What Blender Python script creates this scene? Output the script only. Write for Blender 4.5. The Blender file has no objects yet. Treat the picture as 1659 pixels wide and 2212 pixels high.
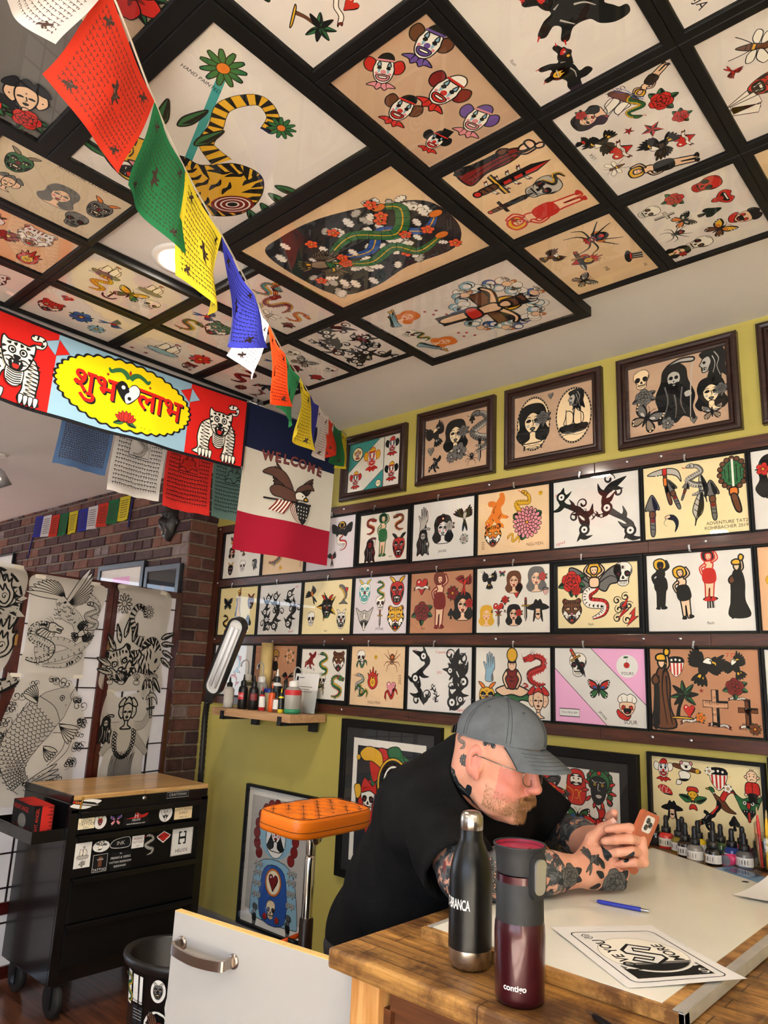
import bpy, bmesh, math, random
import numpy as np
from math import sin, cos, pi, radians, sqrt, atan2, hypot
from mathutils import Vector, Matrix
from mathutils.geometry import tessellate_polygon
from mathutils.bvhtree import BVHTree
import time as _time
SC = bpy.context.scene
COL = SC.collection
ZC = 1.36                       # eye height over the floor; measured heights below are relative to it
rnd = random.Random(7)
V3 = Vector

# ---------------------------------------------------------------- materials
MATS = {}
def nodes(name):
    m = bpy.data.materials.new(name); m.use_nodes = True
    nt = m.node_tree; b = nt.nodes['Principled BSDF']
    return m, nt, b
def L(nt, a, b): nt.links.new(a, b)
def N(nt, t, **kw):
    n = nt.nodes.new(t)
    for k, v in kw.items():
        if k in n.inputs: n.inputs[k].default_value = v
        else: setattr(n, k, v)
    return n
def lin(h):
    h = h.lstrip('#'); out = []
    for i in (0, 2, 4):
        c = int(h[i:i+2], 16)/255
        out.append(c/12.92 if c <= .04045 else ((c+.055)/1.055)**2.4)
    return (*out, 1)
def mat(name, col, rough=.5, metal=0, spec=.5, coat=0, var=.0, scale=8, bump=0, bscale=60, trans=0, stretch=None, sheen=0, sss=0):
    """plain procedural material; var = soft noise variation of the colour, bump = fine relief"""
    if name in MATS: return MATS[name]
    m, nt, b = nodes(name)
    c = lin(col) if isinstance(col, str) else col
    b.inputs['Base Color'].default_value = c
    b.inputs['Roughness'].default_value = rough
    b.inputs['Metallic'].default_value = metal
    b.inputs['Specular IOR Level'].default_value = spec
    b.inputs['Coat Weight'].default_value = coat
    if coat: b.inputs['Coat Roughness'].default_value = .08
    if trans: b.inputs['Transmission Weight'].default_value = trans
    if sheen: b.inputs['Sheen Weight'].default_value = sheen
    if sss:
        b.inputs['Subsurface Weight'].default_value = sss; b.inputs['Subsurface Radius'].default_value = (.01, .004, .002)
    if var or bump:
        tc = N(nt, 'ShaderNodeTexCoord'); mp = N(nt, 'ShaderNodeMapping'); L(nt, tc.outputs['Object'], mp.inputs[0])
        if stretch: mp.inputs['Scale'].default_value = stretch
        if var:
            no = N(nt, 'ShaderNodeTexNoise', Scale=scale, Detail=5.0); L(nt, mp.outputs[0], no.inputs['Vector'])
            r = N(nt, 'ShaderNodeValToRGB'); L(nt, no.outputs['Fac'], r.inputs[0])
            e = r.color_ramp.elements; e[0].position = .3; e[1].position = .7
            e[0].color = (*[x*(1-var) for x in c[:3]], 1); e[1].color = (*[min(1, x*(1+var)) for x in c[:3]], 1)
            L(nt, r.outputs[0], b.inputs['Base Color'])
        if bump:
            n2 = N(nt, 'ShaderNodeTexNoise', Scale=bscale, Detail=4.0); L(nt, mp.outputs[0], n2.inputs['Vector'])
            bu = N(nt, 'ShaderNodeBump', Strength=bump, Distance=.01); L(nt, n2.outputs['Fac'], bu.inputs['Height'])
            L(nt, bu.outputs[0], b.inputs['Normal'])
    MATS[name] = m
    return m
def wood(name, c0, c1, axis=0, scale=14, rough=.45, coat=0, ring=6.0, bump=.08, spots=0, planks=0):
    if name in MATS: return MATS[name]
    m, nt, b = nodes(name)
    tc = N(nt, 'ShaderNodeTexCoord'); mp = N(nt, 'ShaderNodeMapping'); L(nt, tc.outputs['Object'], mp.inputs[0])
    s = [scale]*3; s[axis] = scale*.07; mp.inputs['Scale'].default_value = s
    n1 = N(nt, 'ShaderNodeTexNoise', Scale=ring, Detail=8.0, Roughness=.65, Distortion=.6); L(nt, mp.outputs[0], n1.inputs['Vector'])
    r = N(nt, 'ShaderNodeValToRGB'); L(nt, n1.outputs['Fac'], r.inputs[0])
    e = r.color_ramp.elements; e[0].position = .35; e[1].position = .68; e[0].color = lin(c0); e[1].color = lin(c1)
    out = r.outputs[0]
    if planks:
        br = N(nt, 'ShaderNodeTexBrick', Scale=1.0); br.inputs['Color1'].default_value = (.82, .82, .82, 1); br.inputs['Color2'].default_value = (1.12, 1.08, 1.0, 1)
        br.inputs['Mortar'].default_value = (.25, .2, .15, 1); br.inputs['Mortar Size'].default_value = .0012
        br.inputs['Brick Width'].default_value = .55; br.inputs['Row Height'].default_value = planks
        if axis == 1:
            sp = N(nt, 'ShaderNodeSeparateXYZ'); L(nt, tc.outputs['Object'], sp.inputs[0]); cb = N(nt, 'ShaderNodeCombineXYZ')
            L(nt, sp.outputs[1], cb.inputs[0]); L(nt, sp.outputs[0], cb.inputs[1]); L(nt, cb.outputs[0], br.inputs['Vector'])
        else: L(nt, tc.outputs['Object'], br.inputs['Vector'])
        mx = N(nt, 'ShaderNodeMix', data_type='RGBA', blend_type='MULTIPLY'); mx.inputs[0].default_value = 1
        L(nt, out, mx.inputs[6]); L(nt, br.outputs['Color'], mx.inputs[7]); out = mx.outputs[2]
    if spots:
        n3 = N(nt, 'ShaderNodeTexNoise', Scale=spots, Detail=7.0, Roughness=.7); L(nt, tc.outputs['Object'], n3.inputs['Vector'])
        r3 = N(nt, 'ShaderNodeValToRGB'); L(nt, n3.outputs['Fac'], r3.inputs[0])
        e = r3.color_ramp.elements; e[0].position = .43; e[1].position = .57; e[0].color = (1, 1, 1, 1); e[1].color = (.2, .13, .08, 1)
        mx = N(nt, 'ShaderNodeMix', data_type='RGBA', blend_type='MULTIPLY'); mx.inputs[0].default_value = .85
        L(nt, out, mx.inputs[6]); L(nt, r3.outputs[0], mx.inputs[7]); out = mx.outputs[2]
    L(nt, out, b.inputs['Base Color'])
    b.inputs['Roughness'].default_value = rough; b.inputs['Coat Weight'].default_value = coat; b.inputs['Coat Roughness'].default_value = .1
    bu = N(nt, 'ShaderNodeBump', Strength=bump, Distance=.01); L(nt, n1.outputs['Fac'], bu.inputs['Height']); L(nt, bu.outputs[0], b.inputs['Normal'])
    MATS[name] = m
    return m
def pane(name, refl=1.0, ior=1.5, tint=(1, 1, 1, 1), rough=.0):
    """clear sheet: see-through with a Fresnel reflection"""
    if name in MATS: return MATS[name]
    m, nt, b = nodes(name); nt.nodes.remove(b)
    out = nt.nodes['Material Output']
    t = N(nt, 'ShaderNodeBsdfTransparent'); t.inputs[0].default_value = tint
    g = N(nt, 'ShaderNodeBsdfGlossy'); g.inputs['Roughness'].default_value = rough
    f = N(nt, 'ShaderNodeFresnel', IOR=ior)
    ge = N(nt, 'ShaderNodeNewGeometry'); mi = N(nt, 'ShaderNodeMath', operation='MULTIPLY_ADD'); L(nt, ge.outputs['Backfacing'], mi.inputs[0])
    mi.inputs[1].default_value = 1/ior-ior; mi.inputs[2].default_value = ior; L(nt, mi.outputs[0], f.inputs['IOR'])   # a thin sheet: the same from both sides
    mm = N(nt, 'ShaderNodeMath', operation='MULTIPLY'); L(nt, f.outputs[0], mm.inputs[0]); mm.inputs[1].default_value = refl
    mx = N(nt, 'ShaderNodeMixShader'); L(nt, mm.outputs[0], mx.inputs[0]); L(nt, t.outputs[0], mx.inputs[1]); L(nt, g.outputs[0], mx.inputs[2])
    L(nt, mx.outputs[0], out.inputs['Surface'])
    MATS[name] = m
    return m
def cloth(name, col, trans=.35, var=.06, scale=30):
    """thin woven cloth: some of the light comes through"""
    if name in MATS: return MATS[name]
    m, nt, b = nodes(name); c = lin(col)
    b.inputs['Base Color'].default_value = c; b.inputs['Roughness'].default_value = .9; b.inputs['Specular IOR Level'].default_value = .15
    tl = N(nt, 'ShaderNodeBsdfTranslucent'); tl.inputs[0].default_value = c
    mx = N(nt, 'ShaderNodeMixShader'); mx.inputs[0].default_value = trans
    L(nt, b.outputs[0], mx.inputs[1]); L(nt, tl.outputs[0], mx.inputs[2]); L(nt, mx.outputs[0], nt.nodes['Material Output'].inputs['Surface'])
    tc = N(nt, 'ShaderNodeTexCoord'); no = N(nt, 'ShaderNodeTexNoise', Scale=scale, Detail=4.0); L(nt, tc.outputs['Object'], no.inputs['Vector'])
    r = N(nt, 'ShaderNodeValToRGB'); L(nt, no.outputs['Fac'], r.inputs[0])
    e = r.color_ramp.elements; e[0].color = (*[x*(1-var) for x in c[:3]], 1); e[1].color = (*[min(1, x*(1+var)) for x in c[:3]], 1)
    L(nt, r.outputs[0], b.inputs['Base Color']); L(nt, r.outputs[0], tl.inputs[0])
    MATS[name] = m
    return m
def emit(name, col, s):
    if name in MATS: return MATS[name]
    m, nt, b = nodes(name)
    b.inputs['Base Color'].default_value = (.8, .8, .8, 1)
    b.inputs['Emission Color'].default_value = lin(col); b.inputs['Emission Strength'].default_value = s
    MATS[name] = m
    return m

# ---------------------------------------------------------------- objects
def link(name, data, parent=None, M=None):
    o = bpy.data.objects.new(name, data); COL.objects.link(o)
    if parent is not None: o.parent = parent
    if M is not None: o.matrix_local = M
    return o
def tag(o, label=None, cat=None, group=None, kind=None):
    if label: o['label'] = label
    if cat: o['category'] = cat
    if group: o['group'] = group
    if kind: o['kind'] = kind
    return o
def thing(name, label, cat, loc=(0, 0, 0), rz=0, group=None, M=None):
    o = bpy.data.objects.new(name, None); COL.objects.link(o); o.empty_display_size = .05
    o.matrix_world = M if M is not None else Matrix.Translation(loc) @ Matrix.Rotation(rz, 4, 'Z')
    return tag(o, label, cat, group)
def copy_tree(o, parent=None):
    c = o.copy(); COL.objects.link(c)
    if parent is not None: c.parent = parent
    for ch in list(o.children): copy_tree(ch, c)
    return c
def basis(o, right, up):
    r = Vector(right).normalized(); u = Vector(up).normalized(); n = r.cross(u)
    m = Matrix((r, u, n)).transposed().to_4x4(); m.translation = Vector(o)
    return m

class MB:
    """collects primitives, builds ONE mesh object"""
    def __init__(s): s.v = []; s.f = []; s.m = []; s.sm = []; s.mats = []
    def mi(s, m):
        if m not in s.mats: s.mats.append(m)
        return s.mats.index(m)
    def add(s, vs, fs, m, smooth=False, M=None):
        o = len(s.v); k = s.mi(m)
        if M is not None: vs = [M @ Vector(p) for p in vs]
        s.v.extend([tuple(p) for p in vs])
        for f in fs: s.f.append([i+o for i in f]); s.m.append(k); s.sm.append(smooth)
    def box(s, c, d, m, M=None, bev=0):
        x, y, z = [q/2 for q in d]; b = min(bev, x*.49, y*.49, z*.49)
        if b <= 0:
            vs = [(c[0]+i*x, c[1]+j*y, c[2]+k*z) for i in (-1, 1) for j in (-1, 1) for k in (-1, 1)]
            fs = [(0, 1, 3, 2), (4, 6, 7, 5), (0, 4, 5, 1), (2, 3, 7, 6), (0, 2, 6, 4), (1, 5, 7, 3)]
            s.add(vs, fs, m, M=M); return
        bm = bmesh.new(); bmesh.ops.create_cube(bm, size=1)
        for q in bm.verts: q.co = Vector((q.co.x*2*x, q.co.y*2*y, q.co.z*2*z))
        bmesh.ops.bevel(bm, geom=bm.edges[:], offset=b, segments=2, profile=.6, affect='EDGES')
        bm.verts.index_update()
        s.add([q.co + Vector(c) for q in bm.verts], [[q.index for q in f.verts] for f in bm.faces], m, M=M, smooth=False); bm.free()
    def lathe(s, prof, m, n=24, M=None, smooth=True, cap=True, sx=1, sy=1):
        vs = []; fs = []
        for r, z in prof:
            for i in range(n):
                a = 2*pi*i/n; vs.append((r*cos(a)*sx, r*sin(a)*sy, z))
        for j in range(len(prof)-1):
            for i in range(n):
                k = (i+1) % n; fs.append((j*n+i, j*n+k, (j+1)*n+k, (j+1)*n+i))
        s.add(vs, fs, m, smooth, M)
        if cap:
            for j, fl in ((0, 1), (len(prof)-1, 0)):
                if prof[j][0] > 1e-6:
                    ring = [vs[j*n+i] for i in range(n)]
                    s.add(ring, [list(range(n))[::-1] if fl else list(range(n))], m, False, M)
    def tube(s, path, rad, m, n=10, M=None, cap=True, smooth=True, closed=False):
        P = [Vector(p) for p in path]; R = rad if isinstance(rad, (list, tuple)) else [rad]*len(P)
        vs = []; fs = []; up = None
        for i, p in enumerate(P):
            a = P[i-1] if i > 0 else (P[-1] if closed else p); b = P[i+1] if i < len(P)-1 else (P[0] if closed else p)
            t = (b-a).normalized() if (b-a).length > 1e-9 else Vector((0, 0, 1))
            if up is None:
                up = t.orthogonal().normalized()
            up = (up - t*up.dot(t)); up = up.normalized() if up.length > 1e-6 else t.orthogonal().normalized()
            w = t.cross(up)
            for k in range(n):
                q = 2*pi*k/n; vs.append(p + (up*cos(q)+w*sin(q))*R[i])
        m_ = len(P)
        for i in range(m_ if closed else m_-1):
            j = (i+1) % m_
            for k in range(n):
                l = (k+1) % n; fs.append((i*n+k, i*n+l, j*n+l, j*n+k))
        if cap and not closed: fs.append(list(range(n))[::-1]); fs.append([(m_-1)*n+k for k in range(n)])
        s.add(vs, fs, m, smooth, M)
    def prism(s, pts, z0, z1, m, M=None, smooth=False):
        n = len(pts); vs = [(x, y, z0) for x, y in pts]+[(x, y, z1) for x, y in pts]
        tri = tessellate_polygon([[Vector((x, y, 0)) for x, y in pts]])
        fs = [tuple(t) for t in tri]+[tuple(n+i for i in t) for t in tri]
        fs += [(i, (i+1) % n, n+(i+1) % n, n+i) for i in range(n)]
        s.add(vs, fs, m, smooth, M)
    def grid(s, fn, nu, nv, m, smooth=True, M=None, closed_u=False):
        vs = [fn(i/nu if closed_u else i/max(1, nu-1), j/(nv-1)) for j in range(nv) for i in range(nu)]
        fs = []
        for j in range(nv-1):
            for i in range(nu if closed_u else nu-1):
                k = (i+1) % nu; fs.append((j*nu+i, j*nu+k, (j+1)*nu+k, (j+1)*nu+i))
        s.add(vs, fs, m, smooth, M)
    def build(s, name, parent=None, M=None, fix=True, autosm=None):
        me = bpy.data.meshes.new(name); me.from_pydata(s.v, [], s.f)
        for m in s.mats: me.materials.append(m)
        me.polygons.foreach_set('material_index', s.m); me.polygons.foreach_set('use_smooth', s.sm)
        if fix:
            bm = bmesh.new(); bm.from_mesh(me)
            bmesh.ops.recalc_face_normals(bm, faces=bm.faces[:]); bm.to_mesh(me); bm.free()
        me.update()
        return link(name, me, parent, M)
def one(fn, name, parent=None, M=None, **kw):
    b = MB(); fn(b); return b.build(name, parent, M, **kw)
def box_obj(name, c, d, m, parent=None, bev=0, M=None):
    b = MB(); b.box(c, d, m, bev=bev); return b.build(name, parent, M)

def crom(P, k=6, closed=True):
    """Catmull-Rom through 2D/3D points"""
    n = len(P); out = []
    if n < 3: return list(P)
    rng = range(n) if closed else range(n-1)
    for i in rng:
        p0 = P[(i-1) % n] if closed or i > 0 else P[0]; p1 = P[i]; p2 = P[(i+1) % n]; p3 = P[(i+2) % n] if closed or i < n-2 else P[-1]
        for j in range(k):
            t = j/k; t2 = t*t; t3 = t2*t
            out.append(tuple(.5*((2*b)+(c-a)*t+(2*a-5*b+4*c-d)*t2+(-a+3*b-3*c+d)*t3) for a, b, c, d in zip(p0, p1, p2, p3)))
    if not closed: out.append(tuple(P[-1]))
    return out
def rrect(w, h, r, n=6): return [(sx*(w-r)+r*cos(a), sy*(h-r)+r*sin(a)) for sx, sy, a0 in ((1, 1, 0), (-1, 1, pi/2), (-1, -1, pi), (1, -1, 3*pi/2)) for a in [a0+pi/2*i/n for i in range(n+1)]]
def textmesh(body, size=1, align='CENTER', spacing=1.0, shear=0, extrude=0, off=0):
    cu = bpy.data.curves.new('lettering', 'FONT'); cu.body = body; cu.size = size; cu.align_x = align; cu.align_y = 'CENTER'
    cu.space_character = spacing; cu.shear = shear; cu.extrude = extrude; cu.offset = off; cu.resolution_u = 3
    o = bpy.data.objects.new('lettering', cu); COL.objects.link(o)
    dg = bpy.context.evaluated_depsgraph_get(); e = o.evaluated_get(dg); me = e.to_mesh()
    vs = [tuple(v.co) for v in me.vertices]; fs = [tuple(p.vertices) for p in me.polygons]
    e.to_mesh_clear(); bpy.data.objects.remove(o); bpy.data.curves.remove(cu)
    return vs, fs
_TXT = {}
def text_cached(body, **kw):
    k = (body, tuple(sorted(kw.items())))
    if k not in _TXT: _TXT[k] = textmesh(body, **kw)
    return _TXT[k]

# ---------------------------------------------------------------- flat ink drawings (printed / painted on paper, cloth, stickers, skin)
INK = dict(k='151515', r='c22a22', d='7a1f1c', g='2f6b3f', y='e0ac2c', o='d9772a', b='2c56a0', l='8db7c9', p='d98a93', n='6a4028',
           w='f1ece0', s='ecc6a3', e='6d6b68', h='b9b4ab', t='3d9a98', v='6a4f98', f='f4e7c4', c='f2d9ae', m='cf9b78', i='dcd0e4',
           q='efb0d8', z='23252a', j='8a7a66', u='e4572e', a='e8e6e2', x='f6d21c')
def ink(c): return mat('ink_'+c, INK[c], rough=.75, spec=.2)
GRAY = dict(r='e', d='k', g='e', y='h', o='h', b='e', l='h', p='h', n='k', s='c', t='e', v='e', w='c')
class Art:
    """vector drawing in a plane; every mark is a thin layer above the last"""
    DZ = 1.2e-5
    def __init__(s): s.b = MB(); s.st = [(0, 0, 1, 0, 1)]; s.z = 0; s.map = {}; s.ow = 1.0; s.base = 0
    def push(s, x, y, sc, rot=0, flip=1): s.st.append((x, y, sc, radians(rot), flip))
    def pop(s): s.st.pop()
    def T(s, p):
        x, y = p[0], p[1]
        for (tx, ty, sc, ro, fl) in reversed(s.st):
            x, y = x*sc*fl, y*sc; c, n = cos(ro), sin(ro); x, y = tx+x*c-y*n, ty+x*n+y*c
        return x, y
    def sc(s):
        k = 1
        for q in s.st: k *= q[2]
        return k
    def col(s, c):
        c = s.map.get(c, c)
        return ink(c) if len(c) == 1 else MATS[c]
    def poly(s, P, c):
        P = [s.T(p) for p in P]
        try: tri = tessellate_polygon([[Vector((x, y, 0)) for x, y in P]])
        except Exception: return
        s.z += 1; z = s.base+s.z*s.DZ
        s.b.add([(x, y, z) for x, y in P], [tuple(t) for t in tri], s.col(c))
    def line(s, P, c='k', w=3, closed=False, w1=None):
        """w in local units (x0.01 of motif)"""
        Q = [s.T(p) for p in P]; n = len(Q)
        if n < 2: return
        k = s.sc()*.5; w1 = w if w1 is None else w1
        s.z += 1; z = s.base+s.z*s.DZ; vs = []; fs = []
        for i, p in enumerate(Q):
            a = Q[i-1] if (i > 0 or closed) else p; b = Q[(i+1) % n] if (i < n-1 or closed) else p
            dx, dy = b[0]-a[0], b[1]-a[1]; l = hypot(dx, dy) or 1
            t = i/(n-1); ww = (w+(w1-w)*t)*k
            vs += [(p[0]-dy/l*ww, p[1]+dx/l*ww, z), (p[0]+dy/l*ww, p[1]-dx/l*ww, z)]
        for i in range(n if closed else n-1):
            j = (i+1) % n; fs.append((2*i, 2*i+1, 2*j+1, 2*j))
        s.b.add(vs, fs, s.col(c))
    def shape(s, P, c, o=4, smooth=True, k=5):
        Q = crom(P, k) if smooth else P
        s.poly(Q, c)
        if o: s.line(Q, 'k', o*s.ow, closed=True)
    def curve(s, P, c='k', w=4, w1=None, k=6): s.line(crom(P, k, False) if len(P) > 2 else P, c, w, w1=w1)
    def circ(s, x, y, r, c, o=0, ry=None, n=18, rot=0):
        ry = ry or r; a0 = radians(rot)
        P = []
        for i in range(n):
            a = 2*pi*i/n; u, v = r*cos(a), ry*sin(a); P.append((x+u*cos(a0)-v*sin(a0), y+u*sin(a0)+v*cos(a0)))
        if c: s.poly(P, c)
        if o: s.line(P, 'k', o*s.ow, closed=True)
    def rect(s, x0, y0, x1, y1, c, o=0): s.shape([(x0, y0), (x1, y0), (x1, y1), (x0, y1)], c, o, False)
    def text(s, body, x, y, size, c='k', rot=0, **kw):
        vs, fs = text_cached(body, **kw)
        s.push(x, y, size, rot); s.z += 1; z = s.base+s.z*s.DZ
        s.b.add([(*s.T(v), z) for v in vs], fs, s.col(c)); s.pop()
    def data(s, d):
        """compact drawing: 'COLOURflags pts;...'  flags: s straight, n no outline, l open line, m mirror too, c circle x,y,r[,ry]"""
        for tok in d.split(';'):
            tok = tok.strip()
            if not tok: continue
            hd, *pp = tok.split(); c = hd[0]; fl = hd[1:]
            P = [tuple(float(q) for q in p.split(',')) for p in pp]
            for mir in ((1, -1) if 'm' in fl else (1,)):
                if 'c' in fl:
                    p = P[0]; s.circ(p[0]*mir, p[1], p[2], c, 0 if 'n' in fl else 4, ry=p[3] if len(p) > 3 else None)
                    continue
                Q = [(x*mir, y) for x, y in P]
                if 'l' in fl: s.curve(Q, c, 5, 2) if 's' not in fl else s.line(Q, c, 4)
                else: s.shape(Q, c, 0 if 'n' in fl else 5, 's' not in fl)
    def put(s, name, x, y, size, rot=0, flip=1, cmap=None, **kw):
        old = s.map; s.map = {**s.map, **(cmap or {})}; z0 = s.z; s.push(x, y, size/100, rot, flip)
        s.z = s.z0 if hasattr(s, 'z0') else s.z
        f = MOT[name]
        s.data(f) if isinstance(f, str) else f(s, **kw)
        s.pop(); s.map = old
    def build(s, name, parent=None, M=None): return s.b.build(name, parent, M, fix=False)
# ---------------------------------------------------------------- drawing library (local units -100..100, y up)
MOT = {}
MOT['skull'] = ("w 0,96 42,88 66,58 68,20 52,-8 44,-30 40,-62 18,-78 0,-80 -18,-78 -40,-62 -44,-30 -52,-8 -68,20 -66,58 -42,88;"
 "k 14,22 34,30 52,18 50,-4 30,-12 16,0;k -14,22 -34,30 -52,18 -50,-4 -30,-12 -16,0;dcn 34,8,8;dcn -34,8,8;k 0,-6 9,-24 3,-27 0,-22 -3,-27 -9,-24;"
 "ks 34,-40 -34,-40 -34,-44 34,-44;kls 24,-40 22,-66;kls 12,-40 11,-70;kls 0,-40 0,-72;kls -12,-40 -11,-70;kls -24,-40 -22,-66;"
 "kn 62,50 66,24 52,2 58,26;kn 46,-22 38,-32 38,-60 44,-40;kl -50,70 -30,82 -10,86;kln 52,-8 30,-30 20,-32;kl -52,-8 -30,-30 -20,-32")
MOT['heart'] = ("r 0,60 24,88 62,84 78,48 62,6 28,-40 0,-78 -28,-40 -62,6 -78,48 -62,84 -24,88;kn 70,60 76,36 58,0 26,-42 0,-78 26,-24 52,14;wn -52,66 -34,72 -30,62 -50,50")
MOT['banner'] = "w -90,10 -50,26 0,14 50,26 90,10 92,-16 50,0 0,-12 -50,0 -92,-16;d -90,10 -110,2 -98,-8 -112,-22 -92,-16;d 90,10 110,2 98,-8 112,-22 92,-16"
def m_heartb(a, t='MOM'):
    a.data(MOT['heart']); a.push(0, -8, 1); a.data(MOT['banner']); a.pop(); a.text(t, 0, -3, 26)
MOT['heartb'] = m_heartb
MOT['dagger'] = "hs -11,30 11,30 12,-60 0,-100 -12,-60;kns 1,30 11,30 12,-60 0,-100;ys -36,38 36,38 40,28 -40,28;n -8,38 8,38 10,60 8,82 -8,82 -10,60;rc 0,90,10;kls -9,50 9,54;kls -9,64 9,68"
def petals(a, n, r0, r1, w, c, rot=0, o=4):
    for i in range(n):
        q = rot+2*pi*i/n; d = (cos(q), sin(q)); e = (-d[1], d[0])
        P = [(d[0]*r+e[0]*k, d[1]*r+e[1]*k) for r, k in ((r0, -w*.35), ((r0+r1)/2, -w), (r1*.95, -w*.55), (r1, 0), (r1*.95, w*.55), ((r0+r1)/2, w), (r0, w*.35))]
        a.shape(P, c, o)
def leaf(a, x, y, l, w, rot, c='g'):
    a.push(x, y, 1, rot)
    a.shape([(0, 0), (l*.3, w), (l*.7, w*.7), (l, 0), (l*.7, -w*.7), (l*.3, -w)], c, 4)
    a.poly([(l*.1, 0), (l*.35, -w*.8), (l*.75, -w*.5), (l, 0)], 'k'); a.pop()
def m_rose(a, c='r', lc='g'):
    for r in (200, 340, 270, 20): leaf(a, 50*cos(radians(r)), 50*sin(radians(r)), 58, 22, r, lc)
    petals(a, 5, 8, 74, 38, c, .3); petals(a, 5, 5, 54, 28, c, .9)
    for i in range(5):
        q = .9+2*pi*i/5; a.poly([(30*cos(q-.25), 30*sin(q-.25)), (48*cos(q), 48*sin(q)), (30*cos(q+.25), 30*sin(q+.25))], 'k')
    petals(a, 3, 2, 30, 19, c, .2)
    a.curve([(8*cos(t)*t/5, 8*sin(t)*t/5) for t in np.linspace(1, 12, 18)], 'k', 5, 2)
MOT['rose'] = m_rose
def m_flower(a, c='r', n=5, cc='y'):
    for k in range(n): leaf(a, 0, 0, 96, 16, 36+k*360/n, 'g')
    petals(a, n, 8, 84, 34, c); petals(a, n, 8, 40, 6, 'd', 0, 0); a.circ(0, 0, 16, cc, 4)
MOT['flower'] = m_flower
def m_chrys(a, c='p'):
    for r in (30, 150, 250): leaf(a, 60*cos(radians(r)), 60*sin(radians(r)), 46, 26, r)
    for r1, n, w in ((92, 18, 15), (72, 15, 14), (52, 12, 12), (34, 8, 11)): petals(a, n, 6, r1, w, c, r1, 4)
    a.circ(0, 0, 9, 'y', 4)
MOT['chrys'] = m_chrys
def band(a, P, W, c, o=5, k=8):
    """tapered body along a curve: returns the smoothed centre line with normals"""
    Q = crom(P, k, False); n = len(Q); WW = np.interp(np.linspace(0, 1, n), np.linspace(0, 1, len(W)), W); Lf = []; Rt = []; fr = []
    for i, p in enumerate(Q):
        p0 = Q[max(0, i-1)]; p1 = Q[min(n-1, i+1)]; dx, dy = p1[0]-p0[0], p1[1]-p0[1]; l = hypot(dx, dy) or 1
        nx, ny = -dy/l, dx/l; w = WW[i]; Lf.append((p[0]+nx*w, p[1]+ny*w)); Rt.append((p[0]-nx*w, p[1]-ny*w)); fr.append((p, (nx, ny), w))
    # one quad strip so tight bends never tangle
    if o:
        k2 = o*a.ow; A = [(f[0][0]+f[1][0]*(f[2]+k2*.5), f[0][1]+f[1][1]*(f[2]+k2*.5)) for f in fr]; B = [(f[0][0]-f[1][0]*(f[2]+k2*.5), f[0][1]-f[1][1]*(f[2]+k2*.5)) for f in fr]
        strip(a, A, B, 'k')
    strip(a, Lf, Rt, c)
    return fr
def strip(a, A, B, c):
    a.z += 1; z = a.base+a.z*a.DZ; vs = []; fs = []
    for p, q in zip(A, B): vs += [(*a.T(p), z), (*a.T(q), z)]
    for i in range(len(A)-1): fs.append((2*i, 2*i+1, 2*i+3, 2*i+2))
    a.b.add(vs, fs, a.col(c))
def scales(a, fr, belly='y', marks='k', step=2):
    strip(a, [(f[0][0]-f[1][0]*f[2]*.35, f[0][1]-f[1][1]*f[2]*.35) for f in fr], [(f[0][0]-f[1][0]*f[2], f[0][1]-f[1][1]*f[2]) for f in fr], belly)
    for i in range(1, len(fr)-1, step):
        p, n, w = fr[i]; p2 = fr[min(i+1, len(fr)-1)][0]
        a.poly([(p[0]+n[0]*w, p[1]+n[1]*w), (p[0]+n[0]*w*.1, p[1]+n[1]*w*.1), (p2[0]+n[0]*w*.55, p2[1]+n[1]*w*.55)], marks)
        a.line([(p[0]-n[0]*w*.35, p[1]-n[1]*w*.35), (p[0]-n[0]*w, p[1]-n[1]*w)], 'k', 2)
SN = [(-20, -95), (30, -80), (40, -45), (-10, -28), (-40, 0), (0, 24), (38, 44), (20, 76), (-8, 84)]
def m_snake(a, c='g', belly='y'):
    fr = band(a, SN, [2, 12, 15, 16, 16, 15, 13, 11, 10], c); scales(a, fr, belly)
    a.shape([(-4, 96), (-30, 98), (-48, 84), (-42, 76), (-26, 74), (-4, 72)], c); a.circ(-24, 88, 4, 'y', 3); a.curve([(-46, 80), (-62, 78), (-72, 86)], 'r', 4)
    a.curve([(-44, 80), (-26, 80), (-12, 78)], 'k', 3)
MOT['snake'] = m_snake
def feathers(a, x, y, n, l0, l1, r0, r1, w, c, o=4, tip=None):
    for i in range(n):
        t = i/(n-1); l = l0+(l1-l0)*t; a.push(x, y, 1, r0+(r1-r0)*t)
        a.shape([(0, -w*.5), (l*.6, -w), (l, 0), (l*.6, w), (0, w*.5)], c, o)
        if tip: a.poly([(l*.55, -w*.8), (l*.97, 0), (l*.55, w*.1)], tip)
        a.pop()
def m_eagle(a, c='n', head='w'):
    for f in (1, -1):
        a.push(0, 0, 1, 0, f)
        feathers(a, 14, 10, 7, 60, 104, -12, 58, 9, c, 4, 'k'); feathers(a, 12, 20, 6, 40, 62, 0, 66, 9, c, 4)
        a.pop()
    feathers(a, 0, -20, 5, 66, 66, -125, -55, 10, c, 4, 'k')
    a.shape([(0, 44), (22, 22), (20, -16), (0, -36), (-20, -16), (-22, 22)], c); a.shape([(-14, 30), (0, 58), (22, 58), (38, 46), (30, 36), (14, 30)], head)
    a.data('y 26,52 48,50 52,32 40,40 28,40;kcn 18,50,4;y -12,-30 -18,-52 -8,-48 -2,-54 2,-32;y 12,-30 18,-52 8,-48 2,-54')
MOT['eagle'] = m_eagle
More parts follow.
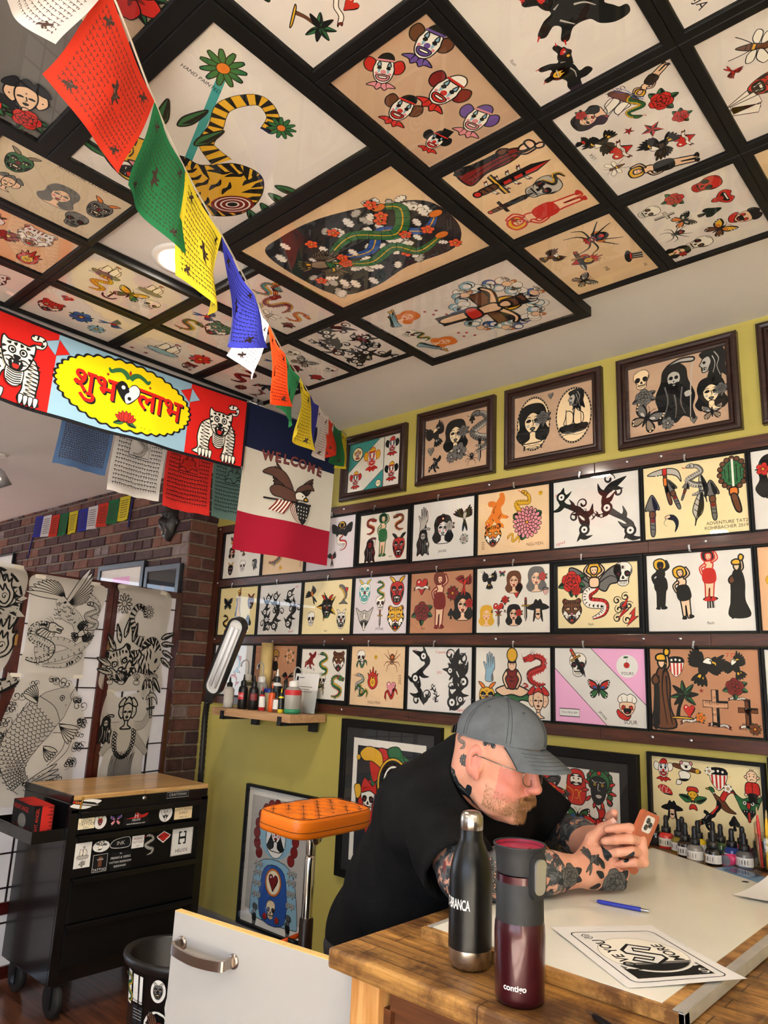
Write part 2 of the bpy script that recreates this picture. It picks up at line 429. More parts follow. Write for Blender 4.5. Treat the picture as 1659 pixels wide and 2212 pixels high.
def m_swallow(a, c='b'):
    feathers(a, 0, 6, 5, 70, 96, 40, 90, 9, c, 4, 'k'); feathers(a, 6, -4, 5, 60, 90, -60, -8, 9, c, 4, 'k'); feathers(a, -14, -6, 2, 84, 84, 190, 216, 8, c, 4)
    a.data('r -20,0 10,16 34,16 46,4 30,-10 0,-12;y 44,8 60,4 44,0;kcn 34,6,4')
MOT['swallow'] = m_swallow
def m_tiger(a, c='o'):
    a.data('c 0,78 30,80 56,92 74,74 66,48 78,10 66,-30 34,-70 0,-92 -34,-70 -66,-30 -78,10 -66,48 -74,74 -56,92 -30,80'.replace('c ', c+' ', 1))
    a.data('wm 58,6 70,-12 54,-42 30,-58 30,-20;w 0,-24 22,-22 32,-46 22,-60 -22,-60 -32,-46 -22,-22;k 0,-34 24,-44 22,-72 0,-80 -22,-72 -24,-44;r 0,-56 14,-62 8,-76 -8,-76 -14,-62;wsm 10,-42 18,-42 14,-58;wsm 8,-74 15,-72 12,-62;'
           'p 0,-10 14,-14 0,-30 -14,-14;wm 16,22 36,26 44,10 24,6;ycn 31,15,7;ycn -31,15,7;kcn 31,15,3.5;kcn -31,15,3.5;kmn 14,26 40,34 50,22 38,28;knm 6,70 14,74 12,52 7,46;knm 22,70 34,66 26,50;knm 44,66 56,52 42,50;knm 66,36 58,24 76,16;knm 72,2 58,-4 74,-14;knm 62,-26 48,-26 56,-40;'
           'kml 14,0 8,20 12,40;wml 26,-30 60,-26 84,-34;rm 56,84 68,72 62,60')
MOT['tiger'] = m_tiger
def m_butter(a, c='r', c2='g', c3='b'):
    for f in (1, -1):
        a.push(0, 0, 1, 0, f)
        a.shape([(6, 10), (30, 56), (84, 78), (98, 58), (80, 14), (40, -6)], 'k'); a.shape([(14, 12), (34, 46), (78, 66), (86, 54), (70, 20), (40, 2)], c, 0)
        a.shape([(8, -2), (50, -10), (78, -34), (66, -70), (36, -66), (12, -30)], 'k'); a.shape([(14, -8), (46, -16), (68, -36), (60, -60), (38, -58), (18, -30)], c2, 0)
        a.shape([(14, 8), (36, 28), (56, 20), (40, 4)], c3, 3)
        for p in ((88, 64), (90, 48), (82, 30), (70, -44), (60, -64)): a.circ(*p, 5, 'w')
        a.curve([(2, 40), (14, 66), (28, 74)], 'k', 3); a.pop()
    a.shape([(0, 46), (7, 30), (6, -30), (0, -56), (-6, -30), (-7, 30)], 'k')
MOT['butter'] = m_butter
MOT['woman'] = ("k 0,96 50,84 70,40 66,-10 84,-50 56,-86 20,-70 -20,-70 -56,-86 -84,-50 -66,-10 -70,40 -50,84;s 0,64 34,56 42,20 34,-20 0,-50 -34,-20 -42,20 -34,56;s -14,-40 14,-40 18,-70 46,-90 -46,-90 -18,-70;"
 "kn 0,66 -34,60 -46,10 -24,40 0,52 24,40 46,10 34,60;km 8,16 20,22 32,14 20,10;knm 6,30 20,36 34,28 20,32;kl 0,20 4,-4 -4,-8;r -12,-22 0,-17 12,-22 0,-32;pcnm 24,-8,8")
def m_rosew(a, c='k'):
    a.map = {**a.map, 'k': c} if c != 'k' else a.map; a.data(MOT['woman']); a.push(52, 20, .42); m_rose(a); a.pop()
MOT['womanrose'] = m_rosew
MOT['pinup'] = ("s -10,60 8,62 16,40 12,20 20,-10 16,-40 10,-92 -2,-96 -2,-50 -8,-92 -18,-96 -18,-40 -22,-8 -14,20 -18,44;k -20,22 16,22 24,-14 14,-30 -16,-30 -26,-12;s 12,48 34,64 26,90 20,88 24,66 10,54;s -16,46 -36,30 -30,4 -24,6 -28,28 -12,36;"
 "y -24,92 0,100 18,90 22,68 12,58 -14,56 -26,70;s -10,84 8,84 10,68 0,58 -10,66;kcn -4,75,2;kcn 5,75,2;rn -3,67 4,67 0,63;k 8,-88 20,-96 6,-100;k -12,-90 -22,-98 -8,-100;kl -14,0 0,-6 16,0")
MOT['robed'] = ("g -8,60 12,60 22,20 20,-40 34,-94 -30,-94 -22,-40 -20,20;s -8,86 8,86 9,70 0,60 -9,70;y -14,94 0,100 14,94 12,82 -12,82;s 12,56 22,70 18,98 12,98 14,70 4,50;kl 4,50 0,0 10,-88;kl -8,40 -14,-20 -10,-90;kl 12,40 14,-20 24,-88;kn -20,20 -8,10 -12,-90 -28,-92;y 10,96 20,96 24,108 15,116 8,108;n -16,44 -28,30 -22,16 -8,24")
MOT['clown'] = ("w 0,70 36,58 46,16 34,-40 0,-64 -34,-40 -46,16 -36,58;om 40,56 72,72 90,40 78,6 50,-4 46,20;y -30,60 -18,92 12,104 34,88 32,62;rn -32,60 32,62 36,70 -34,68;rcn 0,0,13;km 12,24 20,30 28,22 20,14;bm 14,34 22,58 30,34;bnm 14,12 20,-8 26,12;r -30,-18 0,-12 30,-18 24,-40 0,-50 -24,-40;w -18,-22 18,-22 14,-32 -14,-32;"
 "r 0,-62 22,-56 44,-62 66,-80 34,-84 18,-100 0,-86 -18,-100 -34,-84 -66,-80 -44,-62 -22,-56;kl 0,-62 0,-86;kl 20,-58 26,-86;kl -20,-58 -26,-86;pcnm 30,-8,7")
def m_panther(a):
    a.data('k 60,92 78,88 80,60 64,34 40,20 36,-16 60,-40 52,-50 24,-34 8,-48 22,-74 12,-84 -10,-58 -20,-34 -52,-44 -70,-70 -82,-62 -64,-26 -34,-10 -22,18 -4,44 -24,60 -18,80 8,72 24,58 44,70 56,78')
    a.data('k -58,-8 -34,6 -24,-16 -32,-38 -56,-46 -74,-34 -74,-14;r -72,-26 -54,-28 -50,-42 -66,-46 -80,-40;wsn -68,-28 -62,-28 -65,-38;ycn -54,-14,5;kn -40,2 -30,14 -28,0;hl -10,10 0,30 20,44;hl 6,-30 20,-20 34,-10;hl -24,-28 -30,-14;rl 14,-84 24,-94;rl 56,-46 70,-50;rl -80,-64 -92,-72')
MOT['panther'] = m_panther
def m_spider(a, c='k'):
    for f in (1, -1):
        for k, (x1, y1, x2, y2) in enumerate(((40, 60, 56, 96), (64, 40, 92, 62), (66, -10, 90, -46), (46, -40, 62, -92))): a.curve([(f*10, 8-k*8), (f*x1, y1), (f*x2, y2)], c, 9, 3)
    a.circ(0, 30, 26, c, 4, 30); a.circ(0, -12, 16, c, 4); a.circ(0, 34, 11, 'r'); a.data('wcnm 6,-18,3')
MOT['spider'] = m_spider
MOT['star'] = "rs 0,95 24,30 92,30 38,-12 58,-80 0,-38 -58,-80 -38,-12 -92,30 -24,30;ksn 0,95 24,30 0,0;ksn 92,30 38,-12 0,0;ksn 58,-80 0,-38 0,0;ksn -58,-80 -38,-12 0,0;ksn -92,30 -24,30 0,0"
MOT['shield'] = "w -60,70 0,84 60,70 64,10 40,-50 0,-84 -40,-50 -64,10;kn -60,70 0,84 60,70 63,34 -63,34;rsn -54,30 -40,30 -36,-50 -50,-28;rsn -22,30 -8,30 -6,-76 -20,-66;rsn 54,30 40,30 36,-50 50,-28;rsn 22,30 8,30 6,-76 20,-66;wcn -34,54,9;wcn 0,58,9;wcn 34,54,9;yl -90,30 -64,10;yl 90,30 64,10"
MOT['cross'] = "hs -16,90 16,90 16,36 60,36 60,4 16,4 16,-90 -16,-90 -16,4 -60,4 -60,36 -16,36;ksn 4,90 16,90 16,36 60,36 60,26 4,26;ksn 4,4 16,4 16,-90 4,-90"
MOT['oni'] = ("r 0,70 44,62 62,20 52,-40 26,-84 0,-92 -26,-84 -52,-40 -62,20 -44,62;ym 24,62 44,70 70,104 40,98 18,76;km 8,26 36,40 50,22 30,20;wm 12,14 34,20 40,8 20,4;kcnm 26,11,5;d 0,14 16,-10 0,-20 -16,-10;k -34,-34 0,-26 34,-34 30,-66 0,-76 -30,-66;wsm 26,-38 16,-36 20,-58;wsn -12,-36 12,-36 10,-46 -10,-46;wsm 20,-66 10,-70 14,-50;knm 52,10 40,-20 48,-44 58,-10;kl -10,50 0,40 10,50;kml 30,-10 42,-24 36,-40")
def m_dragon(a, c='g', belly='y', fin='r'):
    P = [(-60, -86), (-10, -92), (40, -70), (48, -30), (6, -8), (-40, 12), (-44, 52), (-6, 72), (30, 66)]
    fr = band(a, P, [2, 9, 14, 18, 19, 18, 16, 14, 13], c); scales(a, fr, belly, 'k', 2)
    for i in range(2, len(fr)-2, 3):
        p, n, w = fr[i]; q = fr[i+2][0]; a.poly([(p[0]+n[0]*w, p[1]+n[1]*w), ((p[0]+q[0])/2+n[0]*(w+13), (p[1]+q[1])/2+n[1]*(w+13)), (q[0]+n[0]*w, q[1]+n[1]*w)], fin)
    a.push(40, 62, .55, -10); a.data(('g -30,30 10,44 50,30 92,22 96,4 60,-2 90,-14 80,-30 40,-28 0,-36 -34,-20').replace('g', c, 1))
    a.data('rm 0,0 0,0 0,0;r 50,4 88,-2 84,-12 50,-8;ycn 24,18,9;kcn 26,18,4;ws 80,4 88,4 84,-6;ws 62,2 70,2 66,-6;kl -10,40 -40,60 -76,62;kl 0,44 -20,72 -54,84;yl 84,20 104,44 96,70;'+fin+' -34,30 -60,36 -44,12 -66,2 -40,-8 -50,-26 -30,-22'); a.pop()
    for p in ((-36, 30, 160), (44, -52, 10), (-2, -84, 260)):
        a.push(p[0], p[1], .3, p[2]); a.data((c+' 0,20 50,26 70,10 50,-10 0,-20')); a.data('ws 60,26 104,44 70,12;ws 68,10 112,8 66,-2;ws 56,-6 92,-30 48,-12'); a.pop()
MOT['dragon'] = m_dragon
def swirl(a, x, y, r, rot, w=12, turns=1.2, c='k', flip=1):
    P = []
    for t in np.linspace(0, 1, 26):
        q = turns*2*pi*t; rr = r*(1-t*.82); P.append((x+(rr*cos(q))*flip*cos(rot)-rr*sin(q)*sin(rot), y+rr*cos(q)*flip*sin(rot)+rr*sin(q)*cos(rot)))
    a.line(P, c, w*.3, w1=w)
def m_tribal(a, seed=1, c='k'):
    R = random.Random(seed)
    P = [(R.uniform(-30, 30), -96), (R.uniform(-50, 50), -50), (R.uniform(-40, 40), 0), (R.uniform(-50, 50), 50), (R.uniform(-30, 30), 98)]
    fr = band(a, P, [1, 12, 7, 13, 7, 14, 1], c, 0)
    for i in range(3, len(fr)-3, 4):
        p, n, w = fr[i]; s = 1 if (i//4) % 2 else -1; l = R.uniform(24, 50)
        t = (n[1], -n[0])
        a.poly(crom([(p[0]-t[0]*9, p[1]-t[1]*9), (p[0]+n[0]*s*l*.6-t[0]*4, p[1]+n[1]*s*l*.6-t[1]*4), (p[0]+n[0]*s*l+t[0]*22, p[1]+n[1]*s*l+t[1]*22), (p[0]+n[0]*s*l*.5+t[0]*10, p[1]+n[1]*s*l*.5+t[1]*10), (p[0]+t[0]*9, p[1]+t[1]*9)], 4), c)
    for k in range(3):
        p, n, w = fr[len(fr)*(k*2+1)//6]
        if k != seed % 3: a.circ(p[0], p[1], 19, c); a.circ(p[0], p[1], 11, 'a'); a.circ(p[0], p[1], 4, c)
        else:
            for s in (1, -1): swirl(a, p[0]+n[0]*s*26, p[1]+n[1]*s*26, 20, 0, 9, 1.1, c, s)
MOT['tribal'] = m_tribal
def m_flame(a):
    a.data('r 0,-90 40,-70 58,-30 50,10 60,44 38,30 34,70 14,40 0,100 -16,44 -36,74 -36,30 -60,46 -50,8 -58,-30 -40,-70;y 0,-72 24,-56 34,-26 22,0 14,26 0,-4 -14,26 -22,0 -34,-26 -24,-56')
    swirl(a, 2, -34, 18, 0, 8, 1.1, 'k')
MOT['flame'] = m_flame
MOT['reaper'] = ("k 0,92 34,70 40,30 58,-20 50,-60 56,-96 24,-80 0,-98 -24,-80 -50,-96 -48,-50 -56,-10 -38,34 -30,72;h 0,66 18,56 20,32 8,18 -8,18 -20,32 -18,56;kcn 8,44,6;kcn -8,44,6;kns -3,34 3,34 0,28;kls -10,24 10,24;el -28,20 -20,-30 -36,-80;el 24,10 18,-40 30,-76;el 0,-10 4,-50 0,-84;hn 30,-10 46,-6 50,-20 34,-24;hl 60,96 50,20 44,-90;h 60,96 20,100 -20,84 20,88 58,84")
MOT['hood'] = "k 60,90 74,40 66,0 78,-60 50,-40 44,-80 24,-50 10,-92 -8,-50 -20,-60 -6,0 -30,44 -50,80 -10,96 30,98;h -34,54 -8,62 4,34 -6,6 -16,-16 -40,-18 -44,10 -54,20 -46,34;kcn -30,32,8;kls -46,2 -18,6;kls -46,-6 -18,-4;kls -40,8 -40,-10;kls -30,8 -30,-10;hl 20,80 40,40 30,0 44,-50;hl 10,60 22,20 10,-30"
def m_moth(a): m_butter(a, 'e', 'j', 'h')
MOT['moth'] = m_moth
MOT['bird'] = m_swallow
MOT['anchor'] = "kc 0,78,16;wcn 0,78,8;ks -7,64 7,64 9,-66 -9,-66;ks -36,46 36,46 36,34 -36,34;k -70,-20 -56,-36 -40,-64 0,-80 40,-64 56,-36 70,-20 66,-50 44,-84 0,-98 -44,-84 -66,-50"
MOT['cards'] = lambda a: [(a.push(-20+k*16, -6*abs(k-2), 1, 26-k*13), a.rect(-26, -60, 26, 60, 'w', 5), a.put('heart' if k % 2 else 'spade', 0, 0, 18), a.pop()) for k in range(5)]
MOT['spade'] = "k 0,96 40,40 62,4 50,-26 22,-24 8,-10 20,-70 -20,-70 -8,-10 -22,-24 -50,-26 -62,4 -40,40"
def m_insect(a):
    for f in (1, -1):
        a.push(0, 0, 1, 0, f); a.shape([(8, 24), (60, 70), (90, 56), (60, 20)], 'w'); a.shape([(8, 8), (70, 12), (84, -14), (40, -20)], 'w'); a.curve([(8, 0), (40, -50), (60, -90)], 'k', 4); a.curve([(6, 40), (30, 84), (44, 92)], 'k', 3); a.pop()
    a.data('n 0,60 16,44 12,20 18,-20 0,-76 -18,-20 -12,20 -16,44;kls -14,4 14,4;kls -15,-16 15,-16;kls -12,-36 12,-36;yns -13,0 13,0 14,-10 -14,-10')
MOT['insect'] = m_insect
MOT['cloud'] = lambda a: ([a.circ(60*cos(t)*1.1, 34*sin(t), 30, 'h', 5) for t in np.linspace(0, 6.28, 9)], [a.circ(60*cos(t)*1.1+5, 34*sin(t)-6, 20, 'w') for t in np.linspace(0, 6.28, 9)], a.circ(0, 0, 50, 'w', 0, 30))
MOT['palm'] = lambda a: (band(a, [(-24, -96), (-16, -40), (0, 0), (16, 34)], [10, 7, 6, 5], 'n'), [leaf(a, 16, 36, 80, 14, r, 'k' if r % 2 else 'g') for r in (-40, 5, 48, 96, 141, 190, 225)], a.data('y -60,-94 60,-94 40,-84 -40,-84'))
MOT['hat'] = "k -90,-20 -40,6 0,-4 50,6 92,-16 60,-40 0,-48 -60,-40;hs -40,0 -46,90 46,96 42,0;ks -30,4 -34,88 -20,90 -16,2;ks 0,2 0,92 14,92 14,2;ks 28,2 32,94 44,96 40,0;r -42,8 42,8 42,-8 -42,-8"
MOT['lightning'] = lambda a: ([swirl(a, x, y, 26, q, 11, 1.3) for x, y, q in ((-40, 50, 0), (10, 70, 1), (-30, 0, 2), (30, 20, .4), (-40, -50, 1.2), (16, -60, 2.2))], a.circ(0, 20, 24, 'k'), swirl(a, 0, 20, 20, 0, 6, 2, 'h'), a.data('rs 30,70 -20,10 6,14 -40,-60 30,0 4,-6;rs 66,10 30,-30 48,-30 14,-96 82,-40 60,-42'))
MOT['melusine'] = lambda a: ([a.data('em 10,20 50,70 96,86 90,30 60,20 40,-4;kml 12,22 60,50 92,34')], scales(a, band(a, [(-10, -98), (30, -80), (34, -50), (-20, -40), (-26, -10), (2, 10), (2, 34)], [2, 10, 16, 18, 17, 14, 12], 'w'), 'r', 'k'), a.data('s -16,44 16,44 16,14 -16,14;y -26,90 0,100 26,90 26,60 16,50 -16,50 -26,60;s -12,84 12,84 12,66 0,56 -12,66;kcnm 5,73,2;rn -4,64 4,64 0,60;sm 14,46 40,70 24,94 20,90 30,70 12,56'))
MOT['hand'] = "h -30,-96 30,-96 28,-40 44,-10 40,60 32,60 28,16 24,80 14,80 12,20 6,90 -4,90 -6,20 -14,78 -22,76 -22,10 -40,30 -48,24 -30,-30;kl 12,20 10,-10;kl -6,20 -6,-12;kl -22,10 -18,-20;kn 30,-96 28,-40 42,-8 36,-30 16,-60 18,-96"
MOT['feather'] = "h 0,-98 4,-60 26,-20 22,40 0,98 -22,40 -26,-20 -4,-60;kn 0,90 20,40 24,-10 4,-50;kls 0,-98 0,80;kls 0,40 -18,52;kls 0,10 -22,24;kls 0,-20 -20,-8"
MOT['arrowhead'] = "e 0,98 28,50 34,20 14,14 10,-96 -10,-96 -14,14 -34,20 -28,50;kn 0,90 24,50 26,26 8,24;n -12,14 12,14 12,-14 -12,-14;dcn 0,-30,11;kls -10,-50 10,-54;kls -10,-70 10,-74"
MOT['club'] = lambda a: (a.circ(0, 40, 44, 'g', 8, 54), [a.circ(44*cos(t), 40+54*sin(t), 9, 'n', 3) for t in np.linspace(0, 6, 16)], [a.curve([(x, 84-abs(x)), (x, -4+abs(x))], 'k', 3) for x in (-26, -13, 13, 26)], a.line([(0, 92), (0, -12)], 'w', 7), a.data('o -12,-14 12,-14 12,-40 -12,-40;n -10,-40 10,-40 22,-98 4,-96'))
MOT['tomahawk'] = "n 4,80 18,80 24,0 44,-90 28,-98 8,-4;h -80,66 -40,84 30,90 80,70 94,10 70,44 20,60 -30,58;os 2,40 20,40 22,0 4,0;rs 0,92 22,92 22,56 0,56;wsn -20,58 -14,58 -17,46;wsn -36,60 -30,60 -33,48;kl 26,-20 30,-20"
MOT['claw'] = "z -60,60 -20,80 30,70 64,20 60,-40 30,-90 40,-30 20,20 -20,36;s -60,60 -20,80 -8,58 -44,44;kl -50,44 -70,0 -40,-30"
MOT['duck'] = "n -84,84 -66,92 -48,80 -40,50 -10,30 20,10 50,-30 90,-60 40,-60 0,-40 -30,0 -52,40 -64,64;g -84,84 -66,92 -48,78 -50,56 -64,58;y -84,84 -104,78 -82,72;r -10,30 30,90 70,96 96,60 70,70 40,50 14,8;kn 30,84 70,96 96,60 66,84;k -30,10 -40,-40 -84,-86 -56,-88 -10,-40 -8,-10;rn -34,-30 -74,-80 -60,-80 -24,-30;kcn -64,80,4;wns -54,58 -42,60 -44,54 -56,52"
MOT['koala'] = "n -90,70 90,40 92,10 -88,38;yc 86,26,18;w -60,0 -20,20 30,0 20,-40 -20,-60 -70,-50 -84,-86 -60,-90 -40,-70;w -40,80 0,92 36,78 42,46 20,26 -20,26 -42,46;p -46,88 -28,92 -30,70 -50,70;p 46,88 28,92 30,70 50,70;kc 0,52,10;kcn -16,64,4;kcn 16,64,4;kn 20,-40 -20,-60 -70,-50 -30,-40"
MOT['sadman'] = "sc 0,56,34,38;sc -36,54,9;sc 36,54,9;r -34,18 0,24 34,18 44,-20 38,-50 0,-46 -38,-50 -44,-20;k -24,-48 24,-48 22,-90 36,-98 6,-98 0,-60 -6,-98 -36,-98 -22,-90;kcn -12,60,4;kcn 12,60,4;kl -20,72 -8,76;kl 20,72 8,76;kl -12,36 0,42 12,36;kls 0,20 0,-46;kcn 0,0,3;kcn 0,-20,3;kls 0,92 0,106;kls -8,92 -12,104;kls 8,92 12,104;sc -40,-54,9;sc 40,-54,9"
MOT['sunleaf'] = lambda a: (petals(a, 14, 20, 46, 7, 'k', 0, 0), a.circ(0, 8, 36, 'y', 5), a.data('kcnm 14,16,4;kl -12,-6 0,-12 12,-6;r -40,34 -30,66 30,66 40,34 0,42'), leaf(a, -10, -30, 96, 26, 160), leaf(a, 10, -30, 96, 26, 20), a.data('r -20,-60 0,-52 20,-60 28,-92 0,-84 -28,-92'))
MOT['daruma'] = "r 0,96 40,84 56,40 60,-40 40,-88 0,-96 -40,-88 -60,-40 -56,40 -40,84;w 0,70 30,60 36,26 0,6 -36,26 -30,60;kcnm 15,44,5;knm 6,58 26,64 30,52 16,54;knm 4,24 26,26 34,10 18,14;kl -8,16 0,20 8,16;yl -50,-4 -20,-30 -28,-80;yl 50,-4 20,-30 28,-80;yl -10,-20 12,-20 10,-60 -12,-58"
MOT['fudo'] = lambda a: ([a.circ(58*cos(t)+6, 50+46*sin(t), 17, 'g', 5) for t in np.linspace(-.6, 3.8, 10)], [a.circ(62, y, 15, 'g', 5) for y in (20, -8, -34, -60)], petals(a, 11, 60, 100, 9, 'r', .4), a.circ(6, 40, 58, 'g', 5), a.data('z -44,50 0,66 44,44 40,-20 20,-60 -10,-76 -36,-50 -44,0;yc -22,26,9;yc 22,24,9;kcn -22,26,4;kcn 22,24,4;hl -38,46 -20,36 -4,40;hl 6,40 22,36 38,44;hl 0,30 -4,0 10,-4;h -20,-30 0,-22 20,-30 10,-44 -10,-44;rc 4,84,12'))
MOT['crane'] = lambda a: (feathers(a, 0, 0, 8, 60, 100, 60, 150, 10, 'e', 4, 'k'), feathers(a, 10, -10, 6, 50, 90, -80, -20, 9, 'e', 4, 'k'), band(a, [(0, 0), (-40, -10), (-50, -50), (-20, -70)], [18, 10, 7, 6], 'w'), a.data('r -24,-62 -8,-60 -10,-72;k -14,-70 14,-82 -14,-78;rcn -60,60,26'))
MOT['lobster'] = lambda a: (a.data('r 0,40 26,20 24,-30 12,-70 -12,-70 -24,-30 -26,20;r 0,-64 30,-96 0,-88 -30,-96;rm 20,24 60,50 62,92 40,70 28,96 24,60 10,34;kl -4,40 -50,80 -96,90;kl 4,40 60,20 98,-10;kml 22,0 60,-6 76,-30;kml 22,-20 54,-34 60,-60'), [a.line([(-22, y), (22, y)], 'k', 4) for y in (10, -8, -26, -44)], [a.circ(rnd.uniform(-14, 14), rnd.uniform(-50, 30), 2.5, 'w') for _ in range(10)])
MOT['meditate'] = "g -60,-50 0,-40 60,-50 90,-80 40,-74 0,-98 -40,-74 -90,-80;s -70,-40 0,-20 70,-40 40,-62 0,-56 -40,-62;p -26,30 26,30 22,-30 -22,-30;sm 26,28 40,0 24,-34 16,-30 28,-2 18,16;sc 0,50,18,22;o -16,60 0,80 16,60;yc 0,86,22,26;kcnm 6,52,2;kl -10,10 0,4 10,10;kl -10,-4 0,-10 10,-4"
MOT['heads'] = "sm 30,50 60,40 66,0 40,-30 26,0;s 0,60 30,46 34,0 18,-40 0,-50 -18,-40 -34,0 -30,46;rm 20,56 30,92 60,70 72,44 50,40;r -32,50 -20,76 0,96 20,76 32,50 0,60;km 8,8 18,12 26,6;kcnm 50,6,3;r -8,-22 0,-18 8,-22 0,-28;kl 0,12 3,-6 -4,-8;kcn 0,28,3;s -10,-44 10,-44 14,-70 40,-90 -40,-90 -14,-70"
MOT['goblin'] = "g -40,50 -96,84 -70,20 -54,-20 -20,-70 0,-90 20,-70 54,-20 70,20 96,84 40,50 0,62;wc -26,24,14;wc 26,24,14;kcn -26,24,6;kcn 26,24,6;r -10,30 0,40 10,30 12,-4 0,-14 -12,-4;k -40,-26 40,-26 22,-60 -22,-60;r -8,-40 8,-40 8,-96 -8,-96;wsm 36,-26 26,-26 30,-42;wsm 18,-26 8,-26 13,-38"
MOT['fish'] = lambda a: (scales(a, band(a, [(-60, 70), (-20, 60), (20, 20), (30, -30), (0, -60)], [12, 22, 24, 16, 6], 'l'), 'w'), a.data('l 4,-56 40,-80 60,-98 0,-92 -50,-96 -20,-76;r 20,50 60,50 44,10;kcn -58,74,4'))
MOT['cherub'] = lambda a: (feathers(a, -10, 0, 4, 50, 80, 100, 160, 9, 'w', 4, 'k'), a.data('s -30,-10 20,20 50,-10 40,-50 -10,-60;sc 30,30,24;o 8,44 30,64 54,44 46,30 30,46 12,30;kcn 30,28,3;kcn 42,28,3'))
MOT['christ'] = lambda a: (a.put('cross', 0, 0, 98, cmap={'h': 'n'}), a.circ(0, 52, 26, 'y', 4), a.data('sm 10,38 50,50 70,40 68,32 48,40 14,24;s -14,34 14,34 12,-10 10,-80 -10,-80 -12,-10;r -16,-4 16,-4 20,-30 -16,-26;s -10,62 10,62 10,44 0,36 -10,44;n -14,68 0,74 14,68 14,46 8,58 -8,58 -14,46'))
MOT['poodle'] = lambda a: ([a.circ(x, y, r, 'w', 5) for x, y, r in ((-50, 40, 26), (-20, 10, 30), (10, -6, 30), (40, 0, 26), (-60, 66, 18), (50, -40, 16), (-20, -60, 16), (20, -70, 16))], [a.circ(rnd.uniform(-50, 40), rnd.uniform(-10, 40), 6, 0, 2) for _ in range(24)], a.data('kcn -62,44,4;k -84,36 -72,40 -74,30'))
MOT['devil'] = MOT['oni']
MOT['lips'] = "r -80,20 -40,56 0,40 40,56 80,20 60,-20 0,-50 -60,-20;k -56,16 0,20 56,16 40,-10 0,-18 -40,-10;wsn -40,17 40,17 36,8 -36,8;r -20,-8 20,-8 26,-60 0,-84 -26,-60;kls 0,-20 0,-70"
MOT['football'] = "r -92,30 -50,60 20,50 80,0 92,-50 40,-56 -30,-40 -70,0;wl -60,50 -70,0 -40,20;wl -20,54 -40,-20 0,-40 10,20 -20,50;wl 30,40 20,-40 70,-10;kn 92,-50 40,-56 -30,-40 40,-40"
MOT['sombrero'] = "k -92,10 -40,40 40,40 92,10 40,-6 -40,-6;k -34,30 -20,72 0,60 20,72 34,30;s -26,0 26,0 22,-50 0,-74 -22,-50;k -30,-4 -20,-4 -24,-60 -40,-90;k 30,-4 20,-4 24,-60 40,-90;kcnm 10,-14,3;k -14,-36 0,-30 14,-36 0,-42"
MOT['sun'] = lambda a: (petals(a, 12, 30, 96, 10, 'k', 0, 0), a.circ(0, 0, 44, 'k'), a.circ(0, 0, 36, 'a'), a.circ(0, 0, 16, 'k'), a.circ(0, 0, 8, 'a'))
MOT['smiley'] = "yc 0,0,90;kcn -30,24,14,24;kcn 30,24,14,24;kl -50,-20 -20,-54 20,-54 50,-20"
MOT['cherry'] = "rc -6,-30,44,40;kl -6,8 0,50 20,90;g 20,90 -30,96 -50,76 -10,72;kn -10,4 0,-20 -14,-30 6,-50 -2,-24 8,-10"
MOT['crybaby'] = "w -60,30 -70,70 -30,98 0,88 30,98 70,70 60,30;s -54,30 54,30 50,-30 0,-66 -50,-30;k -24,-14 24,-14 26,-40 0,-52 -26,-40;r -12,-36 12,-36 8,-48 -8,-48;rm 16,4 40,8 44,-20 20,-10;kl -34,14 -22,8 -12,14;kl 34,14 22,8 12,14;r -50,-40 0,-70 30,-60 0,-98 -60,-84 -86,-40 -70,-20;kl -40,40 -44,80;kl 0,40 0,82;kl 40,40 44,80"
def m_ship(a): a.data('n -80,-30 80,-30 60,-70 -60,-70;w -60,-20 -10,-20 -4,40 -40,60 -50,20;w 4,-20 56,-20 60,30 30,54 10,70;kls 0,-30 0,96;kls -46,-30 -46,70;kls 46,-30 46,66;r 0,96 30,90 0,82;bl -96,-74 -40,-66 0,-78 50,-66 96,-76;bl -90,-86 -30,-80 20,-90 80,-82')
MOT['ship'] = m_ship
RANDOM_POOL = ['skull', 'rose', 'heart', 'dagger', 'snake', 'eagle', 'tiger', 'butter', 'woman', 'pinup', 'spider', 'star', 'swallow', 'oni', 'dragon', 'flower', 'clown', 'panther', 'insect', 'ship']
# ---------------------------------------------------------------- camera, world, view
def Zr(z): return z+ZC            # height measured from the eye -> height over the floor
cam_d = bpy.data.cameras.new('camera'); cam = bpy.data.objects.new('camera', cam_d); COL.objects.link(cam); SC.camera = cam
yaw, pitch, roll = radians(-42.4), radians(12.65), radians(2.5)
fw = Vector((sin(yaw)*cos(pitch), cos(yaw)*cos(pitch), sin(pitch))); r0 = Vector((cos(yaw), -sin(yaw), 0)); u0 = r0.cross(fw)
rr = r0*cos(roll)+u0*sin(roll); uu = -r0*sin(roll)+u0*cos(roll)
M = Matrix((rr, uu, -fw)).transposed().to_4x4(); M.translation = (0, 0, ZC); cam.matrix_world = M
cam_d.sensor_fit = 'HORIZONTAL'; cam_d.sensor_width = 36; cam_d.lens = 1576/1659*36; cam_d.clip_start = .02; cam_d.clip_end = 60
SC.view_settings.view_transform = 'Standard'; SC.view_settings.look = 'None'; SC.view_settings.gamma = 1; SC.view_settings.exposure = -0.40
try: SC.view_settings.use_curve_mapping = False
except Exception: pass
SC.cycles.max_bounces = 6; SC.cycles.diffuse_bounces = 4; SC.cycles.glossy_bounces = 3; SC.cycles.transparent_max_bounces = 10; SC.cycles.caustics_reflective = False; SC.cycles.caustics_refractive = False
SC.cycles.sample_clamp_indirect = 25

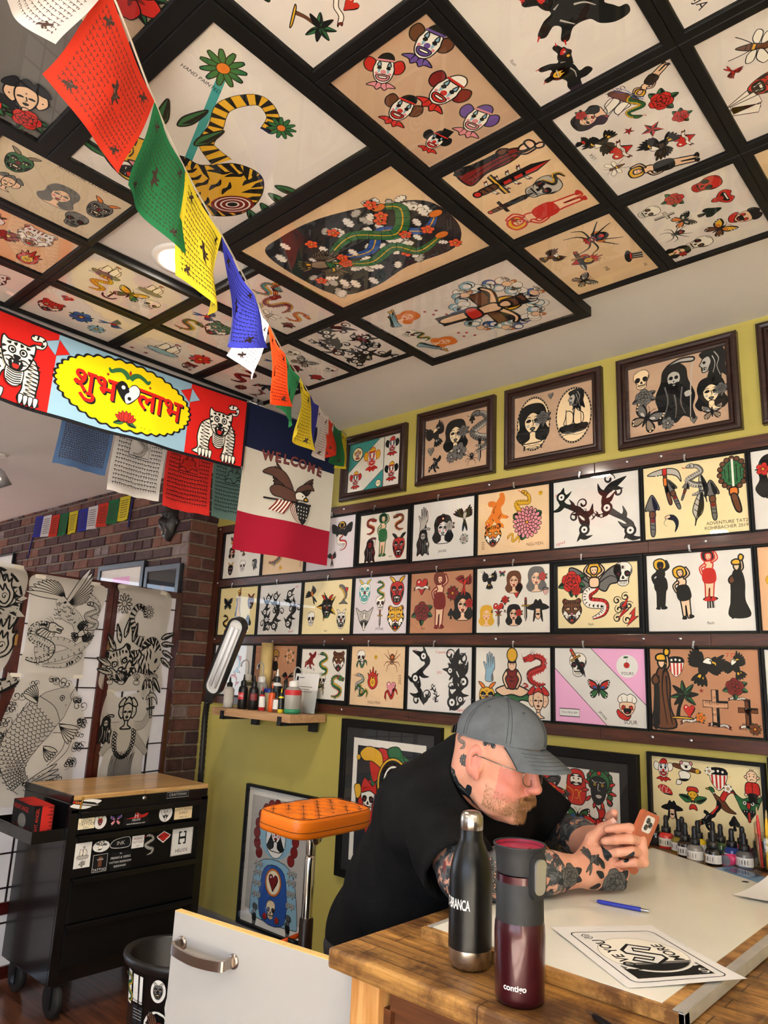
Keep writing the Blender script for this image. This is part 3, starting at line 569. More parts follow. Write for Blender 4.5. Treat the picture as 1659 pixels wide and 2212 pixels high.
# ---------------------------------------------------------------- room shell
YW, YB, XC, XS = 2.58, 2.39, -3.74, -2.70     # green wall, brick wall, brick corner, ceiling step
CEIL, CEILR = Zr(1.275), Zr(1.18)
XL, XR, YF = -8.2, 2.6, -3.0
green = mat('green_paint', 'b4a757', rough=.6, spec=.35, var=.05, scale=3, bump=.06, bscale=140)
white = mat('white_plaster', 'd6d2cd', rough=.8, var=.02, scale=4, bump=.05, bscale=120)
floorw = wood('floor_boards', '48291a', '7c4c34', axis=0, scale=9, rough=.28, coat=.4, planks=.09)
def struct(name, fn): o = one(fn, name); o['kind'] = 'structure'; return o
struct('floor', lambda b: b.box(((XL+XR)/2, (YF+YW)/2, -.03), (XR-XL+.4, YW-YF+.4, .06), floorw))
struct('ceiling', lambda b: b.box(((XS+XR)/2, (YF+YW)/2, CEIL+.05), (XR-XS+.2, YW-YF+.4, .1), white))
struct('ceiling_rear', lambda b: b.box(((XL+XS)/2, (YF+YW)/2, CEILR+.1), (XS-XL, YW-YF+.4, .2), white))
struct('wall_right', lambda b: b.box(((XC+XR)/2, YW+.06, CEIL/2), (XR-XC+.2, .12, CEIL+.1), green))
cream = mat('cream_paint', 'd8d3c4', rough=.7, var=.02, scale=3)
struct('wall_near', lambda b: b.box((XR+.06, (YF+YW)/2, CEIL/2), (.12, YW-YF+.4, CEIL+.1), cream))
def wall_front(b):
    # wide unseen window opening added to let in sun and fill daylight
    y, t = YF-.06, .12
    xs = [XL-.1, -6.6, -4.2, -1.9, 2.3, XR+.1]; z0, z1 = .7, 2.35
    for i in range(5):
        x0, x1 = xs[i], xs[i+1]; c = (x0+x1)/2
        if i == 3: b.box((c, y, z0/2), (x1-x0, t, z0), cream); b.box((c, y, (z1+CEIL)/2), (x1-x0, t, CEIL-z1), cream)
        else: b.box((c, y, CEIL/2), (x1-x0, t, CEIL), cream)
struct('wall_front', wall_front)
def wall_left(b):
    ys = [YF-.1, -2.5, 1.4, YB+.1]; z0, z1 = .45, 2.4; x, t = XL-.06, .12
    for i in range(3):
        y0, y1 = ys[i], ys[i+1]; c = (y0+y1)/2
        if i == 1: b.box((x, c, z0/2), (t, y1-y0, z0), cream); b.box((x, c, (z1+CEIL)/2), (t, y1-y0, CEIL-z1), cream)
        else: b.box((x, c, CEIL/2), (t, y1-y0, CEIL), cream)
struct('wall_left', wall_left)
clear = pane('window_glass', .8)
dark_metal = mat('dark_metal', '24262a', rough=.4, metal=.6)
def window(n, c, right, w, h):
    def fr(b):
        for x in (-w/2+.025, 0, w/2-.025): b.box((x, 0, 0), (.05, h, .06), dark_metal)
        for y in (-h/2+.025, h/2-.025): b.box((0, y, 0), (w, .05, .06), dark_metal)
        b.box((0, h*.22, 0), (w, .04, .05), dark_metal)
    o = one(fr, 'window_%d' % n, M=basis(c, right, (0, 0, 1))); o['kind'] = 'structure'
    g = one(lambda b: b.add([(-w/2, -h/2, 0), (w/2, -h/2, 0), (w/2, h/2, 0), (-w/2, h/2, 0)], [(0, 1, 2, 3)], clear), 'glass', o)
window(1, (XL-.03, -.55, 1.425), (0, 1, 0), 3.9, 1.95)
window(2, (.2, YF-.03, 1.525), (-1, 0, 0), 4.2, 1.65)  # added front window, never in view, sized for fill daylight and sun
# real bricks laid in mortar
BR = [mat('brick_%d' % i, c, rough=.85, var=.22, scale=22, bump=.5, bscale=55, spec=.2) for i, c in enumerate(('4c3533', '5a3c37', '433032', '6a463b', '51403f', '704c40'))]
mortar = mat('mortar', '7f7264', rough=.95, var=.2, scale=40, bump=.6, bscale=90, spec=.1)
bwash = mat('brick_dusty', '7a6a68', rough=.85, var=.25, scale=25, bump=.5, bscale=55, spec=.2)
def bricks(b, length, height, corner=0):
    """local: x along, y up, z out"""
    bl, bh, j = .203, .0605, .0115; n = int(height/(bh+j))+1
    b.add([(0, 0, -.006), (length, 0, -.006), (length, height, -.006), (0, height, -.006)], [(0, 1, 2, 3)], mortar)
    for r in range(n):
        y = r*(bh+j); x = -(bl+j)/2 if r % 2 else 0.0
        if r % 6 == 5: L_, x = .098, 0.0
        else: L_ = bl
        while x < length:
            x0, x1 = max(0, x+rnd.uniform(-.002, .002)), min(length, x+L_+rnd.uniform(-.002, .002))
            if x1-x0 > .012:
                d = rnd.uniform(-.002, .003); y1 = min(height, y+bh+rnd.uniform(-.002, .002)); m = bwash if rnd.random() < .12 else BR[rnd.randrange(6)]
                e = .004; y0 = y+rnd.uniform(-.001, .001)
                if y1 > y0+.012:
                    vs = [(x0, y0, -.006), (x1, y0, -.006), (x1, y1, -.006), (x0, y1, -.006), (x0+e, y0+e, d+.004), (x1-e, y0+e, d+.004), (x1-e, y1-e, d+.004), (x0+e, y1-e, d+.004)]
                    b.add(vs, [(4, 5, 6, 7), (0, 1, 5, 4), (1, 2, 6, 5), (2, 3, 7, 6), (3, 0, 4, 7)], m)
            x += L_+j
def brick_wall(b):
    o = MB(); bricks(o, XC-XL+.0, CEILR)
    Mx = basis((XL, YB, 0), (1, 0, 0), (0, 0, 1))
    for k, m in enumerate(o.mats):
        b.mi(m)
    b.v += [tuple(Mx @ Vector(p)) for p in o.v]; b.f += o.f; b.m += o.m; b.sm += o.sm
    o2 = MB(); o2.mats = list(o.mats); bricks(o2, YW-YB, CEIL)
    M2 = basis((XC+.004, YB-.001, 0), (0, 1, 0), (0, 0, 1)); k0 = len(b.v)
    b.v += [tuple(M2 @ Vector(p)) for p in o2.v]; b.f += [[i+k0 for i in f] for f in o2.f]; b.m += o2.m; b.sm += o2.sm
    for m in o2.mats: b.mi(m)
    b.box(((XL+XC)/2, YB+.10, CEIL/2), (XC-XL-.012, .18, CEIL+.1), mortar)
struct('wall_back', brick_wall)
grey_trim = mat('grey_trim', '8b8680', rough=.5)
struct('baseboard_right', lambda b: (b.box(((XC+XR)/2, YW-.008, .05), (XR-XC, .016, .1), grey_trim), b.box(((XC+XR)/2, YW-.012, .102), (XR-XC, .024, .012), grey_trim)))

# ---------------------------------------------------------------- room lights, with an unseen front window and rug added for fill
W = bpy.data.worlds.new('daylight'); SC.world = W; W.use_nodes = True
wn = W.node_tree; bg = wn.nodes['Background']      # blue sky over a sunlit pale street
tcw = N(wn, 'ShaderNodeTexCoord'); sxw = N(wn, 'ShaderNodeSeparateXYZ'); L(wn, tcw.outputs['Generated'], sxw.inputs[0])
rw = N(wn, 'ShaderNodeValToRGB'); L(wn, sxw.outputs[2], rw.inputs[0]); ew = rw.color_ramp.elements
ew[0].position = 0; ew[0].color = (.86, .92, 1, 1); ew[1].position = .06; ew[1].color = (.62, .78, 1, 1)
L(wn, rw.outputs[0], bg.inputs[0]); bg.inputs[1].default_value = 8.0
def area(name, loc, rot, sx, sy, e, col=(1, 1, 1), portal=False):
    l = bpy.data.lights.new(name, 'AREA'); l.shape = 'RECTANGLE'; l.size = sx; l.size_y = sy; l.energy = e; l.color = col
    o = bpy.data.objects.new(name, l); COL.objects.link(o); o.location = loc; o.rotation_euler = rot
    if portal: l.cycles.is_portal = True
    return o
rug = box_obj('area_rug', (.75, -1.35, .006), (3.4, 2.9, .012), mat('pale_bounce_rug', 'd8d2c8', rough=.95, var=.06, scale=60, bump=.4, bscale=300)); tag(rug, 'large pale rug added out of view to bounce sunlight up', 'rug')  # unseen rug added as a reflector, throws sun up at the ceiling prints
area('daylight_side', (XL-.2, -.55, 1.425), (0, radians(-90), 0), 1.95, 3.9, 1, portal=True)
area('daylight_added_front', (.2, YF-.2, 1.525), (radians(90), 0, 0), 4.2, 1.65, 1, portal=True)  # portal of the added front window
sun_d = bpy.data.lights.new('sun', 'SUN'); sun_d.energy = 138; sun_d.angle = .01; sun_d.color = (1, .93, .82)
sun = bpy.data.objects.new('sun', sun_d); COL.objects.link(sun); sun.matrix_world = Vector((-.62, -1, .95)).to_track_quat('Z', 'Y').to_matrix().to_4x4()
lamp_face = emit('lamp_diffuser', 'fff1d8', 34)
lamp_trim = mat('lamp_trim', 'e9e6e0', rough=.5)
LIGHTS = [(-1.93, 1.10, 0), (-.1, .25, 0), (1.3, .9, 0), (.5, -1.5, 0), (-1.9, -1.0, 0), (-4.6, .9, 1), (-5.6, -1.2, 1)]
LLAB = ['recessed ceiling downlight glowing in the unframed gap beside the tiger print', 'recessed ceiling downlight over the near end of the workbench', 'recessed ceiling downlight by the near wall', 'recessed ceiling downlight nearest the street corner',
        'recessed ceiling downlight in front of the added front window', 'recessed ceiling downlight over the brick wall side', 'recessed ceiling downlight by the shop front']
for i, (x, y, rear) in enumerate(LIGHTS):
    z = CEILR if rear else CEIL
    t = thing('recessed_ceiling_light', LLAB[i], 'ceiling light', (x, y, z))
    one(lambda b: b.lathe([(.068, -.001), (.072, -.009), (.090, -.007), (.094, -.0005)], lamp_trim, 40, cap=False), 'trim_ring', t)
    one(lambda b: b.lathe([(.0001, -.004), (.069, -.004)], lamp_face, 40, cap=False), 'diffuser', t)
    l = bpy.data.lights.new('downlight', 'AREA'); l.shape = 'DISK'; l.size = .14; l.energy = 13 if i else 24; l.color = (1, .90, .78)
    o = bpy.data.objects.new('downlight', l); COL.objects.link(o); o.location = (x, y, z-.02)
# ---------------------------------------------------------------- framed prints
def frame_ring(b, w, h, prof, m):
    """mitred moulding: prof = [(inset, height)]"""
    vs = []
    for d, z in prof:
        x, y = w/2-d, h/2-d; vs += [(-x, -y, z), (x, -y, z), (x, y, z), (-x, y, z)]
    fs = []
    for i in range(len(prof)-1):
        for k in range(4): l = (k+1) % 4; fs.append((i*4+k, i*4+l, i*4+4+l, i*4+4+k))
    b.add(vs, fs, m)
PAPER = dict(a='dfdcd6', f='ead9a8', c='e3c39a', m='b98463', i='d8d0d4', y='e6d49a', q='dcd7d6', t='c4a387', g='cdbb9f', w='e7e2d6', o='dcae86', s='e2dad3')
def paper(c): return mat('paper_'+c, PAPER[c], rough=.7, var=.05, scale=6, spec=.2)
BLK = mat('black_frame', '0e0e0e', rough=.5, spec=.22)
BLKM = mat('black_mat', '1d1d1e', rough=.8)
steel = mat('zinc_steel', 'b9babd', rough=.28, metal=1)
GLASS = pane('picture_glass', 1.0)
BROWN = wood('walnut_moulding', '1e0f0a', '38201a', axis=0, scale=16, rough=.32, coat=.25)
PROF = {'thin': (.0075, [(0, 0), (0, .014), (.005, .014), (.0075, .010), (.0075, .004)]),
        'bold': (.022, [(0, 0), (0, .016), (.007, .017), (.008, .012), (.022, .010), (.022, .003)]),
        'flat': (.0225, [(0, 0), (0, .026), (.002, .028), (.020, .028), (.0225, .026), (.0225, .019)]),
        'big': (.040, [(0, 0), (0, .036), (.003, .039), (.037, .039), (.040, .036), (.040, .027)]),
        'ornate': (.043, [(0, 0), (0, .022), (.004, .027), (.012, .030), (.020, .027), (.024, .020), (.027, .024), (.033, .024), (.036, .017), (.043, .014), (.043, .004)]),
        'deep': (.034, [(0, 0), (0, .026), (.002, .028), (.032, .028), (.034, .026), (.034, .017)]),
        'slim': (.012, [(0, 0), (0, .022), (.001, .023), (.011, .023), (.012, .022), (.012, .004)])}
def draw(a, w, h, spec, cmap=None):
    """spec: 'motif,x%,y%,size%h[,rot[,flip[,variant]]]' ; T:text,x,y,size[,rot[,colour]] """
    a.z0 = a.z+1
    for tok in spec.split(';'):
        tok = tok.strip()
        if not tok: continue
        p = tok.split(',')
        if p[0].startswith('T:'):
            a.z = a.z0; a.text(p[0][2:], -w/2+w*float(p[1])/100, -h/2+h*float(p[2])/100, h*float(p[3])/100, p[5] if len(p) > 5 else 'k', float(p[4]) if len(p) > 4 else 0)
            continue
        kw = {}; cm = dict(cmap or {})
        if len(p) > 6 and p[6]:
            if p[0] == 'tribal': kw['seed'] = int(p[6])
            else: cm.update(dict(zip(p[6][::2], p[6][1::2])))
        a.put(p[0], -w/2+w*float(p[1])/100, -h/2+h*float(p[2])/100, h*float(p[3])/100, float(p[4]) if len(p) > 4 and p[4] else 0, int(p[5]) if len(p) > 5 and p[5] else 1, cm, **kw)
def framed(label, c, right, up, w, h, kind, pc, spec='', fm=None, matw=0, matc=None, cmap=None, name='framed_flash_sheet', cat='framed print', group=None, pre=None, hang=None, glass=True, ow=1.0):
    bd, prof = PROF[kind]; t = thing(name, label, cat, M=basis(c, right, up), group=group)
    one(lambda b: frame_ring(b, w, h, prof, fm or BLK), 'frame', t, fix=False)
    iw, ih = w-2*bd, h-2*bd; zp = prof[-1][1]
    if matw:
        def mt(b):
            frame_ring(b, iw+.002, ih+.002, [(0, zp), (0, zp+.002), (matw, zp+.002), (matw, zp)], matc or BLKM)
        one(mt, 'mat_board', t, fix=False)
        iw -= 2*matw; ih -= 2*matw
    a = Art(); a.base = zp; a.ow = ow; a.st = [(0, 0, 1, 0, 1)]
    a.b.add([(-iw/2-.001, -ih/2-.001, zp), (iw/2+.001, -ih/2-.001, zp), (iw/2+.001, ih/2+.001, zp), (-iw/2-.001, ih/2+.001, zp)], [(0, 1, 2, 3)], paper(pc))
    if pre: pre(a, iw, ih)
    draw(a, iw, ih, spec, cmap); a.build('print', t)
    if glass:
        zg = max(z for _, z in prof)-.004 if kind not in ('thin', 'bold') else .0095
        g = MB(); W2, H2 = w/2-bd*.9, h/2-bd*.9
        g.add([(-W2, -H2, zg), (W2, -H2, zg), (W2, H2, zg), (-W2, H2, zg)], [(0, 1, 2, 3)], GLASS); g.build('glass', t, fix=False)
    return t
# -- rails on the green wall (setting trim) and the three rows of sheets between them
RAILW = wood('stained_rail', '2a110a', '5a2e1c', axis=0, scale=15, rough=.4, coat=.15, bump=.12)
RZ = [(.803, .846), (.474, .515), (.143, .184), (-.19, -.149)]
for i, (z0, z1) in enumerate(RZ):
    def rl(b, z0=z0, z1=z1):
        cuts = [-3.70, -2.44+.3*(i % 2), -1.24+.2*(i % 3), .6]
        for x0, x1 in zip(cuts[:-1], cuts[1:]): b.box(((x0+x1)/2, YW-.009, Zr((z0+z1)/2)), (x1-x0-.001, .018, z1-z0), RAILW, bev=.002)
    struct('trim_%d' % (i+1), rl)
struct('trim_5', lambda b: b.box((-3.683, YW-.009, Zr(.328)), (.06, .0185, 1.036), wood('stained_post', '2a110a', '4e2718', axis=2, scale=15, rough=.4), bev=.002))
SEAM = [-3.645, -3.272, -2.905, -2.53, -2.17, -1.803, -1.435, -1.062, -.69, -.32]
ROW = [(.516, .801), (.186, .472), (-.147, .141)]
def diag(c1, pts1, c2=None, pts2=None):
    def f(a, w, h):
        for c, P in ((c1, pts1), (c2, pts2)):
            if c: Q = [((x-.5)*w, (y-.5)*h) for x, y in P]; a.poly(Q, c); a.z += 0
            if c: a.line(Q, 'k', .002*2, closed=True)
    return f
S_ = [  # row, column, moulding, paper, description, drawing
 (0, 0, 'thin', 'w', 'flash sheet of a butterfly, bulls and masks on white paper, partly behind the welcome flag', 'butter,22,84,11,,,rngogy;womanrose,20,56,13;eagle,52,58,14,10;oni,20,20,14,,,rk;skull,52,24,14;oni,80,62,13,,,rekebe;hood,82,24,13'),
 (0, 1, 'thin', 'c', 'flash sheet on peach paper with a yellow face mark, half hidden behind the welcome flag', 'dragon,30,55,34,,,ge;smiley,45,12,5;swallow,75,50,22,40;flower,60,80,14;T:2025,92,16,7,90,n'),
 (0, 2, 'thin', 'i', 'lilac flash sheet of winged figures just right of the welcome flag', 'melusine,72,62,28,,,eksk;swallow,55,20,16,70,,bk;eagle,30,70,18'),
 (0, 3, 'bold', 'w', 'black bordered flash sheet with a hula dancer in a green skirt', 'dragon,22,76,18,,,gdyo;pinup,49,55,44,,,kgyk;dragon,82,78,18,,-1,gnyo;reaper,22,25,26,,,hd;oni,82,28,25,,,yk;T:flash,66,9,5'),
 (0, 4, 'thin', 'a', 'white flash sheet with a grey woman under a round hat brim', 'hand,17,72,22;reaper,17,32,24;sombrero,50,70,10,,,;womanrose,50,50,26,,,rhgesa;swallow,84,66,24,70,,bkrh;flower,84,30,10,,,rhyh;T:JAVIER,50,13,6'),
 (0, 5, 'thin', 'c', 'peach flash sheet of a tiger and a pink chrysanthemum', 'tiger,22,30,20,,,;panther,26,64,30,20,,kohk;snake,62,72,24,-30,,gy;chrys,70,45,27;smiley,88,88,4;snake,52,22,12,60,,gy;T:2025,8,15,7,90,n;T:NGUYEN,80,10,7,0,n'),
 (0, 6, 'thin', 'a', 'white flash sheet of black curling tribal shapes, first row', 'tribal,24,50,44,20,,1;tribal,76,50,46,-6,,2;tribal,48,40,17,80,,5;T:#18,6,80,7,0,r;T:signed,8,7,6,10,r'),
 (0, 7, 'thin', 'f', 'flash sheet of a tomahawk, spearheads, feathers and a green club', 'tomahawk,20,72,26;arrowhead,8,34,28;arrowhead,30,60,22,20;feather,54,36,24,-12,,;arrowhead,42,62,13,-20;snake,52,75,22,0,,ghye;arrowhead,68,46,26,4;club,88,62,36;claw,27,20,14;feather,60,62,20,10;T:ADVENTURE TAT2,80,14,6;T:ROHRBACHER 2019,79,8,6'),
 (0, 8, 'thin', 'a', 'white flash sheet with black hair and red flowers at the right edge, first row', 'womanrose,22,66,30;flower,10,76,10;swallow,60,50,30'),
 (1, 0, 'thin', 'y', 'yellow flash sheet behind the lamp arm with a winged skull and a spade', 'butter,22,66,16,,,rkgkbk;skull,22,66,9;robed,50,66,28,,,gyso;oni,82,68,16,,,rnyd;snake,20,25,18,,,gk;spade,78,24,18;skull,78,26,7,,,wy'),
 (1, 1, 'thin', 'a', 'white flash sheet of black tribal suns and hooks left of the toucan sheet', 'tribal,18,45,40,,,3;tribal,50,46,42,,,4;tribal,82,50,42,,,7;sun,20,30,12;sun,80,60,11;T:#25,88,93,6,0,r;T:signed,80,6,6,4,r'),
 (1, 2, 'thin', 'f', 'cream flash sheet with a toucan, a praying fish and a red frog mask', 'swallow,18,74,20,100,,bkroly;fish,82,74,20,,,lewy;star,50,52,30,20,,rykk;oni,50,50,22,,,rgyr;skull,18,28,15;oni,80,26,18,,,rwyw;T:flash,50,6,5'),
 (1, 3, 'thin', 'i', 'lilac flash sheet of demon masks, a snake skull and a tiger head', 'oni,19,74,22,,,rwkt;skull,50,52,15;snake,50,76,17;dagger,50,26,16;oni,80,72,25,,;goblin,20,28,22,,,ghrw;tiger,79,26,24,,,oy;T:STONE,50,8,6'),
 (1, 4, 'thin', 'm', 'brown toned flash sheet of a tall dancer, a swallow and a locket heart', 'heartb,18,76,16;rose,19,36,22,,,rd;pinup,48,54,46,,,kdyn;flower,68,64,14,,,rd;swallow,86,78,20,60,,br;womanrose,84,42,24,,,;spade,66,30,10;T:flash,22,8,5'),
 (1, 5, 'thin', 'w', 'white flash sheet crowded with small heads, hearts and a red shawl', 'eagle,18,80,16,,,nkre;butter,36,90,6;woman,52,76,18,,,kn;heart,56,62,13,,,rr;womanrose,82,78,20,,,ke;heartb,31,34,12;dagger,31,22,14;womanrose,52,26,17;sombrero,84,34,20;woman,14,26,17,,,ky;shield,94,60,7;dagger,68,34,18;rose,40,50,8;T:10,6,95,4'),
 (1, 6, 'bold', 'f', 'black bordered flash sheet of a rose, a serpent woman, a skull and lightning', 'rose,18,74,23;rose,24,60,11;melusine,47,58,44;skull,82,80,21;spider,82,91,6;tiger,18,27,22,,,on;lightning,82,28,27;T:flash,42,6,5'),
 (1, 7, 'thin', 'a', 'white flash sheet of four small standing women', 'pinup,14,62,33,,,sk;pinup,36,50,34,8;pinup,61,70,32,,,kryk;hat,61,38,10,180,,;robed,86,52,36,,,gk;T:flash,60,10,5'),
 (1, 8, 'thin', 'o', 'orange flash sheet cut by the right edge of the picture, second row', 'smiley,10,60,7;flower,30,70,20;tiger,60,40,24;leafs,5,5,1' .replace(';leafs,5,5,1', '')),
 (2, 0, 'thin', 'a', 'white flash sheet with blue koi behind the desk lamp', 'fish,60,66,22;fish,56,32,16,40,,lr;dragon,25,60,26,,,gb;flower,80,16,10,,,rd'),
 (2, 1, 'thin', 'm', 'brown flash sheet of a pin-up and swallow tails behind the ink bottles', 'ship,20,70,18,,,nkwm;heart,20,52,10;pinup,50,62,30,,,sm;flower,82,80,16,,,rm;swallow,80,40,18,180,,bk;oni,24,18,16,,,rd;oni,60,16,14,,,rd'),
 (2, 2, 'bold', 'w', 'black bordered flash sheet of a snake through a skull, a horse and a panther head', 'panther,20,76,20,,,kdhn;banner,22,60,10,-10;snake,50,70,24;tiger,82,76,22,,,on;skull,48,36,16;snake,44,28,14,40;dragon,80,28,24;dragon,16,28,20,,-1,gorn;dagger,52,18,12'),
 (2, 3, 'thin', 'c', 'peach flash sheet of a skull snail, a spider and an orange flame', 'skull,18,80,14;snake,20,70,13,90,,roye;smiley,46,82,4;spider,76,76,20,,,knro;flame,42,46,20;snake,18,34,20,,,ghyg;snake,22,24,16,60,,gg;heart,76,30,13,,,rp;snake,76,22,15,100,,gryd;T:NGUYEN,46,6,7,0,n;T:2023,91,46,8,90,n'),
 (2, 4, 'thin', 'a', 'white flash sheet of two broad black tribal figures with fine red writing', 'tribal,22,52,46,10,,9;tribal,74,50,50,-8,,11;tribal,72,40,34,30,,13;tribal,44,28,15,,,12;swallow,76,66,22,40,,bkrklk;T:#22,10,94,6,0,r;T:Copenhagen,55,92,6,0,r;T:2022,50,60,5,0,r;T:signed,84,5,6,0,r'),
 (2, 5, 'thin', 'w', 'cream flash sheet of a seated yogi, a hand and red haired heads above the cap', 'hand,19,72,22,,,hlke;meditate,50,55,40,,,pdob;oni,16,26,22,,,ryyo;dragon,82,70,24,,-1,gryd;heads,84,24,24;snake,68,42,8,,,gryr;T:OM,67,44,8,0,r'),
 (2, 6, 'thin', 'a', 'pink and white flash sheet split by a diagonal band with a butterfly', 'skull,27,76,18;dagger,27,80,22,30,,no;butter,50,46,16;crybaby,80,25,17;T:SOUR,83,6,7;T:JAVIER,54,12,5,-48'),
 (2, 7, 'thin', 'm', 'tan flash sheet of a torch bearing statue, palm, crosses and eagles', 'robed,11,48,46,,,gn;shield,25,78,15;eagle,51,76,25,-20,,nk;rose,78,56,14,,,rd;eagle,80,78,17,30,,nk;banner,80,42,10;palm,29,36,22,,,nk;heart,36,24,9;cross,60,30,24,,,hm;banner,38,13,13,6;banner,63,10,12,-6;cross,88,26,18,,,hn;heart,88,28,5;star,15,92,3;star,48,50,3;flower,46,18,7,,,ro;flower,93,9,8,,,rn;banner,88,10,10;T:ALOHA,38,13,6,4;T:IN,60,42,5;T:MEMORY,60,36,6;T:OF,60,29,5;T:MY,60,22,5;T:MOTHER,63,10,6,-4;T:NAME,80,42,6;T:MOM,87,13,5;T:AND DAD,88,8,4;T:7 D,76,93,7,0,r'),
 (2, 8, 'thin', 'a', 'white flash sheet cut by the right edge of the picture, third row', 'rose,14,60,16;skull,50,50,30'),
]
ORD = ['first', 'second', 'third']
def pinksheet(a, w, h):
    for P in ([(.42, .999), (.999, .28), (.999, .999)], [(.0, .72), (.0, .001), (.58, .001)]):
        Q = [((x-.5)*w, (y-.5)*h) for x, y in P]; a.z = 0; a.poly(Q, 'q'); a.line(Q, 'k', .003, closed=True)
    a.z = 2; a.circ(.31*w, .27*h, .15*h, 'a', 0); a.put('cherry', .31*w, .31*h, .09*h); a.z = 4; a.text('YOURS', .31*w, .175*h, .055*h)
    a.z = 2; a.rect(-.45*w, -.42*h, -.22*w, -.32*h, 'a', .003); a.z = 5; a.text('YOU PICK EM!', -.335*w, -.37*h, .038*h)
for r, c, kd, pc, lab, spec in S_:
    x0, x1 = SEAM[c]+.0015, SEAM[c+1]-.0015; z0, z1 = ROW[r]
    framed(lab, ((x0+x1)/2, YW, Zr((z0+z1)/2)), (1, 0, 0), (0, 0, 1), x1-x0, z1-z0, kd, pc, spec, pre=pinksheet if (r, c) == (2, 6) else None, cat='framed print')
# metal turn clips that hold the sheets on the rails
def clip_mesh(b):
    b.lathe([(.0001, .005), (.004, .0045), (.0055, .002), (.0055, 0)], steel, 12)
    b.box((0, -.010, .0045), (.006, .022, .002), steel); b.tube([(0, -.016, .006), (.003, -.020, .010), (.005, -.025, .008)], .0018, steel, 6)
clip0 = None
for zi, (z0, z1) in enumerate(RZ):
    for c in range(9):
        for dx in ((.45,) if zi < 3 else ()):
            x = SEAM[c]+(SEAM[c+1]-SEAM[c])*(dx+.09*((c*7+zi*3) % 3-1))
            Mx = basis((x, YW-.0176, Zr(z0+.014)), (1, 0, .15*((c+zi) % 3-1)), (-.15*((c+zi) % 3-1), 0, 1))
            if clip0 is None: clip0 = one(clip_mesh, 'mounting_clip', M=Mx); o = clip0
            else: o = clip0.copy(); COL.objects.link(o); o.matrix_world = Mx
            tag(o, 'small bright metal turn clip screwed to a brown rail over a flash sheet', 'clip', 'turn clips on the wall rails')
scr0 = None
for zi, (z0, z1) in enumerate(RZ):
    for x in (-3.68, -2.62, -1.73, -1.11, -.98) if zi != 1 else (-3.68, -2.45, -1.77, -.86):
        Mx = basis((x+.02*zi, YW-.0176, Zr((z0+z1)/2+.004)), (1, 0, 0), (0, 0, 1))
        if scr0 is None: scr0 = one(lambda b: b.lathe([(.0001, .0035), (.004, .003), (.0065, 0)], steel, 12), 'rail_screw', M=Mx); o = scr0
        else: o = scr0.copy(); COL.objects.link(o); o.matrix_world = Mx
        tag(o, 'round steel screw head sunk in a brown wall rail', 'screw', 'screws in the wall rails')
# -- large dark moulded frames in the top row
def tricl(a, w, h):
    for P, c in (([(0, .42), (.6, 1), (0, 1)], 't'), ([(.3, 0), (.68, .36), (.68, 0)], 't')):
        Q = [((x-.5)*w, (y-.5)*h) for x, y in P]; a.z = 0; a.poly(Q, c); a.line(Q, 'k', .004, closed=True)
    a.line([(.19*w, -h/2), (.19*w, h/2)], 'k', .004); a.z = 2; a.circ(-.33*w, .27*h, .14*h, 'f', .004); a.circ(.1*w, -.4*h, .07*h, 'f', .003); a.z = 5; a.text('STEVIE', .1*w, -.4*h, .04*h)
TOP = [(-2.657, -2.216, .868, 1.215, 'c', 'top row frame of five coloured clown heads with turquoise corners', 'clown,17,76,10;clown,46,60,24,,,oykr;clown,15,24,18,,,orbk;clown,84,78,19,,,okyr;clown,84,28,19,,,okbr', None, tricl, 'w'),
 (-2.148, -1.706, .88, 1.24, 't', 'top row grey print of an eagle, a woman in profile and a snake', 'eagle,18,70,24,20;womanrose,50,62,30;flower,56,34,18;flower,44,26,12;snake,88,62,36;heart,10,42,9;panther,17,18,16;spider,76,18,14;dagger,88,30,22;spade,76,84,9', GRAY, None, None),
 (-1.653, -1.203, .883, 1.242, 't', 'top row frame with two beaded ovals, a nun and a sailing ship', 'womanrose,24,52,34,,,;ship,76,44,26;hood,78,72,20;banner,24,14,15;heart,48,90,6;T:no mans land,24,14,5', GRAY, None, None),
 (-1.141, -.696, .878, 1.243, 't', 'top row frame in black and grey with a hooded reaper holding a skull', 'skull,14,80,16;rose,16,55,16;moth,18,24,22,-30;reaper,48,54,44;skull,48,62,14;hood,85,76,26;womanrose,84,40,24;moth,84,16,13;flower,40,12,10;heart,66,9,6', GRAY, None, None),
 (-.633, -.19, .878, 1.245, 't', 'dark moulded frame cut by the right edge of the picture, top row', 'skull,30,50,30;rose,70,50,30', GRAY, None, None)]
def ovals(a, w, h):
    for s in (-.25, .26):
        a.z = 0; a.circ(s*w, .02*h, .22*w, 'k', 0, .44*h, 40); a.circ(s*w, .02*h, .205*w, 'c', 0, .41*h, 40)
        for t in np.linspace(0, 6.2, 44): a.z = 3; a.circ(s*w+.2125*w*cos(t), .02*h+.425*h*sin(t), .0022, 'c', 0, n=6)
    a.z = 2
for i, (x0, x1, z0, z1, pc, lab, spec, cm, pre, fx) in enumerate(TOP):
    framed(lab, ((x0+x1)/2, YW, Zr((z0+z1)/2)), (1, 0, 0), (0, 0, 1), x1-x0, z1-z0, 'ornate', fx or pc, spec, fm=BROWN, cmap=cm, pre=pre or (ovals if i == 2 else None), name='moulded_picture_frame')
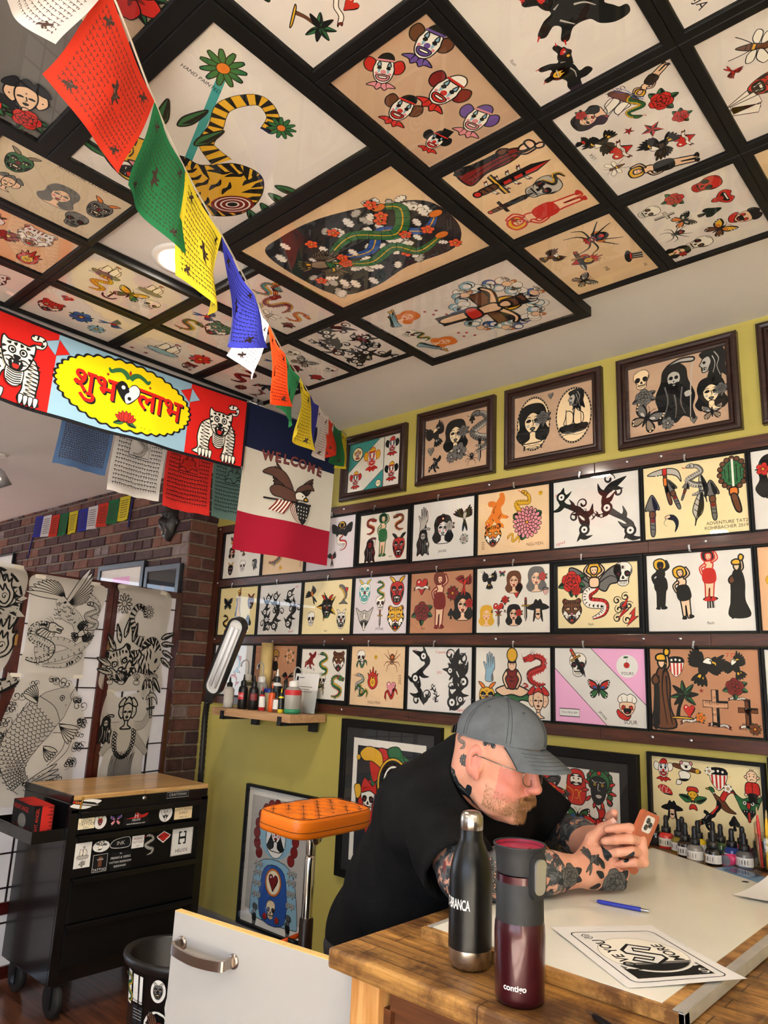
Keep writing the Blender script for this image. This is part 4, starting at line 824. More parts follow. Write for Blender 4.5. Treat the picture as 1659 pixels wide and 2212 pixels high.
# -- ceiling frames
HF = Zr(1.25)
def ceil(xc, yc, sx, sy, kind, pc, lab, spec, up=1, cmap=None, pre=None, ow=1):
    """sx = size along X, sy = along Y (outer)"""
    d = PROF[kind][1][-1][1]
    t = framed(lab, (xc, yc, HF+d), (0, up, 0), (up, 0, 0), sy, sx, kind, pc, spec, cmap=cmap, pre=pre, name='ceiling_picture_frame', cat='framed print', ow=ow)
    for s in (-1, 1): one(lambda b: (b.lathe([(.0001, .003), (.0045, .0026), (.006, 0)], steel, 12, M=Matrix.Translation((s*(sy/2-.012), .006, d))), b.box((s*(sy/2-.003), .006, d+.0012), (.016, .007, .0012), steel)), 'screw_clip', t)
C_ = {'R': {1: -.886, 2: -.570, 3: -.255, 4: .06}, 'L': {1: -1.888, 2: -2.203, 3: -2.517}}
RY = {-2: .265, -1: .660, 0: 1.056, 1: 1.45, 2: 1.846}
def small(side, c, r, pc, lab, spec, up=1, **k): ceil(C_[side][c], RY[r], .3145, .3945, 'flat', pc, lab, spec, up, **k)
small('R', 1, -1, 's', 'ceiling print with a small black palm and banners at the top of the picture', 'palm,78,30,16,-60;banner,80,52,14,-30;heart,84,60,7;flower,72,70,12,,,ry;banner,60,82,14,20;butter,25,50,20;rose,40,25,18,,,rk')
small('R', 1, 0, 't', 'tan ceiling print of six clown heads', 'clown,18,82,20,22,,onykrvbl;clown,16,40,18,40,,orykrpbl;clown,52,64,22,10,,odywbl;clown,46,24,19,20,,onykbl;clown,84,66,20,24,,ovyvrpbl;hat,82,34,10,20,,hk;clown,82,24,15,20,,okykbl')
small('R', 1, 1, 'c', 'peach ceiling print of a skull topped guitar and a woman with long legs', 'pinup,18,50,42,,,kr;womanrose,18,80,10;skull,43,34,20,180,,wh;dagger,42,70,26,0,,hkyk;snake,46,22,14,,,gk;dagger,66,50,42,,,hr;banner,66,36,11;banner,66,48,11;banner,66,60,11;banner,66,72,11;T:SMITH,66,73,5;T:STREET,66,61,5;T:TATTOO,66,49,5;T:PARLOUR,66,37,5;robed,88,48,40,180,,gdysn', -1)
small('R', 1, 2, 'c', 'peach ceiling print of a jester spider and a flaming heart', 'spider,26,66,28;clown,26,68,12,,,oo;hat,68,84,13,-20;heart,50,36,14;flame,52,48,13;dagger,50,36,22,80;moth,80,20,15;eagle,28,14,15;skull,26,16,8;T:MB,74,52,7;T:NL,88,90,6')
small('R', 2, 0, 's', 'ceiling print of three prowling black panthers', 'panther,18,60,28,20;panther,50,62,34,0;panther,84,34,24,-50;flame,84,30,10,,,rd;T:flash,60,6,4')
small('R', 2, 1, 's', 'ceiling print crowded with a red star, hearts, eagles and pin-ups', 'pinup,12,50,30,-16;eagle,33,40,18,20,,nk;star,50,40,10;heartb,44,70,12;heartb,28,22,10;eagle,60,78,16,30,,nk;rose,70,22,13;snake,76,40,14,60;womanrose,84,76,15;ship,84,50,16,30;star,58,56,5;insect,30,84,11;swallow,66,92,9,,,bk;rose,50,16,9;pinup,90,20,18,30;T:USMC,95,46,6,90;T:USA,50,94,5', -1)
small('R', 2, 2, 's', 'ceiling print of red lips with a tongue, a spider and skulls', 'skull,14,70,15,,,wrdk;lips,36,78,14;crybaby,70,84,15,,,wk;rose,16,40,12;spade,48,58,13;butter,74,58,15,20,,rygnbo;skull,84,32,15;spider,60,20,15;womanrose,86,10,13;skull,20,12,12;moth,46,34,13,,,ekjo;cross,32,22,11')
small('R', 3, 0, 's', 'ceiling print with bold black letter shapes in the upper right corner', 'tribal,60,50,40,80,,3;star,30,40,20,,,re;T:RJA,88,16,10')
small('R', 3, 1, 's', 'ceiling print of a white poodle, a wasp and playing cards', 'poodle,44,70,26;heart,12,84,5;heart,20,60,5;heart,32,52,5;insect,24,34,18,-30;oni,56,34,18;cards,64,12,18;swallow,34,14,8,,,br;clown,86,60,16;heart,60,88,5')
small('R', 3, 2, 'c', 'cream ceiling print cut by the right edge of the picture', 'skull,30,60,20;rose,70,40,24')
small('L', 1, -1, 'g', 'brown ceiling print of grey helmeted heads beside the red prayer flag', 'oni,20,70,19,,,rgog;heads,24,30,17,,,re;woman,58,50,22,,,ke;oni,86,62,19,,,reyo;skull,80,22,17,,,we;T:ADVENTURE TATTOO,60,95,5', cmap=dict(y='j', w='c'))
small('L', 1, 1, 's', 'pinkish ceiling print of small dragons beside the blue prayer flag', 'dragon,24,76,18,,,gt;pinup,30,84,16,40,,so;dragon,50,56,22,90,,gdop;dragon,80,52,16,,,go;insect,60,22,16,,,nh;snake,30,30,20,90,,gl;rose,86,24,10,,,rd')
small('L', 1, 2, 's', 'ceiling print filled with tangled thorny black branches', 'tribal,20,50,40,0,,2;tribal,40,40,40,60,,4;tribal,60,60,42,20,,6;tribal,80,46,40,-20,,8;tribal,50,76,30,90,,10;tribal,74,20,30,70,,14;tribal,26,20,24,110,,16;sun,44,80,15,,,kdad')
small('L', 2, -1, 'o', 'orange ceiling print of white tigers and flowers left of the bare ceiling bay', 'tiger,70,70,24,,,oakn;flower,30,70,22,,,ra;tiger,30,30,22,,,oa;flame,80,24,20;flower,54,50,14,,,rd')
small('L', 2, 0, 's', 'pale ceiling print of dark fighting ships below the ceiling light', 'ship,26,70,20,,,ne;ship,70,74,18,,,ne;butter,60,40,20,,,ryby;snake,30,36,22,,,gy;skull,84,36,15;anchor,48,20,14')
small('L', 2, 1, 's', 'ceiling print of a rearing tiger behind the yellow prayer flag', 'tiger,46,50,24,,,og;skull,80,40,18;swallow,20,70,18;rose,76,76,14,,,rp;dragon,20,30,20')
small('L', 2, 2, 's', 'ceiling print of bats and roses behind the small red prayer flag', 'moth,46,66,20;rose,50,36,16,,,rd;skull,22,76,13;rose,86,40,13;swallow,24,30,16;skull,80,78,13')
small('L', 3, -1, 's', 'ceiling print at the far left edge above the banner', 'tiger,70,50,26,,,oa;rose,30,50,22,,,rp')
small('L', 3, 0, 's', 'ceiling print of a red lion and lilies over the left half of the banner', 'tiger,20,40,20,,,or;flower,52,44,18,,,rb;lips,24,80,10;swallow,80,60,18;flower,76,26,14,,,rl')
small('L', 3, 1, 's', 'ceiling print of a battleship and red stars over the yellow oval', 'ship,40,50,28,,,nl;star,12,12,5;star,30,12,5;star,90,12,5;flower,80,60,20;tiger,82,24,14,,,od')
small('L', 3, 2, 's', 'ceiling print of a black snake over the right end of the banner', 'snake,30,60,28,,,gdyk;fish,76,24,16,,,ld;panther,70,60,24;flower,50,20,12,,,rd')
small('L', 1, -2, 'g', 'small brown ceiling print at the upper left corner of the picture', 'oni,40,50,26,,,rg;skull,76,50,20')
def bigtiger(a, w, h):
    a.z = 1; k = h/100
    S = lambda P: [(-w/2+w*x/100, -h/2+h*y/100) for x, y in P]
    a.line(S([(46, 34), (33, 60), (21, 84)]), 't', .009*2.2); a.z = 3
    for x, y, s, r in ((19, 86, .05, 30), (62, 80, .035, -10)): petals(a_push(a, -w/2+w*x/100, -h/2+h*y/100, s), 11, .1, 1, .15, 'g', 0, .05); a.pop(); a.circ(-w/2+w*x/100, -h/2+h*y/100, s*.3, 'o', .002)
    body = crom(S([(26, 24), (40, 36), (52, 38), (64, 50), (80, 52), (92, 40), (94, 24), (82, 12), (66, 12), (52, 14), (40, 8), (26, 10)]), 6)
    a.z = 5; a.poly(body, 'y'); a.line(body, 'k', .003, closed=True)
    fr = band(a, S([(58, 46), (44, 50), (40, 60), (34, 72), (42, 84), (54, 82), (58, 74)]), [.03, .018, .016, .016, .015, .014, .012], 'y', .003)
    for i in range(2, len(fr)-1, 3):
        p, n, q = fr[i]; a.line([(p[0]+n[0]*q, p[1]+n[1]*q), (p[0]-n[0]*q, p[1]-n[1]*q)], 'k', .016, w1=.006)
    n = len(body)
    for i in range(2, n, 2):
        p, q0, q1 = body[i], body[i-1], body[(i+1) % n]; tx, ty = q1[0]-q0[0], q1[1]-q0[1]; l = hypot(tx, ty) or 1; nx, ny = ty/l, -tx/l; e = .035+.02*(i % 4 == 0)
        a.z = 9; a.poly([(p[0]-tx*.35, p[1]-ty*.35), (p[0]+nx*e*.6+tx*.1, p[1]+ny*e*.6+ty*.1), (p[0]+nx*e+tx*.8, p[1]+ny*e+ty*.8), (p[0]+tx*.35, p[1]+ty*.35)], 'k')
    R = random.Random(3)
    for x, y, r in ((50, 30, 60), (56, 28, 70), (62, 28, 80), (68, 32, 90), (74, 34, 100), (66, 18, 80), (58, 18, 70), (74, 18, 100), (70, 44, 60), (78, 46, 90), (48, 22, 50), (62, 40, 40), (44, 16, 40)):
        a.push(-w/2+w*x/100, -h/2+h*y/100, .032, r); a.poly(crom([(-1, 0), (-.3, .3), (.2, .12), (1, .25), (.4, -.2), (-.2, -.1)], 3), 'k'); a.pop()
    for s_, c_ in ((.062, 'd'), (.052, 'w'), (.047, 'd'), (.036, 'w'), (.031, 'd'), (.02, 'w'), (.015, 'k')): a.circ(*S([(85, 27)])[0], s_, c_, 0, s_*.6, 22, 60)
    a.put('tiger', -w/2+w*.25, -h/2+h*.20, .105, 20, cmap=dict(o=a.map.get('y', 'y')))
    for x, y, r in ((92, 46, 0), (95, 38, -20), (94, 30, -30), (84, 8, -50), (78, 6, -70), (70, 6, -90), (90, 52, 20), (20, 44, 110), (26, 50, 80), (14, 36, 130), (40, 46, 80), (10, 20, 160), (14, 12, 170)):
        a.push(-w/2+w*x/100, -h/2+h*y/100, .0011, r); leaf(a, 0, 0, 90, 12, 0, 'g'); a.pop()
    a.z = 3; a.text('HAND PAINTED', -.34*w, .26*h, .014)
def a_push(a, x, y, s): a.push(x, y, s); return a
def sleeve(a, w, h):
    R = random.Random(5); S = lambda x, y: (-w/2+w*x/100, -h/2+h*y/100)
    a.z = 1; a.poly(crom([S(*p) for p in ((14, 8), (50, 4), (84, 8), (92, 30), (86, 56), (88, 84), (70, 97), (40, 97), (24, 80), (10, 50), (8, 24))], 6), 'z')
    for i in range(60):
        x, y = R.uniform(14, 86), R.uniform(9, 92); a.z = 3+i; a.put('cloud', *S(x, y), R.uniform(.018, .03), R.uniform(0, 360), cmap={'h': R.choice('hej'), 'w': R.choice('hwa')})
    a.z = 66
    for i in range(11): a.put('flower', *S(R.uniform(16, 84), R.uniform(10, 88)), .024, R.uniform(0, 90), cmap={'r': 'u', 'g': 'z'})
    a.z = 68
    for P, c, q in (([(46, 30), (56, 50), (44, 66), (60, 82), (50, 95)], 'b', .016), ([(44, 30), (36, 52), (52, 70), (34, 84), (24, 76)], 'g', .02), ([(50, 28), (66, 44), (62, 62), (76, 70), (70, 88)], 'g', .018)):
        fr = band(a, [S(*p) for p in P], [q*.4, q, q*1.1, q, q*.3], c, .003); a.line([f[0] for f in fr], 'y', .004)
        for i in range(1, len(fr), 2):
            p, n, z = fr[i]; a.line([(p[0]+n[0]*z, p[1]+n[1]*z), (p[0]-n[0]*z, p[1]-n[1]*z)], 'k', .0016)
        a.circ(*fr[-2][0], .014, 'o', .002, .022)
    a.put('eagle', *S(46, 22), .085, -30, cmap={'n': 'j', 'w': 'g', 'k': 'k'}); a.put('rose', *S(56, 34), .03, cmap={'r': 'u'})
def crucif(a, w, h):
    S = lambda x, y: (-w/2+w*x/100, -h/2+h*y/100); R = random.Random(4); a.z = 1
    n = 0
    for k in range(64):
        t = k/64*6.283; q = 1+.12*sin(5*t); x, y = 54+(34+R.uniform(-7, 6))*cos(t), 70+(22+R.uniform(-6, 4))*sin(t); a.z = 2+k*2
        a.circ(*S(x, y), .022, R.choice('blwl'), .002); a.circ(S(x, y)[0]+.003, S(x, y)[1]+.004, .014, 'a')
    a.z = 132
    for x, y, r in ((28, 88, 20), (52, 95, 0), (82, 84, -20), (88, 62, -40), (76, 50, -40), (22, 64, 30)): a.put('cherub', *S(x, y), .04, r)
    a.z = 134; a.put('christ', *S(52, 60), .19, -6)
    for x, y in ((30, 40), (34, 36), (40, 42), (26, 34), (76, 38), (80, 34), (72, 34), (84, 40)): a.circ(*S(x, y), .005, 'r', .001)
    a.put('woman', *S(24, 22), .05, 10, cmap={'k': 'o'}); a.put('woman', *S(78, 20), .05, -10, cmap={'k': 'o'}); a.put('robed', *S(20, 14), .06, 60, cmap={'g': 'l'}); a.put('robed', *S(80, 10), .06, -60, cmap={'g': 'l'})
    a.put('skull', *S(48, 10), .035); a.put('snake', *S(58, 14), .04, 80)
def necklace(a, w, h):
    S = lambda x, y: (-w/2+w*x/100, -h/2+h*y/100); a.z = 1
    a.poly([S(*p) for p in ((30, 0), (100, 0), (100, 60), (70, 70), (40, 40))], 'e'); a.z = 3
    for k in range(16): a.put('skull', *S(60+26*cos(1.2+k*.22), 42+30*sin(1.2+k*.22)), .022)
    band(a, [S(*p) for p in ((50, 20), (66, 10), (84, 12))], [.03, .025, .02], 'z', .003); band(a, [S(*p) for p in ((40, 8), (60, 4))], [.02, .02], 'y', .002)
    a.put('heads', *S(84, 18), .07, 20, cmap={'r': 'z'}); a.put('rose', *S(90, 8), .045); a.put('flower', *S(88, 88), .07); a.put('flower', *S(78, 96), .05); a.put('rose', *S(70, 6), .05)
bigx = -1.3945
ceil(bigx, .32, .700, .535, 'big', 'g', 'large ceiling print of a dark figure with a skull necklace and red flowers, upper left', '', pre=necklace)
ceil(bigx, .852, .700, .529, 'big', 's', 'large ceiling print of a crouching yellow tiger', '', pre=bigtiger, ow=1)
ceil(bigx, 1.383, .697, .529, 'big', 'c', 'large ceiling print of a phoenix sleeve with clouds and red blossoms', '', pre=sleeve)
ceil(bigx, 1.905, .697, .513, 'big', 's', 'large ceiling print of a crucifixion in blue clouds', '', pre=crucif)
# ---------------------------------------------------------------- cloth helpers
def drape(o, fn, seg=.05):
    """cut long edges, then move every vertex by fn(local co)"""
    me = o.data; V = [v.co.copy() for v in me.vertices]; F = []
    for p in me.polygons:
        q = list(p.vertices)
        for i in range(1, len(q)-1): F.append((q[0], q[i], q[i+1], p.material_index))
    for _ in range(6):
        mid = {}; G = []; more = False
        def m(a, b):
            k = (a, b) if a < b else (b, a)
            if k not in mid:
                if (V[a]-V[b]).length > seg: V.append((V[a]+V[b])*.5); mid[k] = len(V)-1
                else: mid[k] = None
            return mid[k]
        for a, b, c, t in F:
            x, y, z = m(a, b), m(b, c), m(c, a)
            if x is None and y is None and z is None: G.append((a, b, c, t)); continue
            more = True
            while x is None or (z is not None and y is None): a, b, c, x, y, z = b, c, a, y, z, x
            if y is None: G += [(a, x, c, t), (x, b, c, t)]
            elif z is None: G += [(x, b, y, t), (a, x, y, t), (a, y, c, t)]
            else: G += [(a, x, z, t), (x, b, y, t), (z, y, c, t), (x, y, z, t)]
        F = G
        if not more: break
    n = bpy.data.meshes.new(me.name); n.from_pydata([fn(v) for v in V], [], [f[:3] for f in F])
    for q in me.materials: n.materials.append(q)
    n.polygons.foreach_set('material_index', [f[3] for f in F]); n.polygons.foreach_set('use_smooth', [True]*len(F)); n.update()
    o.data = n; bpy.data.meshes.remove(me)
for k, c in dict(r='e2402c', g='2e7a4c', y='ecd53a', b='3a3fa8', a='ece6e4', u='f0481f').items(): cloth('flag_'+k, c, .45, .05, 60)
for k, c in dict(b='54719a', a='cfcac4', r='d2322c', g='5d7870').items(): cloth('old_flag_'+k, c, .3, .12, 25)
def script_rows(a, rows, x0=.07, x1=.93, y0=.08, y1=.94, c='k', pic=None, seed=0, w=.011):
    """rows of small block printed script, with a picture window left free"""
    R = random.Random(seed)
    for r in range(rows):
        y = y1-(y1-y0)*(r+.5)/rows; x = x0
        while x < x1:
            l = R.uniform(.02, .05); xe = min(x1, x+l)
            if not (pic and pic[0] < x < pic[2] and pic[1] < y < pic[3]):
                a.z = 1; a.line([(x, y), (x+(xe-x)*.5, y+R.uniform(-.006, .008)), (xe, y)], c, w)
                a.line([((x+xe)/2, y), ((x+xe)/2+R.uniform(-.006, .006), y-.022)], c, w*.8)
            x = xe+R.uniform(.004, .014)
mat('print_dim', '4a3a34', rough=.9, spec=.1)
# ---------------------------------------------------------------- long string of prayer flags across the room
CORD = [(-1.031, .288, 1.2), (-1.096, .425, 1.16), (-1.228, .598, 1.12), (-1.322, .736, 1.09), (-1.442, .926, 1.07), (-1.603, 1.152, 1.065), (-1.723, 1.307, 1.07), (-1.87, 1.499, 1.08), (-2.016, 1.698, 1.1), (-2.129, 1.849, 1.11), (-2.228, 1.992, 1.125), (-2.345, 2.16, 1.15), (-2.431, 2.275, 1.17), (-2.517, 2.416, 1.19), (-2.605, 2.535, 1.216)]
FLAGS = [('a', 0, 1, (-1.11, .361, .997), (-1.101, .272, 1.04)), ('r', 1, 2, (-1.274, .567, .954), (-1.223, .388, 1.022)), ('g', 2, 3, (-1.392, .794, .935), (-1.298, .602, .96)), ('y', 3, 4, (-1.526, .96, .89), (-1.42, .787, .889)),
 ('b', 4, 5, (-1.565, 1.189, .898), (-1.494, 1.036, .842)), ('a', 5, 6, (-1.798, 1.319, .902), (-1.694, 1.152, .894)), ('u', 6, 7, (-1.897, 1.564, .91), (-1.765, 1.386, .853)), ('g', 7, 8, (-2.089, 1.708, .916), (-1.926, 1.531, .906)),
 ('y', 8, 9, (-2.159, 1.919, .887), (-2.051, 1.756, .909)), ('b', 9, 10, (-2.279, 2.02, .941), (-2.194, 1.859, .937)), ('a', 10, 11, (-2.389, 2.198, .954), (-2.265, 2.03, .956)), ('r', 11, 12, (-2.493, 2.281, 1.002), (-2.35, 2.16, .987)),
 ('g', 12, 13, (-2.533, 2.471, 1.018), (-2.44, 2.3, .997)), ('y', 13, 14, (-2.609, 2.53, 1.041), (-2.565, 2.441, 1.006))]
gar = thing('prayer_flag_garland', 'long string of bright prayer flags hanging from the ceiling frames to the clown frame', 'prayer flags', (-1.8, 1.4, Zr(1.07)))
o3 = Vector((-1.8, 1.4, 1.07))
cordm = mat('flag_cord', 'd9d2c4', rough=.8)
CP = crom([(-.80, -.02, 1.272)]+CORD, 6, False); CP.append((-2.635, 2.552, 1.222))
one(lambda b: b.tube([Vector(p)-o3 for p in CP], .0022, cordm, 6), 'cord', gar)
def flag_patch(A, B, C, D, c, seed, parent, curl):
    A, B, C, D = [Vector(p)-o3 for p in (A, B, C, D)]; nrm = (B-A).cross(D-A).normalized()
    R = random.Random(seed); ph = R.uniform(0, 6)
    def P(u, v):       # u along the cord, v down
        p = (A*(1-u)+B*u)*(1-v)+(D*(1-u)+C*u)*v
        return p+nrm*(curl*sin(pi*u)*v+.010*sin(5*v+ph+2*u)*v+.006*sin(9*u+ph)*(.3+v)) + Vector((0, 0, -.012*sin(pi*u)*(1-v)))
    o = one(lambda b: b.grid(P, 22, 22, MATS['flag_'+c]), 'flag', parent, fix=False)
    a = Art(); a.DZ = 1e-6; script_rows(a, 15, seed=seed, pic=(.38, .40, .62, .62), w=.007, c='print_dim'); a.z = 2
    a.push(.5, .52, .0011, 0); a.put('panther', 0, 0, 92, 60, cmap={q: 'print_dim' for q in 'kgyrdw'}); a.pop()
    for q in ((.16, .86), (.84, .86), (.16, .14), (.84, .14)): a.z = 3; a.put('panther', q[0], q[1], .06, cmap={x: 'print_dim' for x in 'kgrdy'})
    vs = a.b.v; b = a.b; k = len(vs)
    if k:
        def N_(u, v):
            e = .01; d = (P(u+e, v)-P(u-e, v)).cross(P(u, v+e)-P(u, v-e)); return d.normalized() if d.length > 1e-9 else nrm
        new = []
        for (x, y, z) in vs:
            u, v = x, 1-y; n = N_(u, v); new.append((P(u, v)+n*.0006, P(u, v)-n*.0006))
        b.v = [tuple(q[0]) for q in new]+[tuple(q[1]) for q in new]
        f0 = list(b.f); b.f = f0+[[i+k for i in f] for f in f0]; b.m = b.m*2; b.sm = [True]*len(b.f)
        b.build('block_print', o, fix=False)
for i, (c, p, q, C, D) in enumerate(FLAGS): flag_patch(CORD[p], CORD[q], C, D, c, i+3, gar, (.05, -.03, .035, -.05, .06, -.045, .03, -.03)[i % 8])
# ---------------------------------------------------------------- faded flags behind the banner
gar2 = thing('faded_prayer_flags', 'string of large faded prayer flags hanging behind the tiger banner', 'prayer flags', (-2.86, 1.6, Zr(1.12)))
one(lambda b: b.tube([(0, y-1.6, .03*(y-1.6)**2-.012) for y in np.linspace(.6, 2.35, 24)], .003, cordm, 6), 'cord', gar2)
for i, (c, y0, y1, zb) in enumerate((('b', 1.175, 1.40, .765), ('a', 1.41, 1.655, .705), ('r', 1.668, 1.915, .69), ('g', 1.925, 2.17, .695))):
    w, h = y1-y0, 1.105-zb
    o = thing_p = one(lambda b: b.grid(lambda u, v: Vector((.012*sin(6*u+i)*(v), y0-1.6+w*u+.008*sin(4*v+i), -h*v-.012+(.0015*(v > .97)*sin(19*u)))), 24, 20, MATS['old_flag_'+c]), 'flag', gar2, fix=False)
    if c == 'b': script = 8
    a = Art(); a.st = [(0, 0, 1, 0, 1)]; script_rows(a, 19 if c != 'b' else 30, seed=20+i, pic=(.30, .42, .70, .86) if c != 'b' else None, w=.009, c='print_dim' if c == 'b' else 'k'); a.z = 2
    if c != 'b':
        a.line([(.3, .44), (.3, .8), (.4, .88), (.6, .88), (.7, .8), (.7, .44), (.3, .44)], 'k', .008); a.z = 3
        a.put('meditate' if c != 'a' else 'dragon', .5, .64, .2, cmap={q: {'a': 'old_flag_a', 'r': 'old_flag_r', 'g': 'old_flag_g'}[c] for q in 'gsprowby'})
    for j, (x, y, z) in enumerate(a.b.v):
        a.b.v[j] = (.012*sin(6*x+i)*(1-y)+.0012+z*10, y0-1.6+w*x+.008*sin(4*(1-y)+i), -h*(1-y)-.012)
    a.build('block_print', o)
# ---------------------------------------------------------------- printed tiger banner
B_RED, B_BLUE, B_YEL, B_BLK = cloth('banner_red', 'd5241f', .12, .03), cloth('banner_sky', '93bad2', .12, .04), cloth('banner_yellow', 'f4d90f', .05, .02), cloth('banner_black', '1b1b1f', .02, .02)
def whitetiger(a):
    K = ('banner_black', 'w')
    a.shape([(26, 36), (44, 56), (64, 62), (72, 80), (60, 94), (36, 92), (30, 82), (40, 76), (58, 80), (58, 70), (40, 66), (22, 48)], 'w', 3)
    for t in ((34, 86, 36, 94), (46, 82, 48, 94), (60, 82, 68, 90), (58, 66, 66, 74), (46, 58, 40, 66), (34, 46, 28, 52)): a.line([t[:2], t[2:]], 'k', 5)
    a.shape([(-50, 20), (-70, 0), (-78, -40), (-74, -74), (-90, -92), (-30, -96), (-34, -60), (-26, -30), (0, -36), (22, -34), (26, -60), (20, -94), (74, -96), (64, -74), (66, -20), (56, 10), (40, 26), (-20, 30)], 'w', 4)
    for s in (-1, 1):
        for i in range(9):
            y = 10-i*11; x = 48 if s > 0 else -52; wob = 14+4*(i % 2)
            a.poly([(x-wob*.9, y+4), (x+wob, y+1), (x+wob*1.05, y-4), (x+2, y-1)], 'k'); a.poly([(x-wob, y-2), (x+2, y-4), (x-wob*.8, y-7)], 'k')
        for k in range(4): a.shape([(s*(26+k*13)+dx, -88-dy) for dx, dy in ((-6, -10), (6, -10), (5, 8), (0, 16), (-5, 8))], 'w', 3)
    a.shape([(-20, -10), (20, -10), (22, -50), (0, -64), (-22, -50)], 'w', 3)
    for i in range(6): a.curve([(-20, -22-i*6), (0, -27-i*6), (20, -22-i*6)], 'k', 3)
    a.shape([(0, 56), (26, 54), (40, 62), (44, 48), (40, 20), (26, -12), (0, -22), (-26, -12), (-40, 20), (-44, 48), (-40, 62), (-26, 54)], 'w', 4)
    a.data('wcm 15,30,9;kcnm 14,30,4.5;k -16,2 0,6 16,2 14,-14 0,-20 -14,-14;rn -8,-6 8,-6 6,-16 -6,-16;wsn -12,2 -7,2 -9,-6;wsn 12,2 7,2 9,-6;k -8,16 8,16 0,8;knm 4,52 14,48 6,42;knm 20,50 32,46 22,42;knm 40,36 30,34 40,28;knm 38,20 28,20 36,12;kml 10,8 22,10 34,4;kml 16,-4 28,0')
def kite(a, x, y, s, c0='banner_red', c1='banner_sky'):
    a.push(x, y, s, -6)
    a.shape([(-100, 10), (0, 70), (0, -60)], c0, 4, False); a.shape([(0, 70), (96, -4), (0, -60)], c1, 4, False); a.pop()
def banner_obj():
    y0, y1, z0, z1 = .735, 1.913, .882, 1.212; cy, cz = (y0+y1)/2, (z0+z1)/2; w, h = y1-y0, z1-z0
    t = thing('hanging_banner', 'long red and blue banner with two white tigers and a yellow oval of red script', 'banner', M=basis((-2.62, cy, Zr(cz)), (0, 1, 0), (0, 0, 1)))
    def wave(p):
        v = (h/2-p.y)/h
        return Vector((p.x, p.y-.012*(1-(2*p.x/w)**2)*1.0, p.z+.010*sin(9*p.x+1)*v+.006*sin(21*p.x)*v))
    g = one(lambda b: b.grid(lambda u, v: Vector(((u-.5)*w, (v-.5)*h, 0)), 160, 30, B_BLK), 'cloth', t, fix=False); drape(g, wave, 9)
    a = Art(); a.base = .002; e = .012
    a.DZ = 1e-4; a.z = 1
    yl, yr = 1.030-cy, 1.607-cy
    def rect(x0, x1, m):
        a.poly([(x0, -h/2+e), (x1, -h/2+e), (x1, h/2-e), (x0, h/2-e)], m); a.z = 1
    rect(yl, yr, 'banner_sky'); rect(-w/2+e, yl, 'banner_red'); rect(yr, w/2-e, 'banner_red')
    oc = 1.324-cy; S = [(oc+(.279+.010*abs(sin(t*19)))*cos(t), .004+(.131+.010*abs(sin(t*19)))*sin(t)) for t in np.linspace(0, 2*pi, 230, endpoint=False)]
    a.z = 3; a.poly([(oc+(x-oc)*1.035, .004+(y-.004)*1.06) for x, y in S], 'banner_black'); a.z = 4; a.poly(S, 'banner_yellow')
    for dx, dz, c, z in ((.007, -.006, 'banner_black', 6), (.0035, -.003, 'banner_black', 7), (0, 0, 'banner_red', 9)):
        for s, x, r in (('शुभ', -.134, 0), ('लाभ', .142, -2)):
            a.z = z; a.text(s, oc+x+dx, .008+dz, .128, c, r, off=.016)
    a.z = 10; a.push(oc, .02, .00062)
    a.shape([(0, -78), (-66, -14), (-78, 34), (-50, 64), (-20, 56), (0, 30), (20, 56), (50, 64), (78, 34), (66, -14)], 'k', 4)
    a.poly(crom([(0, -74), (62, -14), (73, 34), (48, 59), (22, 52), (2, 26), (6, 6), (-14, -14), (-20, -40)], 6), 'w'); a.circ(-36, 26, 13, 'w'); a.circ(10, -38, 13, 'k'); a.pop()
    for f in (1, -1):
        a.z = 10; a.push(oc, .098, .00085, 0, f)
        fr = band(a, [(4, -26), (20, -4), (44, 6), (70, -2), (92, -14), (104, 0)], [9, 11, 9, 8, 7, 3], 'g', 3); a.circ(106, -34, 5, 'r', 2); a.pop()
    a.z = 10; a.push(oc, .103, .0004); a.shape([(0, 30), (14, 0), (0, -30), (-14, 0)], 'r', 4, False); a.pop()
    a.z = 10; a.push(oc, -.078, .00048); leaf(a, -10, -50, 90, 20, 200); leaf(a, 10, -50, 90, 20, -20)
    for r in (150, 30, 130, 50, 110, 70, 90): a.push(0, -56, 1, r); a.shape([(0, 0), (50, 20), (100, 0), (50, -20)], 'r', 4); a.pop()
    a.pop()
    for x in (1.758-cy, .885-cy): a.z = 6; a.push(x+.008, -.012, .00137); whitetiger(a); a.pop()
    a.z = 4; kite(a, yr, .098, .00050); a.z = 4; kite(a, yl, .098, .00050, 'banner_sky', 'banner_red')
    o = a.build('printed_design', t); drape(o, wave, .022); 
    for (x, y) in ((w/2-.006, h/2-.006), (w/2-.006, -h/2+.006), (-w/2+.006, h/2-.006), (-w/2+.006, -h/2+.006)):
        one(lambda b: b.tube([(x+.005*cos(q), y-.0+.005*sin(q), .002) for q in np.linspace(0, 2*pi, 12, endpoint=False)], .0018, steel, 6, closed=True), 'grommet', t)
banner_obj()
